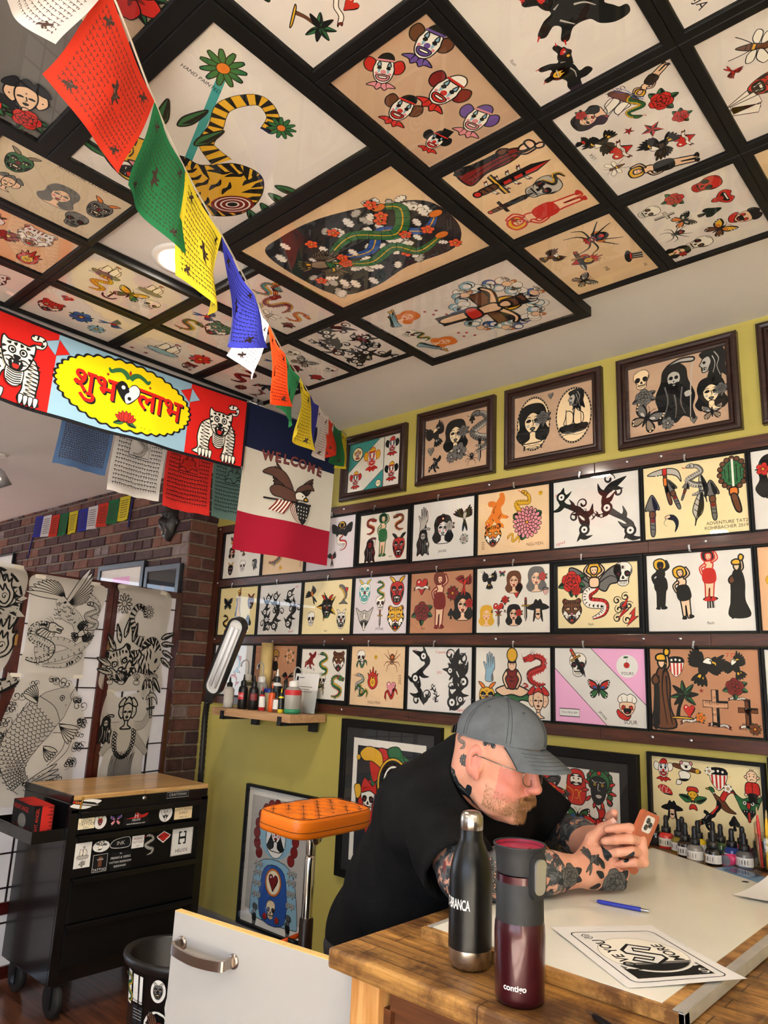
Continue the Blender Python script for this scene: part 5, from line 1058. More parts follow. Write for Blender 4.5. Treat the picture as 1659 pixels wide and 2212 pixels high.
# ---------------------------------------------------------------- welcome flag
NAVY, FW, FR = cloth('flag_navy', '1b2340', .06, .04), cloth('flag_white', 'e2ddd0', .22, .03), cloth('flag_crimson', 'ad1f38', .10, .04)
def welcome_flag():
    y0, y1, z0, z1 = 1.922, 2.497, .525, 1.212; cy, cz = (y0+y1)/2, (z0+z1)/2; w, h = y1-y0, z1-z0
    t = thing('welcome_flag', 'dark blue, white and red flag with a flying eagle and the word WELCOME', 'flag', M=basis((-2.635, cy, Zr(cz)), (0, 1, 0), (0, 0, 1)))
    def wave(p):
        v = (h/2-p.y)/h
        return Vector((p.x-.012*v*(p.x/w), p.y, p.z+.014*sin(8*p.x+.6)*v+.010*sin(17*p.x+2*v)*v-.02*v*v))
    zb, zr = 1.0-cz, .700-cz
    for nm, a0, a1, m in (('navy_band', zb, h/2, NAVY), ('white_band', zr, zb, FW), ('crimson_band', -h/2, zr, FR)):
        g = one(lambda b: b.grid(lambda u, v: Vector(((u-.5)*w, a0+(a1-a0)*v, 0)), 40, 16, m), nm, t, fix=False); drape(g, wave, 9)
    mat('welcome_red', '7d3a38', rough=.85); mat('eagle_brown', '5b3b30', rough=.85)
    a = Art(); a.DZ = 1e-4; x = -.175
    for ch, wd in zip('WELCOME', (.062, .046, .042, .046, .052, .060, .046)):
        xc = x+wd/2; y = .128-.36*xc*xc
        a.z = 1; a.text(ch, xc, y, .066, 'k', -xc*42, off=.06); a.z = 3; a.text(ch, xc, y, .066, 'welcome_red', -xc*42, off=.025); x += wd+.004
    a.z = 5; a.push(-.0, -.045, .00135)
    # eagle with spread wings carrying a striped flag
    for P, n, l0, l1, r0, r1 in (((6, 10), 8, 74, 124, 172, 128), ((26, 14), 7, 60, 104, 8, 42)):
        feathers(a, P[0], P[1], n, l0, l1, r0, r1, 9, 'eagle_brown', 3, 'k')
    a.shape([(-126, 62), (-84, 88), (-30, 78), (6, 30), (4, 4), (-30, 30), (-80, 56)], 'eagle_brown', 3); a.shape([(112, 42), (92, 60), (60, 54), (26, 30), (24, 10), (60, 30), (90, 40)], 'eagle_brown', 3)
    a.shape([(-88, 12), (-60, 30), (-10, 24), (30, 12), (34, -12), (0, -26), (-40, -14), (-74, -10)], 'eagle_brown', 3)
    a.shape([(20, 12), (40, 22), (62, 16), (74, 4), (62, -6), (40, -8), (24, -8)], 'w', 3); a.data('y 70,6 84,-2 70,-8 60,-4;kcn 54,8,3')
    a.line([(-112, -26), (94, -18)], 'k', 6); a.circ(96, -18, 5, 'k')
    def strp(P, Q, n, c0, c1):
        for i in range(n):
            u0, u1 = i/n, (i+1)/n; A = [(p[0]*(1-u0)+q[0]*u0, p[1]*(1-u0)+q[1]*u0) for p, q in zip(P, Q)]; B = [(p[0]*(1-u1)+q[0]*u1, p[1]*(1-u1)+q[1]*u1) for p, q in zip(P, Q)]
            strip(a, A, B, c0 if i % 2 == 0 else c1)
    strp(crom([(-88, -64), (-66, -40), (-56, -22)], 5, False), crom([(-26, -70), (-8, -44), (6, -22)], 5, False), 9, 'd', 'w')
    strp(crom([(8, -28), (0, -50), (20, -78), (48, -94)], 5, False), crom([(46, -22), (30, -44), (46, -70), (62, -84)], 5, False), 8, 'd', 'w')
    a.shape([(26, -22), (88, -20), (86, -60), (66, -92), (46, -80), (28, -50)], 'z', 3)
    for i in range(16): a.circ(36+(i % 4)*14, -32-(i//4)*13, 3.2, 'w', n=5)
    a.pop(); o = a.build('printed_design', t); drape(o, wave, .025)
    for v in o.data.vertices: v.co.z += .0008
    one(lambda b: b.tube([(-w/2-.01, h/2+.004, 0), (0, h/2+.002, 0), (w/2+.03, h/2+.004, 0)], .003, steel, 8), 'hanging_wire', t)
    one(lambda b: (b.lathe([(.008, 0), (.008, .02), (.012, .024)], steel, 12, M=Matrix.Translation((-w/2+.02, h/2+.01, 0))), b.lathe([(.008, 0), (.008, .02), (.012, .024)], steel, 12, M=Matrix.Translation((-w/2+.055, h/2+.008, 0)))), 'ceiling_hook', t)
welcome_flag()
# ---------------------------------------------------------------- folding screen with drawings
POST = wood('screen_lacquer', '2c0808', '4e1512', axis=2, scale=12, rough=.3, coat=.4)
RICE = cloth('rice_paper', 'dcdad7', .55, .03, 14); VELL = cloth('tracing_vellum', 'd6d1c8', .5, .03, 9); LAT = mat('screen_lattice', '1d0a0a', rough=.5)
SP = [(-3.66, 2.32), (-3.55, 1.853), (-3.53, 1.392), (-3.40, .94)]; SH = 1.36+.41
scr = thing('folding_screen', 'dark red folding screen with white rice paper panes standing before the brick wall', 'folding screen', (-3.55, 1.6, 0))
PM = []
for i in range(3):
    (x0, y0), (x1, y1) = SP[i+1], SP[i]           # left to right as seen
    L_ = hypot(x1-x0, y1-y0); Mx = basis((x0+3.55, y0-1.6, 0), (x1-x0, y1-y0, 0), (0, 0, 1)); PM.append((Mx, L_))
    pn = one(lambda b: (b.box((.016, SH/2, 0), (.030, SH, .02), POST), b.box((L_-.016, SH/2, 0), (.030, SH, .02), POST), b.box((L_/2, SH-.017, 0), (L_, .034, .02), POST), b.box((L_/2, .30, 0), (L_, .05, .02), POST), b.box((L_/2, .04, 0), (L_, .05, .02), POST)), 'panel_frame', scr, Mx)
    one(lambda b: b.add([(.03, .05, -.003), (L_-.03, .05, -.003), (L_-.03, SH-.03, -.003), (.03, SH-.03, -.003)], [(0, 1, 2, 3)], RICE), 'paper_pane', pn)
    def lat(b):
        for k in range(1, 4): b.box((.03+(L_-.06)*k/4, SH/2+.13, .002), (.006, SH-.32, .008), LAT)
        for k in range(11): b.box((L_/2, SH-.10-.143*k, .002), (L_-.05, .006, .008), LAT)
    one(lat, 'lattice', pn)
    if i < 2: one(lambda b: [b.box((.002, z, .013), (.012, .05, .004), mat('hinge_brass', 'b99a62', rough=.3, metal=1)) for z in (1.45, .5)], 'hinge', pn)
LINE = {c: 'vell' for c in 'rdgyoblpnwsehtvfcmiqjauxz'}
MATS['vell'] = VELL
def line_phoenix(a, w, h):
    S = lambda x, y: (-w/2+w*x/100, -h/2+h*y/100); k = .0028
    for x, y, n, l0, l1, r0, r1 in ((50, 76, 10, .10, .21, 8, 60), (46, 80, 9, .09, .19, 120, 175), (40, 50, 7, .08, .13, 180, 250)):
        a.z = 2; feathers(a, *S(x, y), n, l0, l1, r0, r1, .013, 'vell', .002)
    a.z = 60; band(a, [S(*p) for p in ((40, 80), (52, 66), (66, 58), (70, 46))], [.02, .04, .03, .018], 'vell', .002)
    R = random.Random(1)
    for i in range(26): a.z = 70; p = S(44+R.uniform(-8, 18), 68+R.uniform(-9, 9)); a.line([(p[0]+.008*cos(t), p[1]+.008*sin(t)) for t in np.linspace(3.3, 6.1, 6)], 'k', k)
    a.z = 80; fr = band(a, [S(*p) for p in ((80, 88), (94, 76), (88, 56), (84, 36), (60, 22), (30, 16), (24, 30), (52, 34), (76, 22), (60, 10), (30, 8))], [.006, .012, .016, .018, .02, .022, .02, .018, .016, .012, .004], 'vell', .002)
    for i in range(0, len(fr), 2): p, n, q = fr[i]; a.line([(p[0]+n[0]*q, p[1]+n[1]*q), (p[0]+n[0]*q*.3, p[1]+n[1]*q*.3)], 'k', k)
    a.z = 100; a.put('dragon', *S(24, 34), .10, cmap=LINE); a.put('eagle', *S(74, 44), .06, -60, cmap=LINE); a.put('snake', *S(86, 64), .07, cmap=LINE)
def line_koi(a, w, h):
    S = lambda x, y: (-w/2+w*x/100, -h/2+h*y/100); k = .0028; R = random.Random(2)
    for i in range(46):
        t = R.uniform(0, 6.28); x, y = (50+46*cos(t), 52+46*sin(t)); a.z = 2; r = R.uniform(.012, .024)
        for q in (0, 1): swirl(a, S(x, y)[0]+q*r*1.3, S(x, y)[1], r, R.uniform(0, 6), k*1.8, 1.2)
    for P in ([(6, 30), (20, 60), (44, 84)], [(2, 20), (12, 52), (30, 78)], [(60, 20), (84, 36), (86, 56), (66, 60)], [(62, 24), (78, 38), (78, 50), (64, 52)]): a.z = 2; a.curve([S(*p) for p in P], 'k', k)
    a.z = 6; fr = band(a, [S(*p) for p in ((40, 6), (26, 20), (26, 40), (42, 60), (62, 76), (80, 88))], [.03, .045, .078, .088, .075, .02], 'vell', .0026)
    for i in range(4, len(fr)-12):
        p, n, q = fr[i]
        for j in range(-3, 4):
            c = (p[0]+n[0]*q*(j+.5*(i % 2))/3.6, p[1]+n[1]*q*(j+.5*(i % 2))/3.6); tx, ty = n[1], -n[0]; r = .0125; a.z = 8
            a.line([(c[0]+r*(n[0]*cos(u)-tx*sin(u)*.9), c[1]+r*(n[1]*cos(u)-ty*sin(u)*.9)) for u in np.linspace(0, pi, 7)], 'k', k)
    p, n, q = fr[-11]; a.z = 20; a.curve([(p[0]+n[0]*q, p[1]+n[1]*q), (p[0]+.02, p[1]+.01), (p[0]-n[0]*q, p[1]-n[1]*q)], 'k', k)
    a.circ(*S(70, 82), .011, 'vell', .0022); a.circ(*S(70, 82), .005, 'k'); a.curve([S(84, 90), S(80, 84), S(82, 80)], 'k', k)
    for x, y, n_, l, r0, r1 in ((72, 58, 6, .10, -60, -10), (40, 78, 7, .08, 100, 150), (40, 10, 8, .16, -40, 30), (56, 40, 5, .07, -70, -20)): a.z = 22; feathers(a, *S(x, y), n_, l, l, r0, r1, .010, 'vell', .002)
def line_dragon(a, w, h):
    S = lambda x, y: (-w/2+w*x/100, -h/2+h*y/100); a.z = 2; a.map = dict(LINE)
    a.put('dragon', *S(50, 48), .30, 10, -1, LINE); a.put('flame', *S(70, 80), .09, 20, 1, LINE); a.put('flame', *S(80, 40), .10, -10, 1, LINE); a.put('chrys', *S(30, 18), .06, cmap=LINE)
def line_tiger(a, w, h):
    a.map = {**LINE, 'w': 'vell', 'k': 'k'}
    s = Art(); bigtiger(a, w*1.0, h*.95); R = random.Random(8)
    a.z = 40; S = lambda x, y: (-w/2+w*x/100, -h/2+h*y/100)
    for x in (12, 30, 55, 74, 88):
        a.z = 41; a.circ(*S(x, 5), .02, 'vell', .002, .012); feathers(a, *S(x, 7), 5, .03, .05, 50, 130, .005, 'vell', .0016)
def line_kali(a, w, h):
    S = lambda x, y: (-w/2+w*x/100, -h/2+h*y/100); a.map = dict(LINE); k = .0028
    for x, y in ((62, 92), (48, 96), (56, 98), (40, 92)): a.z = 2; a.circ(*S(x-6, y-6), .014, 'vell', k)
    a.z = 6; a.put('heads', *S(48, 78), .085, cmap=LINE); a.z = 20
    for P in ([(34, 64), (14, 66), (6, 78)], [(64, 64), (82, 66), (94, 80)], [(36, 56), (16, 44), (8, 36)], [(62, 56), (84, 42), (96, 34)]):
        a.z = 22; band(a, [S(*p) for p in P], [.024, .018, .014], 'vell', .002)
        for q in (.4, .5, .8): pass
    a.z = 30; a.put('dagger', *S(92, 88), .075, 190, cmap=LINE); a.put('claw', *S(94, 92), .05, 40, cmap=LINE)
    a.z = 24; a.poly(crom([S(*p) for p in ((32, 66), (64, 66), (66, 40), (50, 30), (34, 40))], 5), 'vell'); R = random.Random(4)
    for i in range(44): t = -.4+i/44*3.9; a.z = 26; a.circ(S(48, 52)[0]+(.055+.012*(i % 2))*cos(-t), S(48, 52)[1]+.095*sin(-t), .0075, 'vell', k)
    for i in range(30): x = 28+i*1.45; a.z = 40; a.curve([S(x+2, 36+R.uniform(-3, 3)), S(x-2, 22), S(x-1, 4+R.uniform(-2, 5))], 'k', k)
    a.z = 50; a.put('reaper', *S(10, 62), .07, cmap={**LINE})
def vellum(label, cy, cz, w, h, panel, fn, outline, off, seed):
    Mx, L_ = PM[panel]; X = Vector((Mx[0][0], Mx[1][0], 0)); N_ = Vector((Mx[0][2], Mx[1][2], 0)); (x1, y1), (x0, y0) = SP[panel], SP[panel+1]
    s = (cy-y0)/(y1-y0); c = Vector((x0+(x1-x0)*s, cy, Zr(cz)))+N_*off
    t = thing('tracing_paper_drawing', label, 'drawing', M=basis(c, X, (0, 0, 1)))
    R = random.Random(seed); ph = R.uniform(0, 6)
    wave = lambda p: Vector((p.x, p.y, p.z+.004*sin(14*p.x+ph)*(h/2-p.y)/h+.004*sin(9*p.y+ph)+.0005))
    a = Art(); Q = crom([(-w/2+w*x/100, -h/2+h*y/100) for x, y in outline], 7); a.poly(Q, 'vell'); o = a.build('sheet', t)
    drape(o, wave, .03)
    a = Art(); a.ow = 1.8; a.base = .0006; a.st = [(0, 0, 1, 0, 1)]; fn(a, w*.94, h*.94); o2 = a.build('ink_drawing', t); drape(o2, wave, .03)
    for x in (-w*.36, w*.34): box_obj('tape', (x, h/2-.012, .004), (.05, .018, .0006), mat('clear_tape', 'd8d2c4', rough=.2), t)
vellum('tracing paper with a line drawn striped tiger, upper right of the folding screen', 2.035, .137, .42, .535, 0, line_tiger, ((8, 99), (50, 100), (97, 97), (96, 60), (95, 25), (99, 2), (60, 0), (4, 1), (0, 22), (14, 50), (16, 66), (24, 80)), .016, 1)
vellum('tracing paper with a many armed goddess holding a sword, lower right of the screen', 2.025, -.375, .36, .50, 0, line_kali, ((10, 98), (30, 92), (60, 97), (92, 99), (96, 60), (88, 34), (80, 0), (10, 0), (16, 40), (2, 70)), .014, 2)
vellum('tracing paper with a line drawn winged phoenix and dragon, middle screen panel', 1.605, .165, .40, .47, 1, line_phoenix, ((4, 97), (40, 100), (96, 96), (99, 78), (84, 50), (82, 20), (76, 0), (10, 2), (8, 30), (6, 70)), .016, 3)
vellum('tracing paper with a line drawn koi carp in waves, middle screen panel', 1.565, -.335, .43, .56, 1, line_koi, ((22, 96), (40, 100), (70, 97), (86, 84), (98, 60), (90, 40), (86, 0), (2, 0), (0, 40), (10, 70)), .02, 4)
vellum('tracing paper with part of a line drawn dragon, leftmost on the folding screen', 1.215, .15, .40, .56, 2, line_dragon, ((0, 98), (50, 100), (92, 97), (99, 80), (88, 56), (92, 30), (70, 8), (0, 0)), .018, 5)
# ---------------------------------------------------------------- things on the brick wall
def brickpic(label, x0, x1, z1, h, pc, spec, kind='slim', pre=None):
    framed(label, ((x0+x1)/2, YB-.006, Zr(z1-h/2)), (1, 0, 0), (0, 0, 1), x1-x0, h, kind, pc, spec, name='picture_frame', fm=mat('slate_frame', '1c2127', rough=.35), pre=pre)
brickpic('black framed picture with a pink patch on the brick wall above the screen', -4.76, -4.17, .645, .46, 's', 'butter,45,50,12', 'deep', lambda a, w, h: a.rect(-.10, .0, .12, .14, 'q', 0))
brickpic('double black frame with a glowing round emblem beside the brick corner', -4.15, -3.76, .60, .46, 'l' if False else 'g', 'flower,50,60,22,,,rngkyy', 'deep', lambda a, w, h: a.rect(-w/2, -h/2, w/2, h/2, 'z', 0))
brickpic('grey framed picture on the brick wall at the far left edge', -6.75, -6.27, .86, .42, 'a', 'rose,50,50,20', 'slim')
def mask(b):
    m = mat('carved_dark_wood', '17110f', rough=.45, var=.3, scale=30, bump=.3, bscale=40)
    def P(u, v):
        a = 2*pi*u; r = sin(pi*min(.999, max(.001, v))); y = cos(pi*v)
        x = cos(a)*r*(.075+.012*y); z = max(0, sin(a))*r*.062; zz = z
        fx, fy = x/.075, y
        z += .030*math.exp(-(fx/.16)**2-((fy+.02)/.26)**2) - .014*math.exp(-((abs(fx)-.38)/.16)**2-((fy-.22)/.12)**2) + .012*math.exp(-((abs(fx)-.36)/.25)**2-((fy-.42)/.10)**2) - .018*math.exp(-(fx/.34)**2-((fy+.52)/.12)**2)+.012*math.exp(-((abs(fx)-.42)/.16)**2-((fy+.18)/.16)**2) if sin(a) > 0 else 0
        return Vector((x, y*.118, z))
    b.grid(P, 48, 40, m, closed_u=True)
    for s in (-1, 1):
        b.tube([(s*.045, .092, .02), (s*.06, .12, .022), (s*.045, .14, .02)], [.012, .009, .003], m, 8); b.lathe([(.0001, .012), (.009, .008), (.011, 0)], mat('mask_eye', '6a5a48', rough=.4), 12, M=Matrix.Translation((s*.029, .026, .036)))
        b.tube([(s*.068, .03, .005), (s*.082, 0, .008), (s*.07, -.035, .006)], [.008, .012, .007], m, 8)
        b.tube([(s*.016, -.058, .042), (s*.018, -.078, .05)], [.005, .0015], mat('mask_tooth', 'b7a684', rough=.5), 6)
mk = one(mask, 'carved_mask', M=basis((-3.955, YB-.004, Zr(.865)), (1, 0, 0), (0, 0, 1))); tag(mk, 'dark carved wooden demon mask hanging high on the brick corner', 'mask')
bun = thing('small_flag_bunting', 'short row of ten small prayer flags pinned across the brick wall', 'prayer flags', (-5.2, YB-.012, Zr(1.11)))
NB = [(-5.95, 1.125), (-5.6, 1.10), (-5.2, 1.092), (-4.8, 1.098), (-4.45, 1.11)]
NP = crom([(x+5.2, -.004, z-1.11) for x, z in NB], 8, False); blue_cord = mat('blue_cord', '20246e', rough=.8)
one(lambda b: (b.tube(NP, .004, blue_cord, 6), b.tube([(-.75, 0, .015), (-.765, 0, -.12), (-.80, -.004, -.32)], .006, blue_cord, 6), b.tube([(.75, 0, 0), (.745, 0, -.10), (.74, -.004, -.22)], .006, blue_cord, 6)), 'cord', bun)
for i, c in enumerate('bargybargy'):
    x0 = -.745+i*.1495; zt = NP[min(len(NP)-1, int((i+.5)/10*len(NP)))][2]
    o = one(lambda b: b.grid(lambda u, v: Vector((x0+.142*u, -.006-.008*sin(5*u+i)*v-.004, zt-.168*v)), 8, 8, MATS['flag_'+c]), 'flag', bun, fix=False)
    a = Art(); script_rows(a, 8, .15, .85, .12, .88, seed=60+i, w=.022, c='print_dim')
    for j, (x, y, z) in enumerate(a.b.v): a.b.v[j] = (x0+.142*x, -.0065-.008*sin(5*x+i)*(1-y)-.0052, zt-.168*(1-y))
    a.build('block_print', o)
t = thing('wall_lamp', 'small white cone shaped ceiling spotlight at the far left edge', 'lamp', (-4.5, 1.53, CEILR))
one(lambda b: b.lathe([(.04, -.012), (.04, 0)], lamp_trim, 20), 'canopy', t)
one(lambda b: b.tube([(0, 0, -.01), (0, 0, -.10)], .008, lamp_trim, 8), 'stem', t)
one(lambda b: b.lathe([(.02, 0), (.034, -.02), (.048, -.11), (.046, -.11), (.03, -.02)], mat('brushed_shade', 'b9bcc0', rough=.3, metal=.8), 24, M=Matrix.Translation((0, 0, -.09)) @ Matrix.Rotation(.5, 4, 'X'), cap=False), 'shade', t)
# ---------------------------------------------------------------- tool chest on casters
TB = mat('black_enamel', '0c0c0e', rough=.25, spec=.45, coat=.15); TBD = mat('black_drawer', '0a0a0b', rough=.42, spec=.25); RUB = mat('black_rubber', '141414', rough=.7)
TOPW = wood('chest_top_wood', 'b98a50', 'dcb67c', axis=1, scale=8, rough=.32, coat=.3, planks=.06)
tx0, tx1, ty0, ty1 = -3.455, -3.01, 1.503, 2.165
ch = thing('tool_chest', 'black rolling tool chest with a wooden top and stickered drawers', 'tool chest', ((tx0+tx1)/2, (ty0+ty1)/2, 0)); c0 = Vector(((tx0+tx1)/2, (ty0+ty1)/2, 0))
W_, D_ = ty1-ty0, tx1-tx0
box_obj('chest_body', (-.006, 0, Zr(-.89)), (D_-.012, W_, .67), TB, ch, bev=.006)
box_obj('wooden_top', (0, 0, Zr(-.538)), (D_-.004, W_-.006, .02), TOPW, ch, bev=.006)
box_obj('side_rim', (0, -W_/2+.004, Zr(-.54)), (D_, .012, .03), TB, ch, bev=.002)
DRZ = [(-.600, -.676), (-.690, -.842), (-.850, -1.008), (-1.018, -1.166), (-1.176, -1.222)]
for i, (a_, b_) in enumerate(DRZ[:4]):
    d = box_obj('drawer', (D_/2-.004, 0, Zr((a_+b_)/2)), (.014, W_-.08, a_-b_), TBD, ch, bev=.003)
    one(lambda b: (b.box((D_/2+.009, 0, Zr(a_+.002)), (.018, W_-.085, .012), TB, bev=.004), b.box((D_/2+.016, 0, Zr(a_-.008)), (.004, W_-.09, .014), TB, bev=.001)), 'drawer_pull', d)
box_obj('header_panel', (D_/2-.006, 0, Zr(-.572)), (.012, W_-.01, .05), TB, ch, bev=.002)
for s in (-1, 1): box_obj('front_post', (D_/2-.008, s*(W_/2-.02), Zr(-.90)), (.016, .04, .64), TB, ch, bev=.003)
one(lambda b: b.lathe([(.0001, .006), (.007, .006), (.009, .003), (.010, 0)], steel, 20, M=Matrix.Translation((D_/2, 1.831-c0.y, Zr(-.563))) @ Matrix.Rotation(pi/2, 4, 'Y')), 'lock', ch)
def sticker(M_, w, h, base, fn, parent, name='sticker', label=None):
    a = Art(); a.DZ = 4e-5; a.z = 0
    if base:
        m, shp = base
        if shp == 'rect': a.rect(-w/2, -h/2, w/2, h/2, m)
        else: a.circ(0, 0, w/2, m, 0, h/2, 28)
    fn(a, w, h); o = a.build(name, parent, M_)
    if label: o['label'] = label
    return o
def front(y0, z0, y1, z1): return basis((D_/2+.0042, (y0+y1)/2-c0.y, Zr((z0+z1)/2)), (0, 1, 0), (0, 0, 1)), y1-y0, abs(z1-z0)
def F(y0, z0, y1, z1, base, fn, label, dx=0):
    M_, w, h = front(y0, z0, y1, z1); M_.translation.x += dx; sticker(M_, w, h, base, fn, ch, label=label)
P_ = lambda nm, s=.95, rot=0, cm=None: (lambda a, w, h: a.put(nm, 0, 0, min(w, h)*s/2, rot, 1, cm))
def T_(rows, c='k', bg=None):
    def f(a, w, h):
        for s, y, sz in rows: a.z = 3; a.text(s, 0, y*h, sz*h, c)
    return f
F(1.508, -.578, 1.626, -.545, None, lambda a, w, h: (a.poly(crom([(-w/2, 0), (0, h*.5), (w/2, h*.3), (w/2, 0), (0, -h*.6), (-w/2, -h*.3)], 5), 'a'), a.put('dagger', 0, 0, w*.5, 80, 1, dict(n='o'))), 'dagger sticker', -.004)
F(1.943, -.574, 2.055, -.549, ('z', 'rect'), lambda a, w, h: (a.line([(-w/2, -h/2), (w/2, -h/2), (w/2, h/2), (-w/2, h/2)], 'h', .0016, closed=True), T_([('CRAFTSMAN', -.0, .62)], 'h')(a, w, h)), 'name plate', -.004)
F(1.542, -.659, 1.612, -.617, ('f', 'rect'), T_([('LOCAL', .24, .36), ('TATTOO', -.08, .36), ('SUPPLY', -.36, .2)]), 'cream sticker')
F(1.608, -.666, 1.664, -.608, ('a', 'oval'), P_('devil', .6), 'round sticker')
F(1.673, -.666, 1.738, -.611, None, P_('butter', 1.0, 0, dict(r='v', g='p', b='p')), 'butterfly sticker')
F(1.742, -.668, 1.859, -.612, ('k', 'rect'), lambda a, w, h: (a.poly(crom([(-w*.4, 0), (-w*.1, h*.1), (0, h*.45), (w*.2, h*.2), (w*.48, h*.3), (w*.3, 0)], 4), 'r'), T_([('H', .14, .5)], 'a')(a, w, h), T_([('HELIOS', -.14, .22), ('www.heliostattoo.com', -.38, .17)], 'a')(a, w, h)), 'red and black sticker')
F(1.908, -.671, 1.978, -.601, None, lambda a, w, h: (a.circ(0, 0, w*.48, 'a', 0, h*.5), a.put('goblin', 0, 0, h*.42, 0, 1, {q: 'a' for q in 'gr'})), 'pale goblin sticker')
F(1.988, -.668, 2.08, -.612, ('c', 'rect'), T_([("LUCKY'S TATTOO", .2, .2), ('SUPPLY', -.05, .24), ('needles  inks', -.34, .14)]), 'tan sticker')
F(1.543, -.806, 1.612, -.711, ('a', 'rect'), lambda a, w, h: (a.put('ship', 0, .006, w*.4, 0, 1, {q: 'h' for q in 'nrb'}), a.put('rose', 0, -.03, w*.2, 0, 1, {q: 'h' for q in 'rg'})), 'white sticker')
F(1.617, -.757, 1.691, -.713, None, lambda a, w, h: (a.circ(0, 0, w*.5, 'a', 0, h*.5), a.put('koala', 0, 0, h*.5, 0, 1, {q: 'e' for q in 'nyp'})), 'grey pistol shaped sticker')
F(1.623, -.834, 1.689, -.764, ('k', 'rect'), lambda a, w, h: (a.line([(-w*.47, -h*.47), (w*.47, -h*.47), (w*.47, h*.47), (-w*.47, h*.47)], 'a', .0016, closed=True), a.rect(-w*.12, -h*.2, w*.12, h*.35, 'n'), T_([('LONG', .2, .14), ('TATTOO', -.36, .2)], 'a')(a, w, h)), 'black sticker')
F(1.699, -.755, 1.782, -.711, None, lambda a, w, h: (a.poly(crom([(-w/2, -h*.3), (-w*.4, h*.3), (w*.3, h*.5), (w/2, h*.3), (w*.45, -h*.4)], 4), 'k'), a.line(crom([(-w/2, -h*.3), (-w*.4, h*.3), (w*.3, h*.5), (w/2, h*.3), (w*.45, -h*.4)], 4), 'a', .0018, closed=True), T_([('INK', 0, .5)], 'h')(a, w, h)), 'camera shaped sticker')
F(1.704, -.838, 1.79, -.766, ('k', 'rect'), T_([('FREAKS & GEEKS', .18, .17), ('TATTOO SIDESHOW', -.06, .15), ('8282544429', -.28, .15), ('Est.', .40, .11)], 'a'), 'black lettered sticker')
F(1.792, -.762, 1.849, -.713, ('a', 'rect'), T_([('MORAL', .24, .26), ('TATTOO', -.04, .26), ('supply', -.32, .14)], 'd'), 'white lettered sticker')
F(1.856, -.80, 1.90, -.711, None, P_('snake', 2.0, 0, dict(g='h', y='e')), 'grey snake sticker')
F(1.909, -.758, 1.98, -.709, None, lambda a, w, h: (a.poly([(-w/2, h*.1), (0, h*.5), (w/2, h*.1), (w*.4, -h*.1), (0, -h*.5), (-w*.4, -h*.1)], 'a'), a.poly([(-w*.44, h*.08), (0, h*.42), (w*.44, h*.08), (0, -h*.4)], 'r'), T_([('LUCKY', .05, .34), ('SUPPLY', -.26, .16)], 'k')(a, w, h)), 'red diamond sticker')
def helios(a, w, h):
    a.line([(-w*.47, -h*.48), (w*.47, -h*.48), (w*.47, h*.48), (-w*.47, h*.48)], 'd', .0012, closed=True)
    s = h*.5/200
    for f in (1, -1):
        a.push(0, h*.12, s, 0, f); a.z = 3; a.poly([(20, -92), (66, -92), (66, 92), (20, 92), (20, 70), (44, 70), (44, 16), (14, 16), (14, -16), (44, -16), (44, -70), (20, -70)], 'k'); a.pop()
    a.z = 4; a.push(0, h*.12, s); a.poly([(-18, -16), (18, -16), (18, 16), (-18, 16)], 'k'); a.pop(); a.z = 5; a.text('HELIOS', 0, -h*.34, h*.17, 'k')
F(1.988, -.820, 2.095, -.703, ('a', 'rect'), helios, 'white square sticker')
# tray on the left side with two glove boxes
box_obj('side_tray', (.0, -W_/2-.065, Zr(-.695)), (.40, .13, .006), TB, ch)
one(lambda b: (b.box((0, -W_/2-.128, Zr(-.675)), (.40, .005, .045), TB, bev=.001), b.box((.198, -W_/2-.065, Zr(-.675)), (.005, .13, .045), TB, bev=.001), b.box((-.198, -W_/2-.065, Zr(-.675)), (.005, .13, .045), TB, bev=.001)), 'tray_lip', ch)
for sx in (-1, 1):
    for sy in (-1, 1):
        p = (sx*(D_/2-.055), sy*(W_/2-.06))
        k = one(lambda b: (b.box((p[0], p[1], .128), (.07, .07, .008), dark_metal), [b.box((p[0], p[1]+s*.022, .085), (.03, .004, .09), dark_metal) for s in (-1, 1)]), 'caster_fork', ch)
        one(lambda b: b.lathe([(.008, -.017), (.045, -.017), (.063, -.013), (.066, -.006), (.066, .006), (.063, .013), (.045, .017), (.008, .017)], RUB, 32, M=Matrix.Translation((p[0]-.012, p[1], .066)) @ Matrix.Rotation(pi/2, 4, 'X')), 'wheel', k)
GB = mat('carton_black', '17110f', rough=.5); GR = mat('carton_red', 'c81d1f', rough=.45); GD = mat('carton_dark_red', '5c1216', rough=.5)
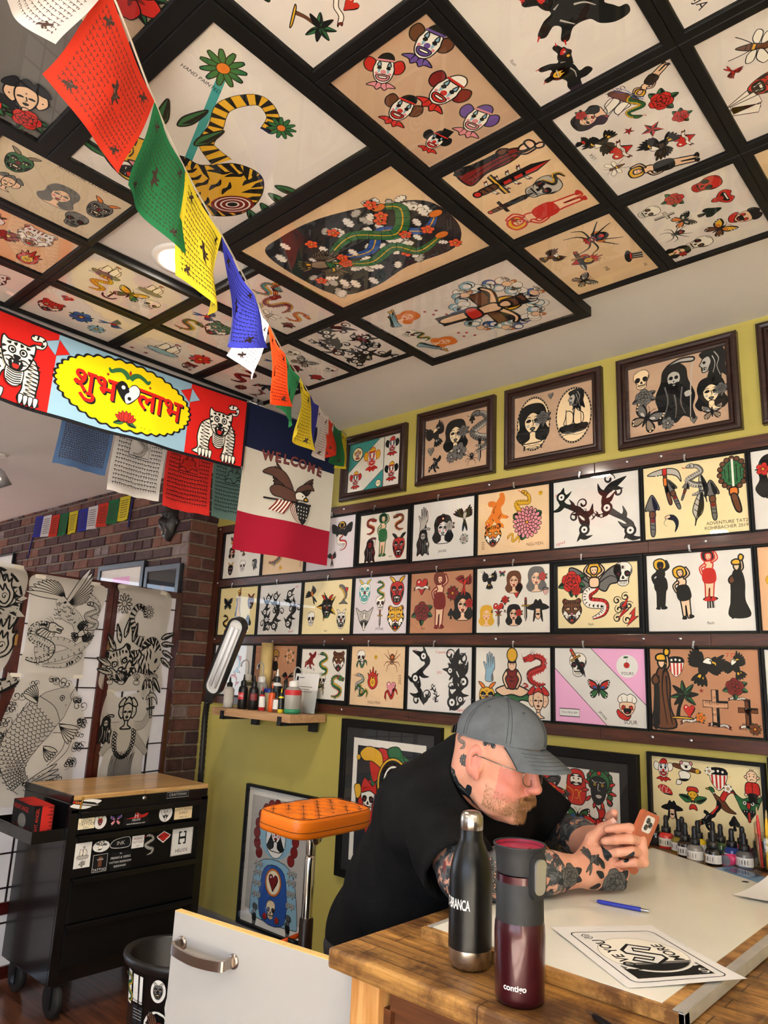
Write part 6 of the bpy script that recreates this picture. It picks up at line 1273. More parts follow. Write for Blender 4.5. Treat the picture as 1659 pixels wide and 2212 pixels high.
def glove_box(x, y, rz, label, dark):
    t = thing('glove_box', label, 'box', (x, y, Zr(-.691)), rz)
    w, d, h = .235, .078, .125
    box_obj('carton', (0, 0, h/2), (w, d, h), GD if dark else GB, t, bev=.002)
    a = Art(); a.z = 0; a.DZ = 6e-5; a.rect(-w/2, -h/2, w/2, h/2, 'k'); R = random.Random(3)
    for i in range(26): x0 = -w/2+i*w/26; a.z = 1; a.poly([(x0, -h/2), (x0+w/26, -h/2), (x0+w/52, -h*.5+R.uniform(.01, .06))], 'r')
    a.z = 3; a.circ(0, -.006, .05, 'z', 0, .034, 28); a.circ(.0, -.006, .044, 'e', 0, .028, 28); a.z = 5; a.text('NIGHT ANGEL', -.02, h*.32, .026, 'r')
    a.build('box_print', t, basis((0, -d/2-.0004, h/2), (1, 0, 0), (0, 0, 1)))
    a = Art(); a.DZ = 6e-5; a.z = 0; a.rect(-d/2, -h/2, d/2, h/2, 'r'); a.z = 2; a.rect(-d/2, -h/2, -d*.1, h/2, 'k'); a.z = 4; a.text('NIGHT ANGEL', -d*.30, 0, .017, 'r', 90)
    for i in range(9): a.z = 4; a.poly([(d*.5, -h/2+i*h/9), (d*.5, -h/2+(i+1)*h/9), (d*R.uniform(0, .3), -h/2+(i+.5)*h/9)], 'd')
    a.build('box_end_print', t, basis((w/2+.0004, 0, h/2), (0, 1, 0), (0, 0, 1)))
    a = Art(); a.DZ = 6e-5; a.z = 0; a.rect(-w/2, -d/2, w/2, d/2, 'r')
    for i in range(30): a.z = 2; x0 = -w/2+w*R.random(); a.poly([(x0, -d/2), (x0+.006, -d/2), (x0+.003, -d/2+R.uniform(.02, .06))], 'k')
    a.build('box_top_print', t, basis((0, 0, h+.0004), (1, 0, 0), (0, 1, 0)))
glove_box(-3.185, 1.432, radians(-4), 'red and black glove box in the side tray of the tool chest', False)
# ---------------------------------------------------------------- waste bin
BIN = mat('bin_plastic', '121212', rough=.35, spec=.5, var=.1, scale=30)
bx, by, bh = -2.16, 1.495, .485
bn = thing('waste_bin', 'black plastic waste bin covered in stickers behind the white door', 'waste bin', (bx, by, 0), radians(20))
def bin_(b):
    n = 40
    b.lathe([(.0001, .004), (.115, .004), (.122, 0), (.128, .02), (.160, bh-.03), (.163, bh-.03), (.178, bh-.024), (.183, bh-.01), (.180, bh), (.166, bh+.001), (.158, bh-.006), (.122, .02), (.0001, .012)], BIN, n, sy=.78, cap=False)
one(bin_, 'bin_shell', bn)
R_ = random.Random(11); 
def on_bin(u, v):    # u angle, v height -> point on the shell
    r = .1285+(v-.02)/(bh-.05)*.0322; return Vector((r*cos(u), r*.78*sin(u), v))
def bin_sticker(u, v, s, base, fn, label):
    a = Art(); a.DZ = 5e-5
    if base: (a.rect(-s*base[2]/2, -s/2, s*base[2]/2, s/2, base[0]) if base[1] == 'rect' else a.circ(0, 0, s*base[2]/2, base[0], 0, s/2, 28))
    fn(a, s)
    for j, (x, y, z) in enumerate(a.b.v):
        p = on_bin(u+x/.145, v+y); n = Vector((p.x, p.y/.6, 0)).normalized(); a.b.v[j] = tuple(p+n*(.0006+z*1.5))
    o = a.build('sticker', bn); o['label'] = label
U0 = radians(-75)
bin_sticker(U0-.62, .405, .075, ('a', 'rect', .6), lambda a, s: (a.line([(-.012, .01), (-.012, -.012), (.008, -.012)], 'h', .001), a.text('Wastebasket', 0, -s*.42, .009)), 'white label')
bin_sticker(U0-.60, .335, .05, ('z', 'rect', .9), lambda a, s: [a.line([(-.02, y), (.02, y)], 'h', .0016) for y in (.014, .006, -.002, -.01)], 'dark label')
bin_sticker(U0-.60, .285, .03, ('a', 'rect', 1.3), lambda a, s: [a.line([(x, -.011), (x, .011)], 'k', .0015) for x in (-.01, -.006, -.001, .004, .009, .012)], 'barcode label')
bin_sticker(U0-.10, .415, .062, ('a', 'oval', .75), lambda a, s: a.put('oni', 0, 0, s*.38, cmap=GRAY), 'oval face sticker')
bin_sticker(U0+.42, .375, .13, None, lambda a, s: (a.circ(0, 0, s*.40, 'a', 0, s*.5), a.circ(0, 0, s*.365, 'k', 0, s*.465), a.put('skull', 0, 0, s*.42), [a.curve([(-.02, .03+q), (0, .036+q), (.02, .03+q)], 'k', .0018) for q in (0, .007, .014)]), 'laughing skull sticker')
bin_sticker(U0-.10, .315, .10, None, lambda a, s: (a.circ(0, 0, s*.42, 'a', 0, s*.46), a.put('hand', -.012, .006, s*.4, 20, cmap=dict(h='n')), a.circ(.012, -.004, .022, 'd', .002), a.text('1', .012, -.004, .026, 'a')), 'brown hand sticker')
bin_sticker(U0-.50, .215, .07, ('f', 'rect', .6), lambda a, s: a.put('rose', 0, 0, s*.3), 'rose sticker')
bin_sticker(U0+.0, .205, .07, ('a', 'oval', 1.0), lambda a, s: a.put('flower', 0, 0, s*.4, cmap=dict(r='y')), 'round flower sticker')
bin_sticker(U0-.95, .40, .09, ('a', 'rect', .3), lambda a, s: a.put('snake', 0, 0, s*.45), 'side sticker')
# ---------------------------------------------------------------- arm rest
OR = mat('orange_vinyl', 'f07a12', rough=.38, spec=.5, bump=.08, bscale=220); CHR = mat('chrome', 'c9c7c4', rough=.12, metal=1); DBR = mat('bronze_tube', '2c1d16', rough=.3, metal=.5); SEAMM = mat('brown_stitch', '5a2c12', rough=.8)
ax, ay, az = -2.045, 1.93, Zr(-.530)
ar = thing('arm_rest', 'orange quilted arm rest cushion on a chrome and bronze stand', 'arm rest', (ax, ay, 0))
A = radians(0)
def rr_pt(t, a, b, p=5):
    c, s = cos(t), sin(t); return (a*math.copysign(abs(c)**(2/p), c), b*math.copysign(abs(s)**(2/p), s))
TM = Matrix.Translation((0, .02, az)) @ Matrix.Rotation(A, 4, 'X') @ Matrix.Rotation(radians(4), 4, 'Z') @ Matrix.Rotation(radians(4), 4, 'Y')
def cush(b):
    la, lb, n = .118, .205, 128
    prof = [(.86, -.016), (.985, -.010), (1, .0), (1, .042), (.985, .050), (.93, .053)]
    vs = []; fs = []
    for s, z in prof:
        for i in range(n): x, y = rr_pt(2*pi*i/n, la*s, lb*s); vs.append((x, y, z))
    for j in range(len(prof)-1):
        for i in range(n): k = (i+1) % n; fs.append((j*n+i, j*n+k, (j+1)*n+k, (j+1)*n+i))
    m = 40
    for j in range(1, m+1):
        s = .93*(1-j/m)
        for i in range(n):
            x, y = rr_pt(2*pi*i/n, la*s, lb*s)
            d = min(abs(((x+y)/.075+.5) % 1-.5), abs(((x-y)/.075+.5) % 1-.5))
            vs.append((x, y, .053+.009*(1-(s)**4)+.009*(min(1, d*3.0)-1)))
    o = len(prof)-1
    for j in range(m):
        for i in range(n): k = (i+1) % n; a0 = (o+j)*n; fs.append((a0+i, a0+k, a0+n+k, a0+n+i))
    fs.append(list(range(n))[::-1]); b.add(vs, fs, OR, True)
cu = one(cush, 'cushion', ar, TM)
def stitch(b):
    n = 64; b.tube([(*rr_pt(2*pi*i/n, .118*.965, .205*.975), .0545) for i in range(n)], .0012, SEAMM, 5, closed=True)
    b.tube([(*rr_pt(2*pi*i/n, .1185, .2055), .012) for i in range(n)], .0012, SEAMM, 5, closed=True)
    for k in range(-5, 6):
        for sg in (1, -1):
            P = []
            for q in np.linspace(-.34, .34, 60):
                x = (k*.075+q)/2 if True else 0; y = sg*(k*.075-q)/2
                if (abs(x)/.106)**5+(abs(y)/.188)**5 < 1: P.append((x, y, .053+.009*(1-((abs(x)/.118)**5+(abs(y)/.205)**5)**.8)-.0072))
            if len(P) > 3: b.tube(P, .0011, SEAMM, 5)
one(stitch, 'stitching', cu)
one(lambda b: (b.box((0, 0, -.020), (.12, .2, .008), dark_metal), b.box((-.03, .02, -.034), (.03, .05, .03), dark_metal)), 'mount_plate', ar, TM)
one(lambda b: (b.lathe([(.0001, -.026), (.018, -.024), (.026, -.012), (.027, .012), (.018, .024), (.0001, .026)], CHR, 24, M=Matrix.Translation((0, .012, az-.045)) @ Matrix.Rotation(pi/2, 4, 'Y')), b.lathe([(.016, az-.10), (.018, az-.06), (.014, az-.03)], CHR, 20)), 'swivel_joint', ar)
one(lambda b: b.lathe([(.019, .45), (.019, az-.115), (.016, az-.105), (.012, az-.10)], CHR, 24), 'chrome_pole', ar)
one(lambda b: (b.lathe([(.0245, .02), (.0245, .52), (.021, .525)], DBR, 24)), 'outer_tube', ar)
one(lambda b: (b.lathe([(.0001, .0), (.17, .0), (.17, .012), (.05, .03), (.0001, .032)], DBR, 36)), 'base_plate', ar)
one(lambda b: (b.tube([(-.02, -.015, .44), (-.05, -.035, .45)], .008, dark_metal, 8), b.tube([(-.075, -.105, .43), (-.03, .03, .465)], .0085, mat('orange_metal', 'e2560f', rough=.3, metal=.3), 10)), 'lock_lever', ar)
# ---------------------------------------------------------------- pictures low on the green wall
def jester(a, w, h):
    S = lambda x, y: (-w/2+w*x/100, -h/2+h*y/100); a.z = 0; a.DZ = 4e-5
    a.rect(-w*.44, -h*.45, w*.44, h*.44, 'z'); a.z = 2
    def sh(P, c): a.shape([S(*p) for p in P], c, .004)
    sh([(20, 30), (10, 45), (14, 60), (30, 66), (40, 40), (50, 14), (36, 8), (24, 14)], 'r'); sh([(30, 60), (26, 80), (40, 92), (66, 92), (86, 80), (84, 60), (70, 48), (50, 44)], 'g')
    sh([(30, 66), (24, 84), (40, 94), (58, 88), (62, 78), (40, 70)], 'r'); sh([(10, 88), (22, 94), (40, 90), (42, 78), (28, 82), (16, 82)], 'y'); sh([(70, 84), (90, 84), (96, 66), (88, 56), (84, 72)], 'r'); sh([(48, 92), (64, 96), (72, 84), (62, 78)], 'g')
    a.z = 20; a.circ(S(8, 84)[0], S(8, 84)[1], .012, 'y', .002); c = S(58, 66); a.circ(*c, .094, 'y', .004, .112, 30); a.circ(*c, .084, 'k', 0, .102, 30)
    R = random.Random(2)
    for i in range(90):
        t = R.uniform(0, 6.28); q = R.random()**.5; a.z = 24; a.circ(c[0]+.07*q*cos(t), c[1]+.088*q*sin(t), R.uniform(.003, .0065), R.choice('wyrgbw'), n=8)
    a.z = 26; a.line([(c[0]+.066*(1-t/16)*cos(t), c[1]+.082*(1-t/16)*sin(t)) for t in np.linspace(0, 14, 70)], 'w', .008)
    a.z = 28; a.put('skull', *S(24, 50), .062); a.z = 44
    sh([(14, 56), (18, 68), (30, 62), (34, 66), (36, 56), (26, 58)], 'r'); sh([(8, 50), (4, 60), (12, 62), (14, 54)], 'y')
    sh([(40, 46), (34, 34), (44, 26), (52, 40), (50, 48)], 'g'); sh([(52, 44), (60, 40), (64, 20), (54, 14), (50, 30)], 's'); sh([(36, 34), (30, 24), (36, 22), (44, 28)], 'y')
def lady(a, w, h):
    S = lambda x, y: (-w/2+w*x/100, -h/2+h*y/100); a.DZ = 4e-5; a.z = 0; a.rect(-w*.44, -h*.40, w*.45, h*.44, 'h'); a.z = 2; a.circ(*S(46, 70), w*.26, 'l', 0, h*.2); a.z = 3
    for t in np.linspace(-.6, 3.75, 15): a.circ(S(46, 66)[0]+w*.29*cos(t), S(46, 66)[1]+h*.24*sin(t), .026, 'd', .002)
    a.z = 12; a.circ(*S(46, 66), w*.15, 'w', .003, h*.15); a.put('woman', *S(46, 68), .085, 0, 1, dict(s='w')); a.z = 36
    a.shape([S(*p) for p in ((34, 80), (46, 84), (58, 80), (60, 60), (54, 66), (46, 78), (38, 66), (32, 60))], 'a', .002); a.z = 44; a.circ(*S(46, 68.2), .006, 'd'); a.z = 36; a.shape([S(*p) for p in ((24, 46), (70, 46), (84, 12), (76, 6), (22, 6), (14, 14))], 'l', .003); a.shape([S(*p) for p in ((32, 42), (62, 42), (66, 8), (30, 8))], 'b', .003)
    for x in (20, 26, 70, 76): 
        for y in (44, 38, 30, 22): a.z = 40; a.put('rose', *S(x, y), .02, cmap=dict(r='h', g='l'))
    a.z = 60; a.circ(*S(47, 34), w*.12, 'o', .002, h*.10); a.circ(*S(47, 34), w*.10, 'f', .001, h*.085); a.z = 64; a.put('heart', *S(47, 33), .045, cmap=dict(r='d')); a.z = 60; a.put('skull', *S(46, 14), .048, cmap=dict(w='c')); a.put('rose', *S(38, 9), .02); a.put('rose', *S(56, 9), .02)
    for x in (22, 72): a.z = 60; a.put('pinup', *S(x, 6), .06, cmap={q: 'e' for q in 'syr'})
def wallpic(label, x0, x1, z0, z1, kind, pc, spec, matw=0, pre=None, matc=None, cmap=None, Y=YW):
    return framed(label, ((x0+x1)/2, Y, Zr((z0+z1)/2)), (1, 0, 0), (0, 0, 1), x1-x0, z1-z0, kind, pc, spec, matw=matw, pre=pre, matc=matc, cmap=cmap, name='picture_frame')
wallpic('black framed jester print with a spiral of beads behind the arm rest', -2.545, -1.955, -.892, -.205, 'deep', 'w', '', .046, jester)
wallpic('black framed print of a pale sugar skull lady low behind the arm rest', -3.232, -2.70, -1.245, -.582, 'slim', 'w', '', .0, lady)
wallpic('black framed print of a red daruma, a crane and a lobster behind the man', -1.70, -1.104, -.90, -.229, 'deep', 'a', 'crane,46,87,12,,,;daruma,64,88,12;fudo,83,88,12.5;butter,65,68,9,,,rgoy;lobster,84,65,13,30;oni,30,86,11,,,rn;lobster,46,66,8;dragon,30,70,22,,,gr;tiger,30,30,22;flower,60,20,16', .035)
# ---------------------------------------------------------------- wall shelf with ink bottles
SHW = wood('pale_shelf', 'b0875f', 'cda57c', axis=0, scale=12, rough=.5)
sx0, sx1, sy0, szt = -3.285, -2.665, 2.335, Zr(-.195)
she = thing('wall_shelf', 'pale wooden wall shelf on black brackets under the flash sheets', 'shelf', ((sx0+sx1)/2, YW, szt))
box_obj('board', (0, -(YW-sy0)/2-.0095, -.019), (sx1-sx0, YW-sy0-.019, .038), SHW, she, bev=.002)
for x in (-.215, .235): one(lambda b: (b.box((x, -(YW-sy0)/2-.008, -.047), (.028, YW-sy0-.005, .016), BLKM), b.box((x, -(YW-sy0)-.001, -.034), (.028, .006, .042), BLKM), b.box((x, -.028, -.062), (.05, .02, .05), BLKM)), 'bracket', she)
BLKP = mat('black_plastic', '121214', rough=.35); WHP = mat('white_plastic', 'e4e2dd', rough=.35); CLR = mat('cloudy_plastic', 'd9d8cf', rough=.25, trans=.55); REDL = mat('red_label', 'c8262b', rough=.45); LABW = mat('white_label', 'e6e4e0', rough=.6)
def bottle(label, cat, x, y, z, r, h, bm_, cap, label_m=None, tip=None, neck=.5, lab=(.15, .6), ang=3.6, group=None, ring=None, name='ink_bottle', spout=None, txt=None):
    t = thing(name, label, cat, (x, y, z), rnd.uniform(-.4, .4), group); hb = h*.68
    one(lambda b: b.lathe([(r*.86, 0), (r, .004), (r, hb*.82), (r*.86, hb*.94), (r*neck, hb), (r*neck, hb+.004)], bm_, 24), 'body', t)
    one(lambda b: b.lathe([(r*neck*1.15, hb), (r*neck*1.15, h*.80), (r*neck*.7, h*.83)], cap, 18), 'cap', t)
    if tip: one(lambda b: b.lathe([(r*neck*.6, h*.80), (r*neck*.35, h*.93), (r*.12, h)], tip, 12), 'nozzle', t)
    if label_m: 
        lb = one(lambda b: b.grid(lambda u, v: Vector((r*1.012*cos(-.9+(u-.5)*ang), r*1.012*sin(-.9+(u-.5)*ang), h*(lab[0]+(lab[1]-lab[0])*v))), 20, 2, label_m), 'label', t)
        a = Art(); a.DZ = 1e-5; R = random.Random(int(x*1000))
        for k in range(5): yy = .2+k*.14; a.z = 1; a.line([(-.32, yy), (-.32+R.uniform(.25, .6), yy)], 'k' if label_m in (LABW,) else 'a', .05)
        if txt: a.z = 1; a.text(txt, 0, .5, .5, 'a')
        for j, (u, v, w) in enumerate(a.b.v): q = -.9+u*min(2.2, ang*.9); a.b.v[j] = (r*1.02*cos(q), r*1.02*sin(q), h*(lab[0]+(lab[1]-lab[0])*v))
        a.build('label_print', lb)
    if ring: one(lambda b: b.lathe([(r*1.01, h*ring[0]), (r*1.01, h*ring[1])], ring[2], 24, cap=False), 'band', t)
    if spout: one(lambda b: b.tube(crom([(0, 0, h*.8), (0, 0, h*1.08), (spout*.4, 0, h*1.18), (spout, 0, h*1.10), (spout*1.05, 0, h*1.0)], 5, False), .0035, CLR, 8), 'spout', t)
    return t
for a_ in ((-3.235, 2.40, .026, .155, WHP, BLKP, LABW, BLKP, 'white ink bottle with a black cap at the left end of the shelf'), (-3.098, 2.385, .024, .172, BLKP, BLKP, REDL, BLKP, 'tall black ink bottle with a red oval label on the shelf'),
  (-3.03, 2.40, .0245, .168, BLKP, BLKP, mat('dark_red_label', '7c1f24', rough=.5), BLKP, 'tall black ink bottle with a dark red ring label, second on the shelf'), (-2.965, 2.405, .0165, .115, REDL, BLKP, LABW, REDL, 'small red ink bottle with a red nozzle on the shelf'),
  (-2.925, 2.46, .029, .205, WHP, BLKP, BLKP, WHP, 'big white ink bottle with a black label and white nozzle'), (-2.885, 2.40, .0175, .135, mat('orange_ink', 'd9581f', rough=.35), BLKP, None, mat('orange_ink', 'd9581f'), 'orange ink bottle in the middle of the shelf'),
  (-2.838, 2.395, .0205, .10, mat('brown_ink', '6f4535', rough=.3), BLKP, LABW, BLKP, 'squat brown ink bottle with a white skull label on the shelf'), (-2.797, 2.385, .0145, .115, mat('yellow_ink', 'e8cf2a', rough=.35), BLKP, BLKP, mat('yellow_ink', 'e8cf2a'), 'narrow yellow ink bottle beside the wash bottle'),
  (-2.875, 2.475, .017, .165, BLKP, BLKP, None, BLKP, 'black ink bottle half hidden behind the orange one'), (-2.83, 2.46, .016, .150, mat('wine_ink', '7a2340', rough=.35), BLKP, None, mat('pink_tip', 'd4567a', rough=.4), 'dark wine coloured ink bottle behind the yellow one')):
    x, y, r, h, bm_, cap, lb, tip, lab = a_; bottle(lab, 'bottle', x, y, szt, r, h, bm_, cap, lb, tip, txt='XXX' if 'oval' in lab else None, **(dict(lab=(.28, .48), ang=1.5) if r in (.024, .0245) else {}))
wb = bottle('clear wash bottle with a red band and green liquid on the shelf', 'bottle', -2.735, 2.405, szt, .040, .185, CLR, WHP, name='wash_bottle', ring=(.47, .60, REDL), spout=.05)
one(lambda b: b.lathe([(.0001, .001), (.0403, .001), (.0405, .022), (.0001, .022)], mat('green_liquid', '2c8a5e', rough=.2), 24), 'liquid', wb)
bottle('cloudy beige wash bottle with a bent spout behind the black bottles', 'bottle', -3.165, 2.46, szt, .034, .21, mat('beige_plastic', 'b8ad90', rough=.35), WHP, name='wash_bottle', spout=-.05, ring=(.55, .64, mat('olive_band', '4a4a32', rough=.5)))
bottle('clear wash bottle with a short bent spout behind the second black bottle', 'bottle', -3.065, 2.475, szt, .034, .20, CLR, WHP, name='wash_bottle', spout=-.04)
bottle('round tub with a blue lid behind the small red bottle', 'tub', -2.99, 2.475, szt, .034, .13, mat('tub_body', 'c4b894', rough=.4), mat('blue_lid', '20378a', rough=.4), name='plastic_tub', neck=.95)
rl_ = thing('paper_roll', 'upright roll of yellowish translucent paper behind the bottles', 'roll', (-3.115, 2.535, szt))
one(lambda b: (b.lathe([(.012, 0), (.032, 0), (.032, .34), (.012, .34), (.012, 0)], mat('yellow_paper', 'c9b277', rough=.5, var=.1, scale=30), 28, cap=False)), 'roll', rl_)
cd = thing('printed_card', 'white printed letter card leaning behind the wash bottle', 'card', M=basis((-2.79, 2.53, szt+.095), (1, -.05, 0), (0, .12, 1)))
one(lambda b: b.box((0, 0, 0), (.185, .19, .0012), LABW), 'card', cd)
a = Art(); [a.line([(-.05, .03-k*.012), (.05-.02*(k % 2), .03-k*.012)], 'e', .003) for k in range(3)]; a.rect(-.08, .06, -.065, .08, 'k'); a.line([(-.06, .075), (-.02, .075)], 'k', .003); a.base = .0008
for j, q in enumerate(a.b.v): a.b.v[j] = (q[0], q[1], q[2]+.0009)
a.build('print', cd)
tag(one(lambda b: b.box((-2.70, 2.49, szt+.055), (.055, .05, .11), pane('acrylic', 1.0, tint=(.9, .92, .92, 1))), 'acrylic_stand'), 'clear acrylic stand at the right end of the shelf', 'stand')
# ---------------------------------------------------------------- lamp
lp = thing('work_lamp', 'black work lamp with two bright tubes and a ribbed bending arm', 'lamp', (-3.36, 2.30, 0)); lo = Vector((-3.36, 2.30, -ZC))
hd0, hd1 = Vector((-3.115, 2.20, -.115)), Vector((-2.935, 2.20, .235)); up = (hd1-hd0).normalized(); nz = Vector((.45, -.85, -.1)); nz = (nz-up*nz.dot(up)).normalized(); rt = up.cross(nz)
MH = Matrix((rt, up, nz)).transposed().to_4x4(); MH.translation = (hd0+hd1)/2-lo; hl2 = (hd1-hd0).length/2
hs = one(lambda b: b.prism(rrect(.046, hl2+.01, .045, 8), -.03, .004, BLKP), 'lamp_head', lp, MH)
def rim(b):
    o_, i_ = rrect(.046, hl2+.01, .045, 8), rrect(.036, hl2, .035, 8); n = len(o_)
    vs = [(x, y, .004) for x, y in o_]+[(x, y, .014) for x, y in o_]+[(x, y, .014) for x, y in i_]+[(x, y, .004) for x, y in i_]
    b.add(vs, [(k*n+i, k*n+(i+1) % n, (k+1)*n+(i+1) % n, (k+1)*n+i) for k in range(3) for i in range(n)], BLKP)
one(rim, 'rim', hs); one(lambda b: b.prism(rrect(.036, hl2, .035, 8), .0042, .0046, mat('lamp_reflector', 'd0d0d0', rough=.25)), 'reflector', hs)
for x in (-.013, .013): one(lambda b: b.tube([(x, -hl2+.035, .012), (x, hl2-.04, .012)], .0085, mat('tube_glass', 'e9ecf2', rough=.2), 12), 'tube_bulb', hs)
one(lambda b: b.box((0, -hl2-.02, -.012), (.05, .07, .03), BLKP, bev=.006), 'lamp_neck', hs)
GP = crom([(hd0-lo)-up*.05, Vector((-3.165, 2.215, -.25))-lo, Vector((-3.18, 2.23, -.40))-lo, Vector((-3.205, 2.25, -.62))-lo, Vector((-3.26, 2.28, -.95))-lo, Vector((0, 0, .12))], 12, False)
one(lambda b: b.tube(GP, [.0145+.0022*(i % 2) for i in range(len(GP))], BLKP, 12), 'ribbed_arm', lp)
one(lambda b: b.lathe([(.0001, 0), (.13, 0), (.13, .02), (.03, .05), (.02, .14), (.0001, .14)], BLKP, 28), 'base', lp)
# ---------------------------------------------------------------- workbench
TBW = wood('bench_top', '7a5226', 'c08f4c', axis=0, scale=10, rough=.5, coat=.05, planks=.045, spots=7, bump=.12)
PINE = wood('pine_leg', 'b57a3c', 'd8a468', axis=2, scale=9, rough=.5); DKW = wood('bench_panel', '4a2610', '74431f', axis=0, scale=10, rough=.5)
wx0, wx1, wy0, wy1, wz = -1.072, -.398, 1.072, 2.572, Zr(-.5)
be = thing('workbench', 'worn stained wooden workbench standing out from the green wall', 'workbench', ((wx0+wx1)/2, (wy0+wy1)/2, 0)); bo = Vector(((wx0+wx1)/2, (wy0+wy1)/2, 0))
one(lambda b: b.box((0, 0, wz-.0175), (wx1-wx0, wy1-wy0, .035), TBW, bev=.006), 'bench_top', be)
for x, y in ((wx0+.065, wy0+.055), (wx1-.05, wy0+.055), (wx0+.065, wy1-.06), (wx1-.05, wy1-.06)): box_obj('leg', (x-bo.x, y-bo.y, (wz-.035)/2), (.07, .04, wz-.035), PINE, be, bev=.003)
box_obj('front_panel', (.03, wy0+.07-bo.y, wz-.30), (wx1-wx0-.17, .018, .53), DKW, be, bev=.002)
one(lambda b: (b.box((.03, wy0+.06-bo.y, wz-.06), (wx1-wx0-.17, .02, .05), DKW), b.box((-.235, wy0+.06-bo.y, wz-.33), (.03, .02, .49), DKW)), 'panel_frame', be)
framed('small framed print on the front of the workbench, cut by the bottom edge', (-.70, wy0+.060, wz-.235), (1, 0, 0), (0, 0, 1), .26, .22, 'thin', 'a', 'clown,30,60,24;rose,72,66,20;butter,60,30,14', name='picture_frame', pre=lambda a, w, h: a.rect(-w*.44, -h*.42, w*.44, h*.42, 'z', 0))
# white half door
WD = mat('white_laminate', 'b2b0ae', rough=.4, var=.03, scale=7); EDGE = mat('ply_edge', 'e2c079', rough=.5, var=.1, scale=40)
d0, d1 = Vector((-1.632, 1.108, 0)), Vector((-1.045, 1.187, 0)); dl = (d1-d0).length
dr_ = thing('half_door', 'white half height swing door with a steel handle beside the workbench', 'door', M=basis((d0.x, d0.y, 0), d1-d0, (0, 0, 1)))
dh = Zr(-.57)
pn_ = one(lambda b: b.box((dl/2, dh/2+.05, -.009), (dl, dh-.10, .018), WD), 'door_panel', dr_)
one(lambda b: (b.box((dl/2, dh+.0008, -.009), (dl, .0016, .018), EDGE)), 'edge_strip', pn_)
def dhandle(b):
    m = mat('brushed_nickel', 'a89c92', rough=.28, metal=1); x0, x1, y = .035, .205, dh-.062
    for x in (x0, x1): b.lathe([(.015, 0), (.0155, .003), (.011, .005)], m, 22, M=Matrix.Translation((x, y, 0)))
    P = crom([(x0, y, .002), (x0, y, .022), (x0+.010, y-.004, .034), ((x0+x1)/2, y-.008, .040), (x1-.010, y-.004, .034), (x1, y, .022), (x1, y, .002)], 6, False)
    vs = []; n = len(P)
    for i, p in enumerate(P):
        a_ = Vector(P[max(0, i-1)]); c_ = Vector(P[min(n-1, i+1)]); t = (c_-a_).normalized(); w = Vector((0, 1, 0)); q = t.cross(w).normalized()
        for sw, sq in ((-1, -1), (1, -1), (1, 1), (-1, 1)): vs.append(Vector(p)+w*sw*.0105+q*sq*.0035)
    b.add(vs, [(i*4+k, i*4+(k+1) % 4, i*4+4+(k+1) % 4, i*4+4+k) for i in range(n-1) for k in range(4)], m, False)
one(dhandle, 'handle', dr_)
one(lambda b: [b.box((dl-.004, z, -.009), (.012, .08, .024), steel) for z in (.25, dh-.12)], 'hinge', dr_)
# light box
LBW = wood('light_box_wood', 'a9763a', 'cfa05c', axis=0, scale=10, rough=.45, spots=9); ACR = mat('white_acrylic', 'ecebe0', rough=.16, spec=.5, var=.03, scale=5)
lx0, lx1, ly0, ly1 = -.985, -.474, 1.240, 2.362; lz = wz+.0225
lb = thing('light_box', 'large white topped tracing light box with a wooden rim lying on the workbench', 'light box', ((lx0+lx1)/2, (ly0+ly1)/2, wz)); l0 = Vector(((lx0+lx1)/2, (ly0+ly1)/2, 0)); lw, ll = lx1-lx0, ly1-ly0
SLB = -.255     # the far edge is cut at a slant
one(lambda b: (b.box((0, -ll/2+.010, .0105), (lw, .020, .021), LBW, bev=.001), b.prism([(-lw/2, ll/2-.012), (lw/2-.01, ll/2-.012+SLB), (lw/2-.01, ll/2+SLB), (-lw/2, ll/2)], 0, .021, LBW), b.box((-lw/2+.008, .004, .0105), (.016, ll-.032, .021), LBW), b.box((lw/2-.026, SLB/2, .0105), (.030, ll-.036+SLB, .021), LBW)), 'wooden_rim', lb)
one(lambda b: b.prism([(-lw/2+.010, -ll/2+.016), (lw/2-.040, -ll/2+.016), (lw/2-.040, ll/2-.008+SLB*.93), (-lw/2+.010, ll/2-.008)], .002, .0222, ACR), 'white_top', lb)
one(lambda b: (b.box((lw/2-.0045, SLB/2, .013), (.009, ll+SLB, .020), mat('aluminium', 'c2c0bc', rough=.5, metal=.55, var=.1, scale=20)), b.box((lw/2-.010, SLB/2, .0228), (.016, ll+SLB, .0016), mat('aluminium', 'a9a8a6'))), 'metal_edge', lb)
one(lambda b: (b.box((-lw/2+.012, -.30, .0228), (.010, .5, .0012), mat('aluminium', 'a9a8a6'))), 'metal_strip', lb)
one(lambda b: b.lathe([(.0001, .0), (.009, 0)], BLKP, 18, M=Matrix.Translation((.075, ll/2-.035+SLB*.66, .02235)), cap=False), 'cord_hole', lb)
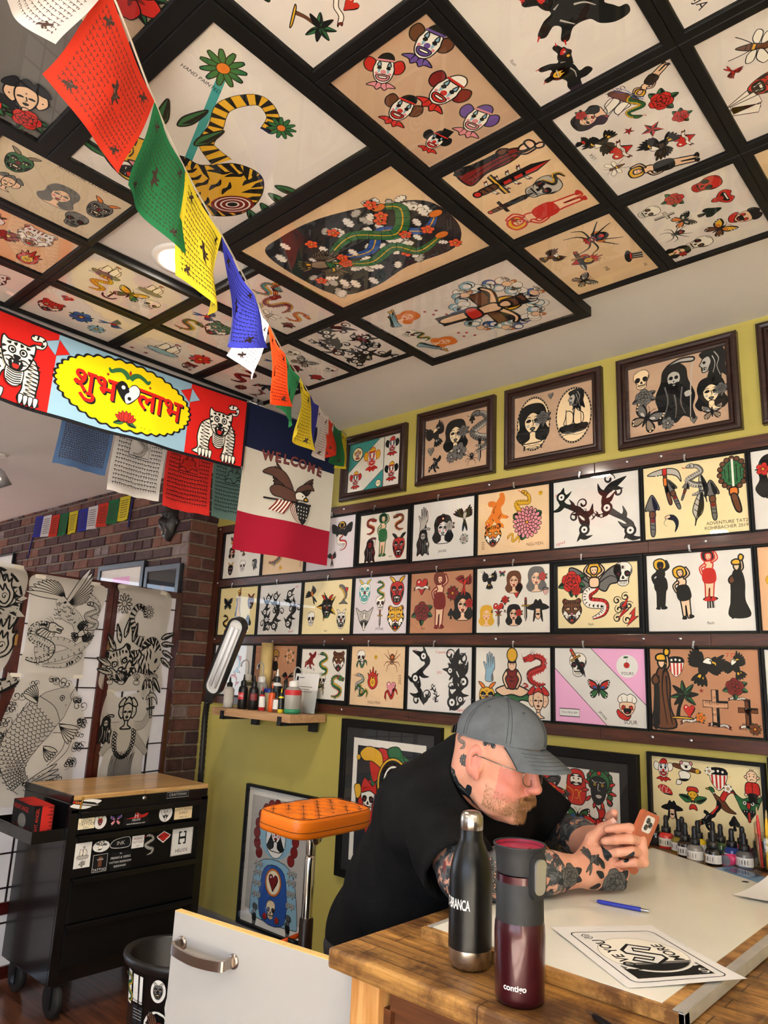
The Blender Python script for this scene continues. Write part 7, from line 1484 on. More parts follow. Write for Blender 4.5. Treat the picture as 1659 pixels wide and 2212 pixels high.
# drawing on paper
PW = mat('print_paper', 'e9e8e8', rough=.6)
pp = [Vector((-.80, 1.427)), Vector((-.565, 1.259)), Vector((-.449, 1.45)), Vector((-.684, 1.607))]
rgt = (pp[0]-pp[1]).normalized(); upv = Vector((-rgt.y, rgt.x)); cen = (pp[0]+pp[1]+pp[2]+pp[3])/4
pw_, ph_ = .286, .222
ps = thing('printed_drawing', 'sheet of paper with a black and grey playing card drawing lying on the light box', 'paper', M=basis((cen.x, cen.y, lz+.0016), (rgt.x, rgt.y, 0), (upv.x, upv.y, 0)))
def pwave(p): return Vector((p.x, p.y, p.z+.0008+.010*max(0, -p.x/pw_-.18)**2*4*max(0, -p.y/ph_+.3)+.0012*sin(14*p.x)*sin(11*p.y)))
s_ = one(lambda b: b.add([(-pw_/2, -ph_/2, 0), (pw_/2, -ph_/2, 0), (pw_/2, ph_/2, 0), (-pw_/2, ph_/2, 0)], [(0, 1, 2, 3)], PW), 'sheet', ps, fix=False); drape(s_, pwave, .02)
def cardart(a):
    a.DZ = 2e-5; a.base = .0002; a.z = 0; w, h = pw_*.82, ph_*.80; a.push(-.008, 0, 1)
    a.line(rrect(w/2, h/2, .014), 'k', .0022, closed=True); a.poly(rrect(w/2-.012, h/2-.012, .012), 'a')
    a.z = 1; a.poly([(-w/2+.014, -h/2+.016), (-w*.12, -h/2+.014), (-w*.2, 0), (-w*.12, h/2-.014), (-w/2+.014, h/2-.016)], 'e'); a.z = 2; a.poly([(-w/2+.014, -h/2+.016), (-w*.26, -h/2+.014), (-w*.34, 0), (-w*.26, h/2-.014), (-w/2+.014, h/2-.016)], 'k')
    a.z = 4; a.circ(0, 0, .086, 'a', 0, n=40); a.circ(0, 0, .080, 'w', .0008, n=40); a.z = 7; a.poly([(.079*cos(t), .079*sin(t)) for t in np.linspace(pi*.66, pi*1.34, 24)], 'e'); a.poly([(.079*cos(t), .079*sin(t)) for t in np.linspace(pi*.71, pi*1.29, 24)], 'k')
    def S_(x, y, s):
        a.push(x, y, s, -90); P = [(-60, 40), (-10, 90), (60, 50), (40, 30), (-10, 55), (-20, 30), (60, -20), (60, -50), (0, -95), (-70, -50), (-50, -30), (0, -60), (20, -40), (-60, 10)]
        a.poly(P, 'a'); a.line(P, 'k', 14, closed=True); a.pop()
    a.z = 10; S_(0, 0, .00052); S_(w/2-.024, h/2-.026, .00014); S_(-w/2+.03, -h/2+.026, .00014)
    for s, y, r, fl in (('LOVE YOU', .052, 0, 1), ('MORE', -.052, 0, -1)):
        a.z = 14; a.text(s, .002, y, .030, 'k', 0, off=.02)
    a.pop()
a = Art(); cardart(a); o_ = a.build('drawing', ps); drape(o_, pwave, .02)
def pen(name, label, cat, p0, p1, r, col, z, clip=True, eraser=None):
    d = Vector((p1[0]-p0[0], p1[1]-p0[1], 0)); l = d.length; t = thing(name, label, cat, M=Matrix.Translation((p0[0], p0[1], z+r)) @ d.to_track_quat('Z', 'Y').to_matrix().to_4x4())
    one(lambda b: b.lathe([(r*.55, l*.12), (r*.9, l*.15), (r, l*.2), (r, l*.86), (r*.95, l*.87)], col, 8), 'barrel', t)
    one(lambda b: b.lathe([(.0006, 0), (.0009, l*.04), (r*.55, l*.12)], steel, 12), 'tip', t); one(lambda b: b.lathe([(r*.7, l*.87), (r*.7, l*.95), (r*.5, l)], steel, 12), 'push_button', t)
    if clip: one(lambda b: b.box((0, r+.001, l*.78), (.003, .0014, l*.18), steel), 'clip', t)
pen('mechanical_pencil', 'blue mechanical pencil lying on the light box below his arm', 'pencil', (-.838, 1.664), (-.713, 1.688), .0046, mat('blue_barrel', '1d2fae', rough=.3, coat=.3), lz)
pen('ballpoint_pen', 'black ballpoint pen at the bottom edge of the workbench top', 'pen', (-.603, 1.176), (-.47, 1.115), .0055, BLKP, wz)
# drinking bottles
def black_bottle():
    t = thing('steel_water_bottle', 'slim black water bottle with a ribbed steel cap and white lettering', 'bottle', (-.838, 1.197, wz)); r = .0390
    BB = mat('black_powder_coat', '080808', rough=.32, spec=.35, var=.2, scale=60); SS = mat('brushed_steel', 'b9b2aa', rough=.25, metal=1)
    bd = one(lambda b: b.lathe([(r*1.0, .034), (r, .120), (r, .150), (r*.94, .170), (r*.80, .190), (r*.60, .208), (r*.54, .214), (r*.52, .232)], BB, 48), 'body', t)
    one(lambda b: b.lathe([(r*.70, 0), (r*.78, .001), (r*.93, .008), (r*1.0, .020), (r*1.0, .034)], SS, 48), 'steel_base', t)
    def cap(b):
        n = 72; vs = []; pr = [(.0001, .262), (.010, .262), (.0165, .260), (.0205, .254), (.0215, .246), (.0215, .231), (.0205, .230)]
        for q, z in pr:
            for i in range(n): k = q*(1-(.05*(1-abs(cos(i*2*pi/n*12))) if z > .236 and q > .012 else 0)); vs.append((k*cos(2*pi*i/n), k*sin(2*pi*i/n), z))
        b.add(vs, [(j*n+i, j*n+(i+1) % n, (j+1)*n+(i+1) % n, (j+1)*n+i) for j in range(len(pr)-1) for i in range(n)], SS, True)
    one(cap, 'screw_cap', t)
    a = Art(); a.DZ = 1e-5; a.text('FERNET-BRANCA', 0, 0, 1, 'a', 0, off=.015, spacing=.92)
    xs = [q[0] for q in a.b.v]; x1 = max(xs)
    for j, (x, y, z) in enumerate(a.b.v): q = -.98+((x-x1)*.0115)/r; a.b.v[j] = (r*1.006*cos(q), r*1.006*sin(q), .108+y*.024)
    a.build('lettering', bd)
black_bottle()
def tumbler():
    t = thing('travel_mug', 'dark red travel mug with a black rubber grip and a steel button', 'mug', (-.701, 1.142, wz), radians(8)); r = .0405
    WN = mat('metallic_wine', '3a0713', rough=.28, metal=.4, coat=.4); GRP = mat('grey_rubber', '1c1d20', rough=.6); WL = mat('wine_lid', '9c2440', rough=.3)
    bd = one(lambda b: b.lathe([(r*.80, 0), (r*.94, .003), (r*.98, .012), (r*1.02, .10), (r*1.0, .115), (r*.93, .125), (r*.93, .19)], WN, 48), 'body', t)
    def grip(b):
        n = 120; vs = []; zs = [.112, .118, .150, .178, .182]
        for j, z in enumerate(zs):
            for i in range(n): a_ = 2*pi*i/n; zz = z-(.008*cos(a_+pi/2) if j < 2 else 0); q = r*(.985+.012*(i % 2))*(.99 if 0 < j < 4 else .965)-.0006*j; vs.append((q*cos(a_), q*sin(a_), zz))
        b.add(vs, [(j*n+i, j*n+(i+1) % n, (j+1)*n+(i+1) % n, (j+1)*n+i) for j in range(4) for i in range(n)], GRP, True)
    one(grip, 'rubber_grip', t)
    ld = one(lambda b: b.lathe([(r*.93, .192), (r*.96, .196), (r*.98, .215), (r*1.08, .233), (r*1.10, .235), (r*1.08, .2362), (r*1.02, .235), (r*.98, .228)], GRP, 48, cap=False), 'lid', t)
    one(lambda b: (b.lathe([(.0001, .226), (r*.7, .227), (r*.99, .229)], WL, 40, cap=False), b.box((0, -.004, .229), (.036, .020, .006), WL, bev=.002), b.lathe([(r*.99, .229), (r*1.0, .2345)], WL, 40, cap=False)), 'drinking_lid', ld)
    A0 = radians(-20)
    MB_ = Matrix.Rotation(A0+pi/2, 4, 'Z') @ Matrix.Translation((0, -r*1.0, .193)) @ Matrix.Rotation(pi/2, 4, 'X')
    one(lambda b: b.prism(rrect(.0165, .036, .014, 8), -.012, .003, GRP), 'button_frame', t, MB_)
    one(lambda b: (b.prism(rrect(.0115, .027, .010, 8), .002, .0065, mat('satin_steel', 'c4c4c4', rough=.35, metal=.8))), 'button', t, MB_ @ Matrix.Rotation(.06, 4, 'X'))
    a = Art(); a.DZ = 1e-5; a.text('contigo', 0, 0, 1, 'a', 0, off=.02, align='CENTER')
    for j, (x, y, z) in enumerate(a.b.v): q = -1.36+(x*.0125)/r; a.b.v[j] = (r*1.004*cos(q), r*1.004*sin(q), .030+y*.0125)
    a.build('lettering', bd)
tumbler()
# ink bottles at the back of the bench
wallpic('black framed yellow print of a koala, a duck and a sad little man', -1.072, -.700, -.4985, -.214, 'slim', 'f', 'clown,11,83,14,,,owyrbl;koala,33,82,16;shield,62,80,16;flower,54,88,6,,,rw;flower,70,70,6,,,rw;sadman,91,76,19;football,12,59,10;sunleaf,38,55,17;duck,64,53,18;goblin,87,52,17;sombrero,18,36,15;panther,50,30,14;spade,74,30,10', cmap=None)
wallpic('black framed picture at the right edge behind the pens', -.690, -.33, -.4985, -.195, 'deep', 'a', 'rose,50,50,30', .03)
GLA = mat('clear_glass', 'dfe3e2', rough=.05, trans=.85); LABT = mat('cream_label', 'dcd6c8', rough=.6)
def dropper(x, y, liquid, cap, lab, label, sc=1.0, short=False):
    t = thing('dropper_bottle', label, 'bottle', (x, y, wz), rnd.uniform(-.3, .3), None); r = .0235*sc
    one(lambda b: b.lathe([(r*.92, 0), (r, .003), (r, .036*sc), (r*.84, .043*sc), (r*.48, .047*sc), (r*.48, .052*sc)], liquid, 24), 'body', t)
    if not short:
        one(lambda b: b.lathe([(r*.62, .047*sc), (r*.64, .049*sc), (r*.62, .063*sc), (r*.40, .065*sc)], cap, 20), 'cap', t)
        one(lambda b: b.lathe([(r*.36, .064*sc), (r*.36, .070*sc), (r*.30, .078*sc), (r*.33, .090*sc), (r*.24, .097*sc), (.0001, .099*sc)], cap, 16), 'dropper_bulb', t)
    else: one(lambda b: b.lathe([(r*.9, .046*sc), (r*.9, .062*sc), (.0001, .063*sc)], cap, 20), 'cap', t)
    if lab:
        lb_ = one(lambda b: b.grid(lambda u, v: Vector((r*1.015*cos(-pi*.5+(u-.5)*3.4), r*1.015*sin(-pi*.5+(u-.5)*3.4), (.007+.024*v)*sc)), 20, 2, lab), 'label', t)
        a = Art(); a.DZ = 1e-5; R = random.Random(int(abs(x)*9000))
        for k in range(6): a.z = 1; a.line([(-.9+.28*k, .25), (-.9+.28*k, .75)], 'k', .07*R.uniform(.4, 1.6))
        for k in range(4): a.z = 1; a.line([(.62, .2+.18*k), (1.2-R.uniform(0, .3), .2+.18*k)], 'e', .06)
        for j, (u, v, w) in enumerate(a.b.v): q = -pi*.5-.1+u*1.1; a.b.v[j] = (r*1.025*cos(q), r*1.025*sin(q), (.007+.024*v)*sc)
        a.build('label_print', lb_)
I_ = lambda n, c: mat('ink_fluid_'+n, c, rough=.12, spec=.6, coat=.5)
for x, y, n, c, lab, lb_ in ((-1.035, 2.52, 'black', '151416', None, 'black dropper bottle at the far left of the ink row'), (-.992, 2.505, 'red', 'd5302a', LABT, 'bright red dropper bottle second from the left in the ink row'), (-.948, 2.525, 'coral', 'e2553a', LABW, 'coral dropper bottle behind the ochre one'), (-.938, 2.47, 'ochre', '8c7a1e', LABW, 'ochre dropper bottle in the ink row'),
  (-.902, 2.425, 'umber', '2a1a14', LABW, 'dark brown dropper bottle left of the clear one'), (-.862, 2.392, 'clear', '8d8780', LABW, 'clear dropper bottle with a wide white label in the front of the ink row'), (-.808, 2.388, 'jet', '101014', LABW, 'black dropper bottle with two white labels in the front of the ink row'), (-.890, 2.50, 'yellow', 'e8c21c', LABW, 'yellow dropper bottle behind the clear one'),
  (-.855, 2.53, 'slate', '30343a', None, 'dark dropper bottle against the yellow print'), (-.822, 2.50, 'green', '3e5a2c', None, 'green dropper bottle behind the black one'), (-.775, 2.452, 'blue', '1e3a86', LABW, 'blue dropper bottle in the ink row'), (-.733, 2.425, 'grey', '5c5a5e', LABW, 'grey dropper bottle beside the brush jar'), (-.765, 2.52, 'rose', 'b5486a', None, 'pink dropper bottle behind the blue one'), (-.718, 2.515, 'night', '1b1d24', None, 'dark dropper bottle behind the brush jar')):
    dropper(x, y, I_(n, c), BLKP, lab, lb_)
lt = thing('paint_bottle', 'small pink bottle lying on its side with its round grey base showing', 'bottle', M=Matrix.Translation((-.778, 2.402, wz+.016)) @ Matrix.Rotation(pi/2, 4, 'X') @ Matrix.Rotation(-.3, 4, 'Y'))
one(lambda b: b.lathe([(.0001, 0), (.015, 0), (.016, .003), (.016, -.045), (.008, -.052)], mat('pink_paint', 'd83a72', rough=.35), 22), 'body', lt); one(lambda b: b.lathe([(.0001, .001), (.0145, .001)], mat('grey_base', '8d8e96', rough=.5), 22, cap=False), 'base', lt)
jr = thing('brush_jar', 'clear glass jar full of pens and brushes at the right end of the bench', 'jar', (-.676, 2.445, wz))
one(lambda b: b.lathe([(.0001, .002), (.034, .002), (.037, .006), (.037, .075), (.030, .090), (.031, .100), (.029, .100), (.028, .090), (.035, .074), (.035, .008), (.0001, .006)], pane('jar_glass', 1.2, tint=(.93, .95, .94, 1)), 28, cap=False), 'jar', jr)
for i, (c, l, dx, dy, lean) in enumerate((('d2312b', .165, -.012, -.012, -.04), ('e8b41f', .16, .004, -.018, .03), ('c97a34', .12, -.02, .004, -.10), ('b5683a', .115, -.006, .012, .05), ('8a2a30', .13, .012, .004, .06), ('2a2a2c', .175, .018, -.004, .10), ('d8a36a', .125, -.016, -.004, -.08), ('3a7a4a', .16, .010, .014, .02))):
    m = mat('handle_%d' % i, c, rough=.35); t = thing('paint_brush' if i in (0, 1, 5, 7) else 'colour_pencil', ['red handled brush standing in the glass jar', 'yellow handled brush standing in the glass jar', 'orange brown pencil at the left of the glass jar', 'rust coloured pencil in the glass jar', 'dark red pencil in the glass jar', 'black handled brush standing tallest in the glass jar', 'pale wooden pencil in the glass jar', 'green handled brush in the glass jar'][i], 'brush' if i in (0, 1, 5, 7) else 'pencil', M=Matrix.Translation((-.676+dx, 2.445+dy, wz+.008)) @ Matrix.Rotation(lean, 4, 'Y'))
    one(lambda b: b.lathe([(.003, 0), (.0045, l*.3), (.0048, l*.7), (.003, l*.86)], m, 10), 'handle', t); one(lambda b: b.lathe([(.003, l*.86), (.0026, l*.94), (.001, l)], mat('bristle', 'b49a72', rough=.7), 10), 'brush_head', t)
mk_ = thing('marker_tube', 'white capped marker standing beside the brush jar', 'marker', (-.628, 2.44, wz))
one(lambda b: b.lathe([(.0125, 0), (.0125, .105), (.0135, .107), (.0135, .15), (.010, .152)], WHP, 20), 'barrel', mk_); one(lambda b: b.lathe([(.0095, .151), (.0095, .165), (.004, .168)], mat('blue_lid', '20378a'), 16), 'cap', mk_)
bp = thing('blue_folder', 'pale blue plastic folder under the clear tray at the back of the bench', 'folder', M=Matrix.Translation((-.712, 2.325, wz+.0028)) @ Matrix.Rotation(-.42, 4, 'Z') @ Matrix.Rotation(0, 4, 'X'))
one(lambda b: b.box((0, 0, -.001), (.150, .085, .003), mat('blue_film', '7fa6cf', rough=.25, spec=.6)), 'cover', bp)
ct = thing('clear_tray', 'small clear plastic tray on the blue folder', 'tray', (-.712, 2.335, wz+.0045), -.42); AC2 = pane('tray_plastic', 1.4, tint=(.86, .90, .95, 1))
one(lambda b: (b.box((0, 0, .0012), (.08, .055, .0014), AC2), [b.box((0, s*.027, .007), (.08, .0014, .012), AC2) for s in (-1, 1)], [b.box((s*.0395, 0, .007), (.0014, .055, .012), AC2) for s in (-1, 1)]), 'tray', ct)
cs = thing('curled_sheet', 'white sheet of paper curling up at the right edge of the bench', 'paper', (-.545, 2.09, wz+.026))
one(lambda b: b.grid(lambda u, v: Vector((-.085+.19*u+.05*v, -.11+.27*v*(1-.15*u), .002+.05*(1-u)*v*v+.012*u*u+.03*max(0, v-.6))), 16, 16, PW), 'sheet', cs)
# ---------------------------------------------------------------- smooth bodies from distance fields
class SDF:
    def __init__(s, lo, hi, h):
        s.lo = np.array(lo, np.float32); s.h = h; s.n = np.ceil((np.array(hi)-s.lo)/h).astype(int)+1
        s.d = np.full(s.n, 9.0, np.float32)
    def sub(s, lo, hi):
        a = np.clip(np.floor((np.array(lo)-s.lo)/s.h).astype(int), 0, s.n-1); b = np.clip(np.ceil((np.array(hi)-s.lo)/s.h).astype(int)+1, 1, s.n)
        if np.any(b <= a): return None, None
        ax = [s.lo[i]+s.h*np.arange(a[i], b[i], dtype=np.float32) for i in range(3)]
        return tuple(slice(a[i], b[i]) for i in range(3)), (ax[0][:, None, None], ax[1][None, :, None], ax[2][None, None, :])
    def put(s, f, lo, hi, k=.01, op='u'):
        m = k*1.5+.02; sl, g = s.sub(np.array(lo)-m, np.array(hi)+m)
        if sl is None: return
        b = f(*g); a = s.d[sl]
        if op == 'u':
            q = np.maximum(k-np.abs(a-b), 0)/k; r = np.minimum(a, b)-q*q*k*.25
        elif op == 's':
            b = -b; q = np.maximum(k-np.abs(a-b), 0)/k; r = np.maximum(a, b)+q*q*k*.25
        s.d[sl] = r
    def cone(s, a, b, r0, r1, k=.01, op='u', flat=None):
        a = np.array(a, np.float32); b = np.array(b, np.float32); v = b-a; L2 = float(v @ v)
        def f(x, y, z):
            t = np.clip(((x-a[0])*v[0]+(y-a[1])*v[1]+(z-a[2])*v[2])/L2, 0, 1)
            return np.sqrt((x-a[0]-t*v[0])**2+(y-a[1]-t*v[1])**2+(z-a[2]-t*v[2])**2)-(r0+(r1-r0)*t)
        r = max(r0, r1); s.put(f, np.minimum(a, b)-r, np.maximum(a, b)+r, k, op)
    def chain(s, P, R, k=.01):
        for i in range(len(P)-1): s.cone(P[i], P[i+1], R[i], R[i+1], k)
    def ell(s, c, r, Rm=None, k=.01, op='u'):
        c = np.array(c, np.float32); r = np.array(r, np.float32); Rm = np.eye(3) if Rm is None else np.array(Rm)
        def f(x, y, z):
            x, y, z = x-c[0], y-c[1], z-c[2]
            u = [Rm[0][i]*x+Rm[1][i]*y+Rm[2][i]*z for i in range(3)]
            k0 = np.sqrt(sum((u[i]/r[i])**2 for i in range(3))); k1 = np.sqrt(sum((u[i]/r[i]**2)**2 for i in range(3)))
            return k0*(k0-1)/np.maximum(k1, 1e-6)
        s.put(f, c-r.max(), c+r.max(), k, op)
    def cut(s, c, n):
        """keep the side n points away from"""
        n = np.array(n)/np.linalg.norm(n); sl, g = s.sub(s.lo, s.lo+s.h*s.n)
        s.d[sl] = np.maximum(s.d[sl], (g[0]-c[0])*n[0]+(g[1]-c[1])*n[1]+(g[2]-c[2])*n[2])
    def mesh(s):
        d = s.d; ins = d < 0; n = d.shape
        c = [d[i:n[0]-1+i, j:n[1]-1+j, k:n[2]-1+k] for i in (0, 1) for j in (0, 1) for k in (0, 1)]
        cnt = sum((q < 0).astype(np.int8) for q in c); cells = np.argwhere((cnt > 0) & (cnt < 8))
        idx = np.full((n[0]-1, n[1]-1, n[2]-1), -1, np.int32); idx[tuple(cells.T)] = np.arange(len(cells))
        cv = np.stack([q[tuple(cells.T)] for q in c], 1); off = np.array([(i, j, k) for i in (0, 1) for j in (0, 1) for k in (0, 1)], float)
        acc = np.zeros((len(cells), 3)); num = np.zeros(len(cells))
        for a in range(8):
            for b in range(a+1, 8):
                if abs(off[a]-off[b]).sum() == 1:
                    m = (cv[:, a] < 0) != (cv[:, b] < 0); t = cv[m, a]/(cv[m, a]-cv[m, b]); acc[m] += off[a]+(off[b]-off[a])*t[:, None]; num[m] += 1
        V = s.lo+s.h*(cells+acc/num[:, None]); F = []
        for ax in range(3):
            o1, o2 = (ax+1) % 3, (ax+2) % 3
            sa = [slice(1, -1)]*3; sa[ax] = slice(0, -1); sb = [slice(1, -1)]*3; sb[ax] = slice(1, None)
            A, B = ins[tuple(sa)], ins[tuple(sb)]
            for sg in (0, 1):
                e = np.argwhere((A & ~B) if sg == 0 else (~A & B)); base = e.copy(); base[:, o1] += 1; base[:, o2] += 1
                if len(e) == 0: continue
                q = []
                for u, v in ((-1, -1), (0, -1), (0, 0), (-1, 0)):
                    p = base.copy(); p[:, o1] += u; p[:, o2] += v; q.append(idx[tuple(p.T)])
                q = np.stack(q, 1); F.append(q if sg == 0 else q[:, ::-1])
        F = np.concatenate(F); return V, F[(F >= 0).all(1)]
def sdf_obj(name, parts, mat_fn, mats, parent=None, off=Vector((0, 0, 0)), smooth_it=2, disp=None):
    """parts: SDF list -> ONE mesh object; mat_fn(centres) -> material indices"""
    Vs, Fs, k = [], [], 0
    for s in parts: V, F = s.mesh(); Vs.append(V); Fs.append(F+k); k += len(V)
    V = np.concatenate(Vs); F = np.concatenate(Fs)
    for _ in range(smooth_it):
        acc = np.zeros_like(V); cn = np.zeros(len(V))
        for a, b in ((0, 1), (1, 2), (2, 3), (3, 0)):
            for i, j in ((a, b), (b, a)): np.add.at(acc, F[:, i], V[F[:, j]]); np.add.at(cn, F[:, i], 1)
        V = V*.45+.55*acc/np.maximum(cn, 1)[:, None]
    if disp is not None:
        nn = np.zeros_like(V); fn = np.cross(V[F[:, 2]]-V[F[:, 0]], V[F[:, 3]]-V[F[:, 1]])
        for i in range(4): np.add.at(nn, F[:, i], fn)
        nn /= np.maximum(np.linalg.norm(nn, axis=1), 1e-9)[:, None]; V = V+nn*disp(V)[:, None]
    me = bpy.data.meshes.new(name); me.from_pydata((V-np.array(off)).tolist(), [], F.tolist())
    for m in mats: me.materials.append(m)
    C = V[F].mean(1); me.polygons.foreach_set('material_index', mat_fn(C).astype(int)); me.polygons.foreach_set('use_smooth', [True]*len(F)); me.update()
    return link(name, me, parent)
A_ = lambda *p: np.array(p, float)
def skin(name, c, c2, tat=0):
    m, nt, b = nodes(name); tc = N(nt, 'ShaderNodeTexCoord'); n1 = N(nt, 'ShaderNodeTexNoise', Scale=22.0, Detail=5.0); L(nt, tc.outputs['Object'], n1.inputs['Vector'])
    r = N(nt, 'ShaderNodeValToRGB'); L(nt, n1.outputs['Fac'], r.inputs[0]); e = r.color_ramp.elements; e[0].position = .35; e[1].position = .7; e[0].color = lin(c); e[1].color = lin(c2); out = r.outputs[0]
    if tat:
        for sc, ds, p0, p1, col in ((15, 2.4, .47, .50, (.035, .04, .045, 1)), (38, 1.2, .54, .57, (.11, .12, .125, 1)), (9, 3.0, .66, .68, (.22, .05, .05, 1))):
            n2 = N(nt, 'ShaderNodeTexNoise', Scale=float(sc), Detail=6.0, Distortion=float(ds), Roughness=.55); L(nt, tc.outputs['Object'], n2.inputs['Vector'])
            r2 = N(nt, 'ShaderNodeValToRGB'); L(nt, n2.outputs['Fac'], r2.inputs[0]); e = r2.color_ramp.elements; e[0].position = p0-tat; e[1].position = p1-tat
            mx = N(nt, 'ShaderNodeMix', data_type='RGBA'); L(nt, r2.outputs[0], mx.inputs[0]); L(nt, out, mx.inputs[6]); mx.inputs[7].default_value = col; out = mx.outputs[2]
    L(nt, out, b.inputs['Base Color']); b.inputs['Roughness'].default_value = .45; b.inputs['Specular IOR Level'].default_value = .4
    b.inputs['Subsurface Weight'].default_value = .0 if tat else .12; b.inputs['Subsurface Radius'].default_value = (.008, .003, .002)
    bu = N(nt, 'ShaderNodeBump', Strength=.12, Distance=.004); n3 = N(nt, 'ShaderNodeTexNoise', Scale=260.0, Detail=3.0); L(nt, tc.outputs['Object'], n3.inputs['Vector']); L(nt, n3.outputs['Fac'], bu.inputs['Height']); L(nt, bu.outputs[0], b.inputs['Normal'])
    MATS[name] = m; return m
SK, SKR, SKT = skin('skin', 'd3937a', 'dfa68e'), skin('skin_ruddy', 'cc7b6a', 'd69080'), skin('skin_inked', 'c98f78', 'd8a48e', .03)
# joints, relative to the eye height
PEL, BEL, CHE, UPC, NKB = A_(-1.43, 1.71, -.70), A_(-1.335, 1.69, -.54), A_(-1.225, 1.69, -.37), A_(-1.18, 1.69, -.275), A_(-1.15, 1.67, -.235)
Sr, Er, Wr = A_(-1.225, 1.545, -.305), A_(-1.025, 1.43, -.422), A_(-.872, 1.70, -.424)
Sl, El, Wl = A_(-1.245, 1.96, -.30), A_(-1.10, 2.02, -.420), A_(-.862, 1.875, -.405)
HO = A_(-1.052, 1.592, -.196)
f2 = A_(.988, .155, 0); pt = radians(13); HS = 1.04
Fh = A_(f2[0]*cos(pt), f2[1]*cos(pt), -sin(pt)); Uh = A_(f2[0]*sin(pt), f2[1]*sin(pt), cos(pt)); Sd = np.cross(Fh, Uh)   # Sd: his right, the near side
HR = np.stack([Fh, Sd, Uh], 1)
def H(f, s, u): return HO+HS*(f*Fh+s*Sd+u*Uh)
head = SDF(HO-A_(.24, .22, .24), HO+A_(.22, .22, .22), .0028)
E_ = lambda f, s, u, rf, rs, ru, k=.02, op='u': head.ell(H(f, s, u), A_(rf, rs, ru)*HS, HR, k*HS, op)
E_(-.005, 0, .045, .100, .077, .092, .02); E_(.035, 0, -.02, .060, .064, .085, .03); E_(.048, 0, -.075, .040, .046, .040, .03)
E_(.078, 0, -.098, .018, .022, .017, .02); E_(.085, 0, .042, .018, .058, .016, .02)
for s in (-1, 1):
    E_(.072, s*.040, -.012, .020, .024, .020, .02); E_(.035, s*.052, -.070, .035, .014, .030, .02); E_(.060, s*.036, -.050, .026, .022, .030, .02)
    E_(.093, s*.031, .016, .010, .017, .010, .008, 's'); E_(.082, s*.031, .014, .0125, .0135, .0125, .004)
    E_(.106, s*.0125, -.027, .010, .008, .008, .006)
    # ear
    head.ell(H(-.012, s*.078, .006), A_(.022, .009, .034)*HS, HR @ np.array([[1, s*.35, 0], [-s*.35, 1, 0], [0, 0, 1]])/1.06, .004)
    E_(-.008, s*.086, .010, .011, .006, .020, .004, 's'); E_(.0, s*.082, -.024, .009, .007, .012, .004)
head.cone(H(.092, 0, .026), H(.113, 0, -.020), .0095*HS, .0115*HS, .012); E_(.115, 0, -.024, .0115, .0115, .0105, .008)
E_(.096, 0, -.050, .014, .026, .012, .012); E_(.1, 0, -.066, .010, .020, .0075, .006); E_(.1005, 0, -.0585, .012, .022, .0018, .003, 's')
head.cone(H(-.035, 0, -.03), NKB+A_(.015, 0, -.01), .064*HS, .066*HS, .03); head.cone(H(.02, 0, -.06), NKB+A_(.05, 0, -.03), .050*HS, .056, .03)
head.cone(NKB, UPC+A_(.02, -.04, -.04), .05, .04, .03); head.cone(NKB, UPC+A_(.02, .04, -.04), .05, .04, .03)
def arm(S, E, W, lo, hi):
    g = SDF(lo, hi, .0030); S, E, W = A_(*S), A_(*E), A_(*W)
    g.chain([S, S*.5+E*.5, E], [.062, .056, .050], .02); g.chain([E, E*.68+W*.32, E*.3+W*.7, W], [.050, .053, .043, .0335], .02)
    return g
ra = arm(Sr, Er, Wr, (-1.32, 1.32, -.50), (-.66, 2.0, -.22))
def hand(g, W, h, u, n, sc, curl, spread, thumb, skip=()):
    """h wrist->knuckles, u towards the index side, n out of the back"""
    h, u, n = [A_(*q)/np.linalg.norm(q) for q in (h, u, n)]; B = lambda a, b, c: W+sc*(a*h+b*u+c*n)
    Rm = np.stack([h, u, n], 1)
    g.ell(B(.050, 0, 0), A_(.058, .042, .017)*sc, Rm, .02); g.ell(B(.075, .004, .002), A_(.032, .043, .0155)*sc, Rm, .012); g.ell(B(.030, .026, -.010), A_(.036, .020, .019)*sc, Rm, .015)
    g.ell(B(.012, 0, 0), A_(.03, .030, .022)*sc, Rm, .02)
    tips = []
    for i, (b, l, r) in enumerate(((.032, (.044, .027, .022), .0098), (.011, (.049, .030, .024), .0100), (-.011, (.045, .028, .023), .0096), (-.031, (.036, .022, .020), .0086))):
        p = B(.094-.004*abs(i-1), b, .002); a = spread[i]; P = [p]
        for j in range(3):
            a += curl[i][j]; d = cos(a)*h-sin(a)*n+.03*(1.5-i)*u*.5; p = p+sc*l[j]*d/np.linalg.norm(d); P.append(p)
        g.ell(P[0]+n*sc*.004, A_(.0115, .0105, .010)*sc, Rm, .006)
        g.chain(P, [r*sc*1.06, r*sc, r*sc*.93, r*sc*.78], .0035); tips.append(P)
    T = [B(*q) for q in thumb]; g.chain(T, [.0165*sc, .0125*sc, .0118*sc, .0092*sc], .008); tips.append(T)
    return tips, B
hr = A_(.48, .86, .02); ur = A_(-.02, .05, 1); nr = np.cross(ur, hr)*-1; nr = nr if nr[1] < 0 else -nr
tipsR, BR_ = hand(ra, Wr, hr, ur, nr, 1.14, ((.75, 1.0, .6), (.8, 1.0, .6), (.85, 1.0, .6), (.9, 1.0, .6)), (.15, .15, .15, .2), ((.012, .026, -.012), (.030, .056, -.016), (.058, .074, -.014), (.076, .088, -.004)))
la = arm(Sl, El, Wl, (-1.34, 1.72, -.50), (-.66, 2.12, -.20))
hl = A_(.72, -.55, .32); ul = A_(-.28, .16, .95); nl = np.cross(hl, ul); nl = nl if nl[0] > 0 else -nl
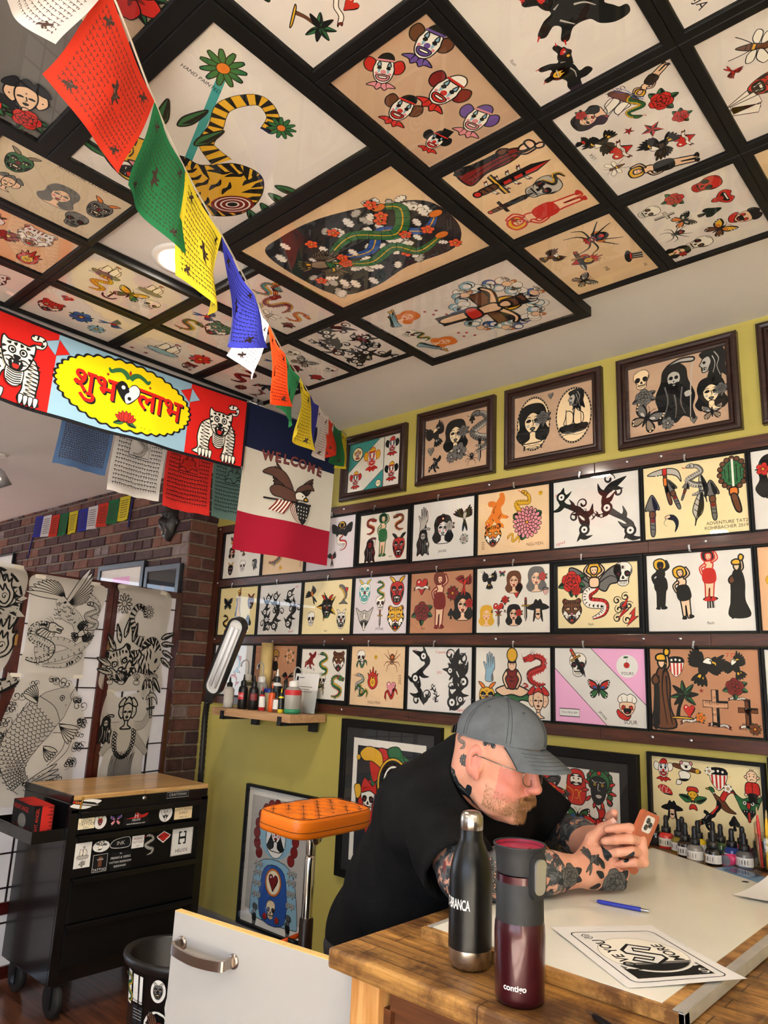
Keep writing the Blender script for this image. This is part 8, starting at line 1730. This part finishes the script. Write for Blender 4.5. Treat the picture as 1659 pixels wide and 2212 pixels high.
tipsL, BL_ = hand(la, Wl, hl, ul, nl, 1.12, ((.7, .9, .5), (.8, .9, .5), (.85, .9, .5), (.9, .9, .5)), (.1, .1, .1, .1), ((.01, .024, -.014), (.032, .050, -.026), (.058, .064, -.034), (.078, .070, -.036)))
tor = SDF((-1.72, 1.36, -1.36), (-.72, 2.12, -.16), .0085)
tor.chain([PEL, BEL, CHE, UPC], [.165, .165, .150, .06], .06); tor.cone(CHE+A_(0, -.1, .02), CHE+A_(0, .16, .02), .12, .12, .06)
KN = [A_(-1.02, 1.60, -.735), A_(-1.02, 1.86, -.735)]; FT = [A_(-1.08, 1.58, -1.30), A_(-1.08, 1.88, -1.30)]
for k in (0, 1):
    q = PEL+A_(.05, -.09+.19*k, -.04); tor.chain([q, KN[k], FT[k]], [.095, .065, .045], .03); tor.cone(FT[k]+A_(-.03, 0, -.02), FT[k]+A_(.14, 0, -.03), .04, .03, .02)
man = thing('person', 'bearded man in a grey cap and black t-shirt leaning over the workbench with a phone', 'person', (-1.35, 1.70, 0)); mo = Vector((-1.35, 1.70, -ZC))
def mfn(C):
    hd = np.linalg.norm(C-HO, axis=1) < .19*HS; q = (C-HO)/HS; lf, ls, lu = q @ Fh, q @ Sd, q @ Uh
    out = np.full(len(C), 2)
    out[hd] = 0; out[hd & (((lf > .045) & (lu < .01) & (lu > -.06)) | ((lf > .105) & (lu < .03)) | (np.abs(ls) > .079))] = 1
    for W, h, e in ((Wr, hr, Er), (Wl, hl, El)):
        ax = (W-e)/np.linalg.norm(W-e); out[((C-W) @ ax > -.012) & (np.linalg.norm(C-W, axis=1) < .26)] = 0
    return out
body = sdf_obj('body', [head, ra, la, tor], mfn, [SK, SKR, SKT], man, mo, 2)
# projected tattoos: flat drawings laid on the skin
bt = BVHTree.FromPolygons([v.co.copy() for v in body.data.vertices], [tuple(p.vertices) for p in body.data.polygons])
def tattoo(draw_fn, o, right, up, size, name='tattoo', par=None):
    a = Art(); a.DZ = 2e-5; a.map = {q: 'tattoo_ink' for q in 'kz'}; draw_fn(a)
    r = Vector(right).normalized(); u = Vector(up); u = (u-r*u.dot(r)).normalized(); n = r.cross(u); o = Vector(o)-mo
    o1 = a.build(name, None); drape(o1, lambda v: v.copy(), .10); me = o1.data; bad = set()
    for i, v in enumerate(me.vertices):
        p = o+r*(v.co.x*size)+u*(v.co.y*size); loc, nn, ix, d = bt.ray_cast(p+n*.06, -n, .16)
        if loc is None: bad.add(i); continue
        v.co = loc+nn*(.00035+v.co.z*.9)
    bm = bmesh.new(); bm.from_mesh(me); bm.verts.ensure_lookup_table(); bmesh.ops.delete(bm, geom=[bm.verts[i] for i in bad], context='VERTS'); bm.to_mesh(me); bm.free()
    o1.parent = body; return o1
mat('tattoo_ink', '23282c', rough=.5, spec=.35, var=.3, scale=60); mat('tattoo_grey', '5c5a58', rough=.5, spec=.35, var=.3, scale=60); mat('tattoo_wash', '8d7d74', rough=.5, spec=.35); mat('tattoo_red', '9c3b38', rough=.5); mat('tattoo_tan', 'c99a7c', rough=.5)
TG = dict(r='tattoo_grey', g='tattoo_ink', k='tattoo_ink', d='tattoo_grey', y='tattoo_wash', w='tattoo_tan', b='tattoo_grey', n='tattoo_ink', h='tattoo_wash', o='tattoo_wash', e='tattoo_grey')
tattoo(lambda a: (a.put('rose', .12, -.20, .62, 10, cmap=TG), [leaf(a_push(a, x, y, .0042), 0, 0, 100, 24, r, 'tattoo_ink') or a.pop() for x, y, r in ((-.35, .05, 150), (-.45, -.2, 190), (-.5, -.5, 200), (-.1, .5, 100), (.35, .5, 60), (-.3, .3, 120))]), BR_(.055, -.012, .02), hr, (0, 0, 1), .070, 'rose_tattoo')
tattoo(lambda a: a.put('swallow', 0, 0, .9, 30, cmap=TG), BR_(.004, .022, .02), hr, (0, 0, 1), .034, 'bird_tattoo')
for i, ch in enumerate('SOUL'):
    P = tipsR[i]; q = (P[0]+P[1])/2; tattoo(lambda a: a.text(ch, 0, 0, 1.5, 'k', 0, off=.03), q, P[1]-P[0], ur, .011, 'letter_tattoo')
for i, ch in enumerate('EVIL'):
    P = tipsL[i]; q = (P[0]+P[1])/2; tattoo(lambda a: a.text(ch, 0, 0, 1.3, 'k', 0, off=.03), q, P[1]-P[0], ul, .009, 'letter_tattoo')
camside = -np.array(f2)*0+np.array(Sd)
tattoo(lambda a: a.put('panther', 0, 0, 1, -80, cmap=TG), H(-.055, .07, -.075), Fh, Uh, .055, 'neck_tattoo')
tattoo(lambda a: (a.put('flower', .0, 0, .8, cmap=TG)), H(-.045, .08, -.005), Fh, Uh, .020, 'ear_tattoo')
tattoo(lambda a: (a.put('snake', .0, 0, .9, 20, cmap={**TG, 'g': 'tattoo_wash'})), H(-.068, .07, .040), Fh, Uh, .030, 'scalp_tattoo')
tattoo(lambda a: (a.put('butter', .0, 0, .9, 0, cmap={**TG, 'r': 'tattoo_red'})), H(.012, .08, .058), Fh, Uh, .022, 'temple_tattoo')
fx = (Wr-Er)/np.linalg.norm(Wr-Er)
for t, nm, s, r in ((.80, 'rose', .034, 0), (.48, 'eagle', .042, 20), (.16, 'oni', .04, -90)): tattoo(lambda a: a.put(nm, 0, 0, 1, r, cmap=TG), Er*(1-t)+Wr*t, fx, (0, 0, 1), s, 'forearm_tattoo')
NAILM = mat('finger_nail', 'e2b3a2', rough=.25)
def nail(b, P, n, r):
    d = Vector(P[-1]-P[-2]).normalized(); n = Vector(n); n = (n-d*n.dot(d)).normalized(); w = d.cross(n); c = Vector(P[-1])-mo+d*.001+n*r*.72
    b.grid(lambda u, v: c+w*(u-.5)*r*1.35+d*((v-.6)*r*1.8)+n*(r*.26*(1-(2*u-1)**2)), 6, 6, NAILM)
one(lambda b: (nail(b, tipsR[4], A_(.5, -.7, .5), .0105), [nail(b, P, nl, .0085) for P in tipsL[:0]]), 'thumb_nail', man)
# eyes
for s in (-1, 1):
    c = Vector(H(.0815, s*.031, .014))-mo; R3 = Matrix(HR.tolist()).to_4x4()
    one(lambda b: (b.lathe([(.0118*HS*sin(t), .0118*HS*cos(t)) for t in np.linspace(.62, 2.4, 12)], mat('eye_white', 'e6ddd4', rough=.15), 20, cap=False), b.lathe([(.0001, .0122*HS), (.003*HS, .0120*HS)], mat('pupil', '0a0a0a', rough=.1), 16, cap=False), b.lathe([(.003*HS, .0119*HS), (.0065*HS, .0103*HS)], mat('iris', '4d5a5e', rough=.15), 20, cap=False)), 'eye', man, Matrix.Translation(c) @ R3 @ Matrix.Rotation(pi/2+.25, 4, 'Y'))
    def lid(b): b.grid(lambda u, v: Vector(H(.0815+.0134*cos(v*1.25-.05)*cos((u-.5)*2.4), s*.031+.0134*sin((u-.5)*2.4)*cos(v*1.0), .014+.0134*sin(v*1.25-.05)))-mo, 14, 8, SKR)
    one(lid, 'eyelid', man)
# hair: moustache, beard stubble, brows
HAIRM = mat('ginger_hair', 'a8774a', rough=.6, var=.35, scale=400); STUB = mat('short_hair', 'a88560', rough=.7, var=.3, scale=300); BROW = mat('brow_hair', '9a744e', rough=.6)
hb = BVHTree.FromPolygons([v.co.copy() for v in body.data.vertices], [tuple(p.vertices) for p in body.data.polygons])
def surf(f, s, u):
    o = Vector(H(0, s*.3, u))-mo; d = (Vector(H(f, s, u))-Vector(H(0, s*.3, u))).normalized(); loc, n, ix, q = hb.ray_cast(o+d*.25, -d, .3)
    return (loc, n) if loc is not None else (None, None)
def strands(name, n, gen, m, r, parent=None):
    b = MB(); R = random.Random(5)
    for _ in range(n):
        f, s, u, l, dr = gen(R); p, nn = surf(f, s, u)
        if p is None: continue
        d = Vector(Fh*dr[0]+Sd*dr[1]+Uh*dr[2]); w = nn.orthogonal()*r; w2 = nn.cross(w.normalized())*r
        a = p-nn*.0005; q = p+nn*l*.45+d*l*.35; e = p+nn*l*.5+d*l
        b.add([a+w, a-w*.5+w2, a-w*.5-w2, q+w*.8, q-w*.4+w2*.8, q-w*.4-w2*.8, e], [(0, 1, 4, 3), (1, 2, 5, 4), (2, 0, 3, 5), (3, 4, 6), (4, 5, 6), (5, 3, 6)], m, True)
    return b.build(name, parent)
strands('moustache', 1500, lambda R: (lambda s: (.11, s, -.041+R.uniform(-.009, .006)-abs(s)*.30, R.uniform(.010, .018), (.1, s*9, -.8)))(R.uniform(-.036, .036)), HAIRM, .00034, man)
strands('beard', 2000, lambda R: (lambda t: (.10*cos(t)*.9, .085*sin(t), -.098+.045*R.random()**1.3+abs(t)*.012, R.uniform(.003, .008), (.05, 0, -.5)))(R.uniform(-1.25, 1.25)), STUB, .00034, man)
strands('chin_beard', 420, lambda R: (.10, R.uniform(-.026, .026), -.104+.028*R.random(), R.uniform(.006, .012), (.2, 0, -.6)), HAIRM, .0004, man)
for s0 in (-1, 1): strands('eyebrow', 160, lambda R: (lambda s: (.10, s0*s, .040+.004*sin((s-.012)*70)+R.uniform(-.003, .003), .007, (.1, s0*.9, .1)))(R.uniform(.014, .050)), BROW, .0004, man)
# cap
CAPM = mat('washed_grey_twill', '62676c', rough=.9, var=.16, scale=26, bump=.25, bscale=420, spec=.15); CAPL = mat('cap_lining', '26282b', rough=.9)
CT = radians(-3)
def CH(f, s, u): f2_, u2_ = f*cos(CT)+u*sin(CT), -f*sin(CT)+u*cos(CT); return Vector(H(f2_+.001, s, u2_+.060))-mo
def dome(b):
    def P(u, v):
        a = 2*pi*u; t = (1-v)*pi/2
        rf, rs = (.112 if cos(a) > 0 else .106), .090; up = .094
        se = 1-.012*max(0, 1-abs(((a/(pi/3)) % 1)-.5)*2*0-min(abs((a/(pi/3)) % 1), abs(1-(a/(pi/3)) % 1))*26)*(v < .96)
        bulge = 1+.03*sin(3*a+1)*sin(v*3)*.4+.035*sin(v*pi)
        return CH(rf*cos(a)*sin(t)*se*bulge, rs*sin(a)*sin(t)*se*bulge, up*cos(t)**.9*se+(-.010*(1-v)*(1-cos(a))*.5) if t < pi/2-1e-6 else -.010*(1-cos(a))*.5)
    b.grid(lambda u, v: P(u, v), 96, 30, CAPM, closed_u=True)
capo = one(dome, 'cap', man); capo['label'] = 'washed grey baseball cap with a curved brim'
def brim(b):
    n, m = 40, 14
    def Q(u, v, dz):
        a = (u-.5)*2.25; r0f, r0s = .110*1.0, .089
        f0, s0 = r0f*cos(a), r0s*sin(a); L_ = .070*(max(0, cos(a*1.12)))**.45
        f = f0+v*L_*1.0; s = s0*(1+.02*v); return CH(f, s, -.004-.30*v*L_-3.2*s*s*v-.6*v*v*.012+dz)
    T_ = [Q(i/(n-1), j/(m-1), .0018) for j in range(m) for i in range(n)]; B_ = [Q(i/(n-1), j/(m-1), -.0022) for j in range(m) for i in range(n)]
    F_ = [(j*n+i, j*n+i+1, (j+1)*n+i+1, (j+1)*n+i) for j in range(m-1) for i in range(n-1)]; k = n*m
    b.add(T_+B_, F_, CAPM, True); b.add(T_+B_, [tuple(k+q for q in f) for f in F_], CAPL, True); b.add(T_+B_, [((m-1)*n+i, (m-1)*n+i+1, k+(m-1)*n+i+1, k+(m-1)*n+i) for i in range(n-1)], CAPM, True)
one(brim, 'brim', capo)
ST = mat('cap_stitch', '3f4448', rough=.9)
def stit(b):
    for v in (.25, .42, .58, .74, .9):
        P = []
        for u in np.linspace(.12, .88, 36):
            a = (u-.5)*2.25; L_ = .070*(max(0, cos(a*1.12)))**.45; s = .089*sin(a)*(1+.02*v); P.append(CH(.110*cos(a)+v*L_, s, -.004-.30*v*L_-3.2*s*s*v-.6*v*v*.012+.0020))
        b.tube(P, .0007, ST, 4)
    for a0 in (0, pi/3, 2*pi/3, pi, 4*pi/3, 5*pi/3):
        for da in (-.045, .045):
            P = []
            for v in np.linspace(.03, .93, 24):
                a = a0+da; t = (1-v)*pi/2; rf = .112 if cos(a) > 0 else .106; bl = 1+.03*sin(3*a+1)*sin(v*3)*.4+.035*sin(v*pi)
                P.append(CH(rf*cos(a)*sin(t)*bl, .090*sin(a)*sin(t)*bl, .094*cos(t)**.9-.010*(1-v)*(1-cos(a))*.5))
            b.tube(P, .0007, ST, 4)
one(stit, 'stitching', capo)
def capbits(b):
    b.lathe([(.0001, .004), (.006, .003), (.008, 0), (.008, -.003)], CAPM, 14, M=Matrix.Translation(CH(0, 0, .094)))
one(capbits, 'button', capo)
one(lambda b: [b.tube([CH(.066*cos(q)*1.16+.003*cos(w), .076*sin(q)*1.16+.003*sin(w), .074) for w in np.linspace(0, 6.28, 10, endpoint=False)], .0011, ST, 5, closed=True) for q in (-2.6, -1.57, -.5, .5, 1.57, 2.6)], 'eyelets', capo)
one(lambda b: b.grid(lambda u, v: CH(-.1075*cos((u-.5)*1.1)-.003, .091*sin((u-.5)*1.1), -.016+.022*v), 12, 4, CAPM), 'strap', capo)
one(lambda b: b.box((0, 0, 0), (.004, .024, .02), mat('antique_brass', '6a5a42', rough=.35, metal=1), M=Matrix.Translation(CH(-.109, .024, -.006)) @ Matrix(HR.tolist()).to_4x4()), 'buckle', capo)
# glasses
GM = mat('glasses_metal', '8b8276', rough=.22, metal=1); LENS = pane('lens', 1.0)
gl = one(lambda b: [b.tube([Vector(H(.110-.010*(x*x), s*.034+.0255*x, .006+.0215*y))-mo for x, y in [(math.copysign(abs(cos(t))**.7, cos(t)), math.copysign(abs(sin(t))**.8, sin(t))) for t in np.linspace(0, 2*pi, 32, endpoint=False)]], .0013, GM, 6, closed=True) for s in (-1, 1)], 'glasses', man); gl['label'] = 'thin metal framed glasses'
for s in (-1, 1):
    one(lambda b: b.tube([Vector(H(*q))-mo for q in ((.101, s*.059, .014), (.085, s*.0745, .016), (.03, s*.0815, .018), (-.012, s*.0835, .020), (-.026, s*.082, .004), (-.032, s*.080, -.014))], .0014, GM, 6), 'temple', gl)
    one(lambda b: b.grid(lambda u, v: Vector(H(.110-.010*((2*u-1)**2), s*.034+.024*(2*u-1)*sqrt(max(.0, 1-(2*v-1)**4)), .006+.0205*(2*v-1)))-mo, 12, 12, LENS), 'lens', gl)
one(lambda b: b.tube([Vector(H(*q))-mo for q in ((.107, -.010, .012), (.116, 0, .016), (.107, .010, .012))], .0013, GM, 6), 'bridge', gl)
# t-shirt
TS = mat('black_jersey', '161617', rough=.95, var=.25, scale=18, bump=.2, bscale=300, spec=.08)
sh = SDF((-1.72, 1.34, -1.0), (-.86, 2.24, -.10), .0068)
sh.chain([PEL+A_(0, 0, -.10), PEL, BEL, CHE, UPC], [.185, .190, .190, .172, .115], .06); sh.cone(CHE+A_(-.02, -.11, .02), CHE+A_(-.02, .20, .02), .14, .14, .06)
sh.cone(NKB+A_(-.03, 0, -.01), Sr, .085, .078, .05); sh.cone(NKB+A_(-.03, 0, -.01), Sl, .085, .078, .05); sh.cone(H(-.05, 0, -.09), NKB+A_(-.03, 0, -.03), .066, .09, .03)
sleeves = []
for S, E, t1 in ((Sr, Er, .96), (Sl, El, .86)):
    ax = (E-S)/np.linalg.norm(E-S); e = S+(E-S)*t1; q = SDF(sh.lo, sh.lo+sh.h*(sh.n-1), sh.h)
    q.cone(S, e+ax*.06, .076, .090, .01); q.cut(e, ax); q.cone(S+ax*.05, e+ax*.2, .062, .083, .004, 's'); sleeves.append(q)
for q in sleeves:
    a, b_ = sh.d, q.d; k = .035; w = np.maximum(k-np.abs(a-b_), 0)/k; sh.d = np.minimum(a, b_)-w*w*k*.25
for S, E in ((Sr, Er), (Sl, El)):
    ax = (E-S)/np.linalg.norm(E-S); sh.cone(S+(E-S)*.62, E+ax*.08, .062, .084, .004, 's')
sh.cut(PEL+A_(0, 0, -.13), (0, 0, -1)); nx = (HO-NKB)/np.linalg.norm(HO-NKB); sh.cone(NKB+nx*.0, HO+nx*.05, .071, .078, .006, 's'); sh.ell(H(.02, 0, -.01), A_(.125, .098, .12), HR, .006, 's')
def folds(V):
    x, y, z = V[:, 0], V[:, 1], V[:, 2]
    d = .0035*np.sin(34*(z+.5*x)+5*np.sin(7*y))+.003*np.sin(52*x+20*z+4*np.sin(11*y))+.0025*np.sin(40*y-30*z)
    r = np.exp(-((V-Sr)**2).sum(1)/.02)+np.exp(-((V-(BEL+A_(.1, -.1, .1)))**2).sum(1)/.03)
    return d*(.5+1.3*r)
tsh = sdf_obj('tshirt', [sh], lambda C: np.zeros(len(C)), [TS], man, mo, 2, folds); tsh['label'] = 'loose black short sleeved t-shirt'
cu_ = np.cross(nx, A_(0, 0, 1)); cu_ /= np.linalg.norm(cu_); cv_ = np.cross(nx, cu_)
one(lambda b: b.tube([Vector(NKB+nx*.032+cu_*.075*cos(t)+cv_*.075*sin(t))-mo for t in np.linspace(0, 2*pi, 40, endpoint=False)], .007, TS, 8, closed=True), 'collar', tsh)
tr = SDF((-1.66, 1.40, -1.36), (-.80, 2.06, -.55), .009)
tr.cone(PEL+A_(0, -.06, 0), PEL+A_(0, .10, 0), .17, .17, .05)
for k in (0, 1): q = PEL+A_(.05, -.09+.19*k, -.04); tr.chain([q, KN[k], FT[k]+A_(0, 0, .06)], [.115, .085, .075], .03)
tr.cut(PEL+A_(0, 0, .0), (0, 0, 1))
sdf_obj('trousers', [tr], lambda C: np.zeros(len(C)), [mat('dark_denim', '17191f', rough=.9, var=.2, scale=40, bump=.2, bscale=300)], man, mo, 1)
for k in (0, 1): one(lambda b: (b.lathe([(.0001, -.05), (.05, -.05), (.052, -.03), (.044, .0), (.03, .03)], RUB, 20, M=Matrix.Translation(Vector(FT[k])-mo+Vector((.05, 0, 0))) @ Matrix.Scale(2.3, 4, (1, 0, 0)))), 'shoe', man)
# phone
pb = Vector((.93, -.22, -.28)).normalized(); pu = Vector((.42, .22, .86)); pu = (pu-pb*pu.dot(pb)).normalized(); pr = pu.cross(pb)
pc = Vector((-.785, 1.812, -.360+ZC)); ph = thing('smartphone', 'smartphone in a rusty orange case held in his hands', 'phone', M=Matrix((pr, pu, pb)).transposed().to_4x4()); ph.matrix_world = Matrix.Translation(pc) @ Matrix((pr, pu, pb)).transposed().to_4x4()
CASE = mat('phone_case', 'b5613f', rough=.4)
one(lambda b: b.prism(rrect(.037, .074, .011), -.005, .0055, CASE), 'case', ph)
one(lambda b: b.prism(rrect(.034, .071, .009), -.0056, -.0045, mat('phone_screen', '0a0b0d', rough=.05, coat=1)), 'screen', ph)
cmx = one(lambda b: b.prism([(x, y+.046) for x, y in rrect(.019, .020, .008)], .005, .0062, mat('lens_plate', 'e2ddd8', rough=.25)), 'camera_bump', ph)
one(lambda b: [b.lathe([(.007, 0), (.0072, .002), (.0001, .0018)], mat('lens_black', '0c0c10', rough=.08, coat=1), 18, M=Matrix.Translation((x, y, .0062))) for x, y in ((-.007, .054), (.007, .046), (-.007, .038))], 'camera_lens', cmx)
# stool under him
st = thing('work_stool', 'black round work stool under the leaning man', 'stool', (-1.45, 1.71, 0)); sz = float(PEL[2])-.185+ZC
one(lambda b: b.lathe([(.0001, sz-.07), (.17, sz-.07), (.19, sz-.05), (.19, sz-.02), (.17, sz-.003), (.0001, sz)], RUB, 32), 'seat', st)
one(lambda b: b.lathe([(.025, .08), (.025, sz-.07)], CHR, 16), 'column', st)
for k in range(5): one(lambda b: (b.tube([(0, 0, .09), (.27*cos(k*1.257), .27*sin(k*1.257), .06)], [.022, .014], dark_metal, 8), b.lathe([(.0001, -.012), (.025, -.01), (.025, .01), (.0001, .012)], RUB, 14, M=Matrix.Translation((.27*cos(k*1.257), .27*sin(k*1.257), .026)) @ Matrix.Rotation(pi/2, 4, 'X'))), 'leg', st)
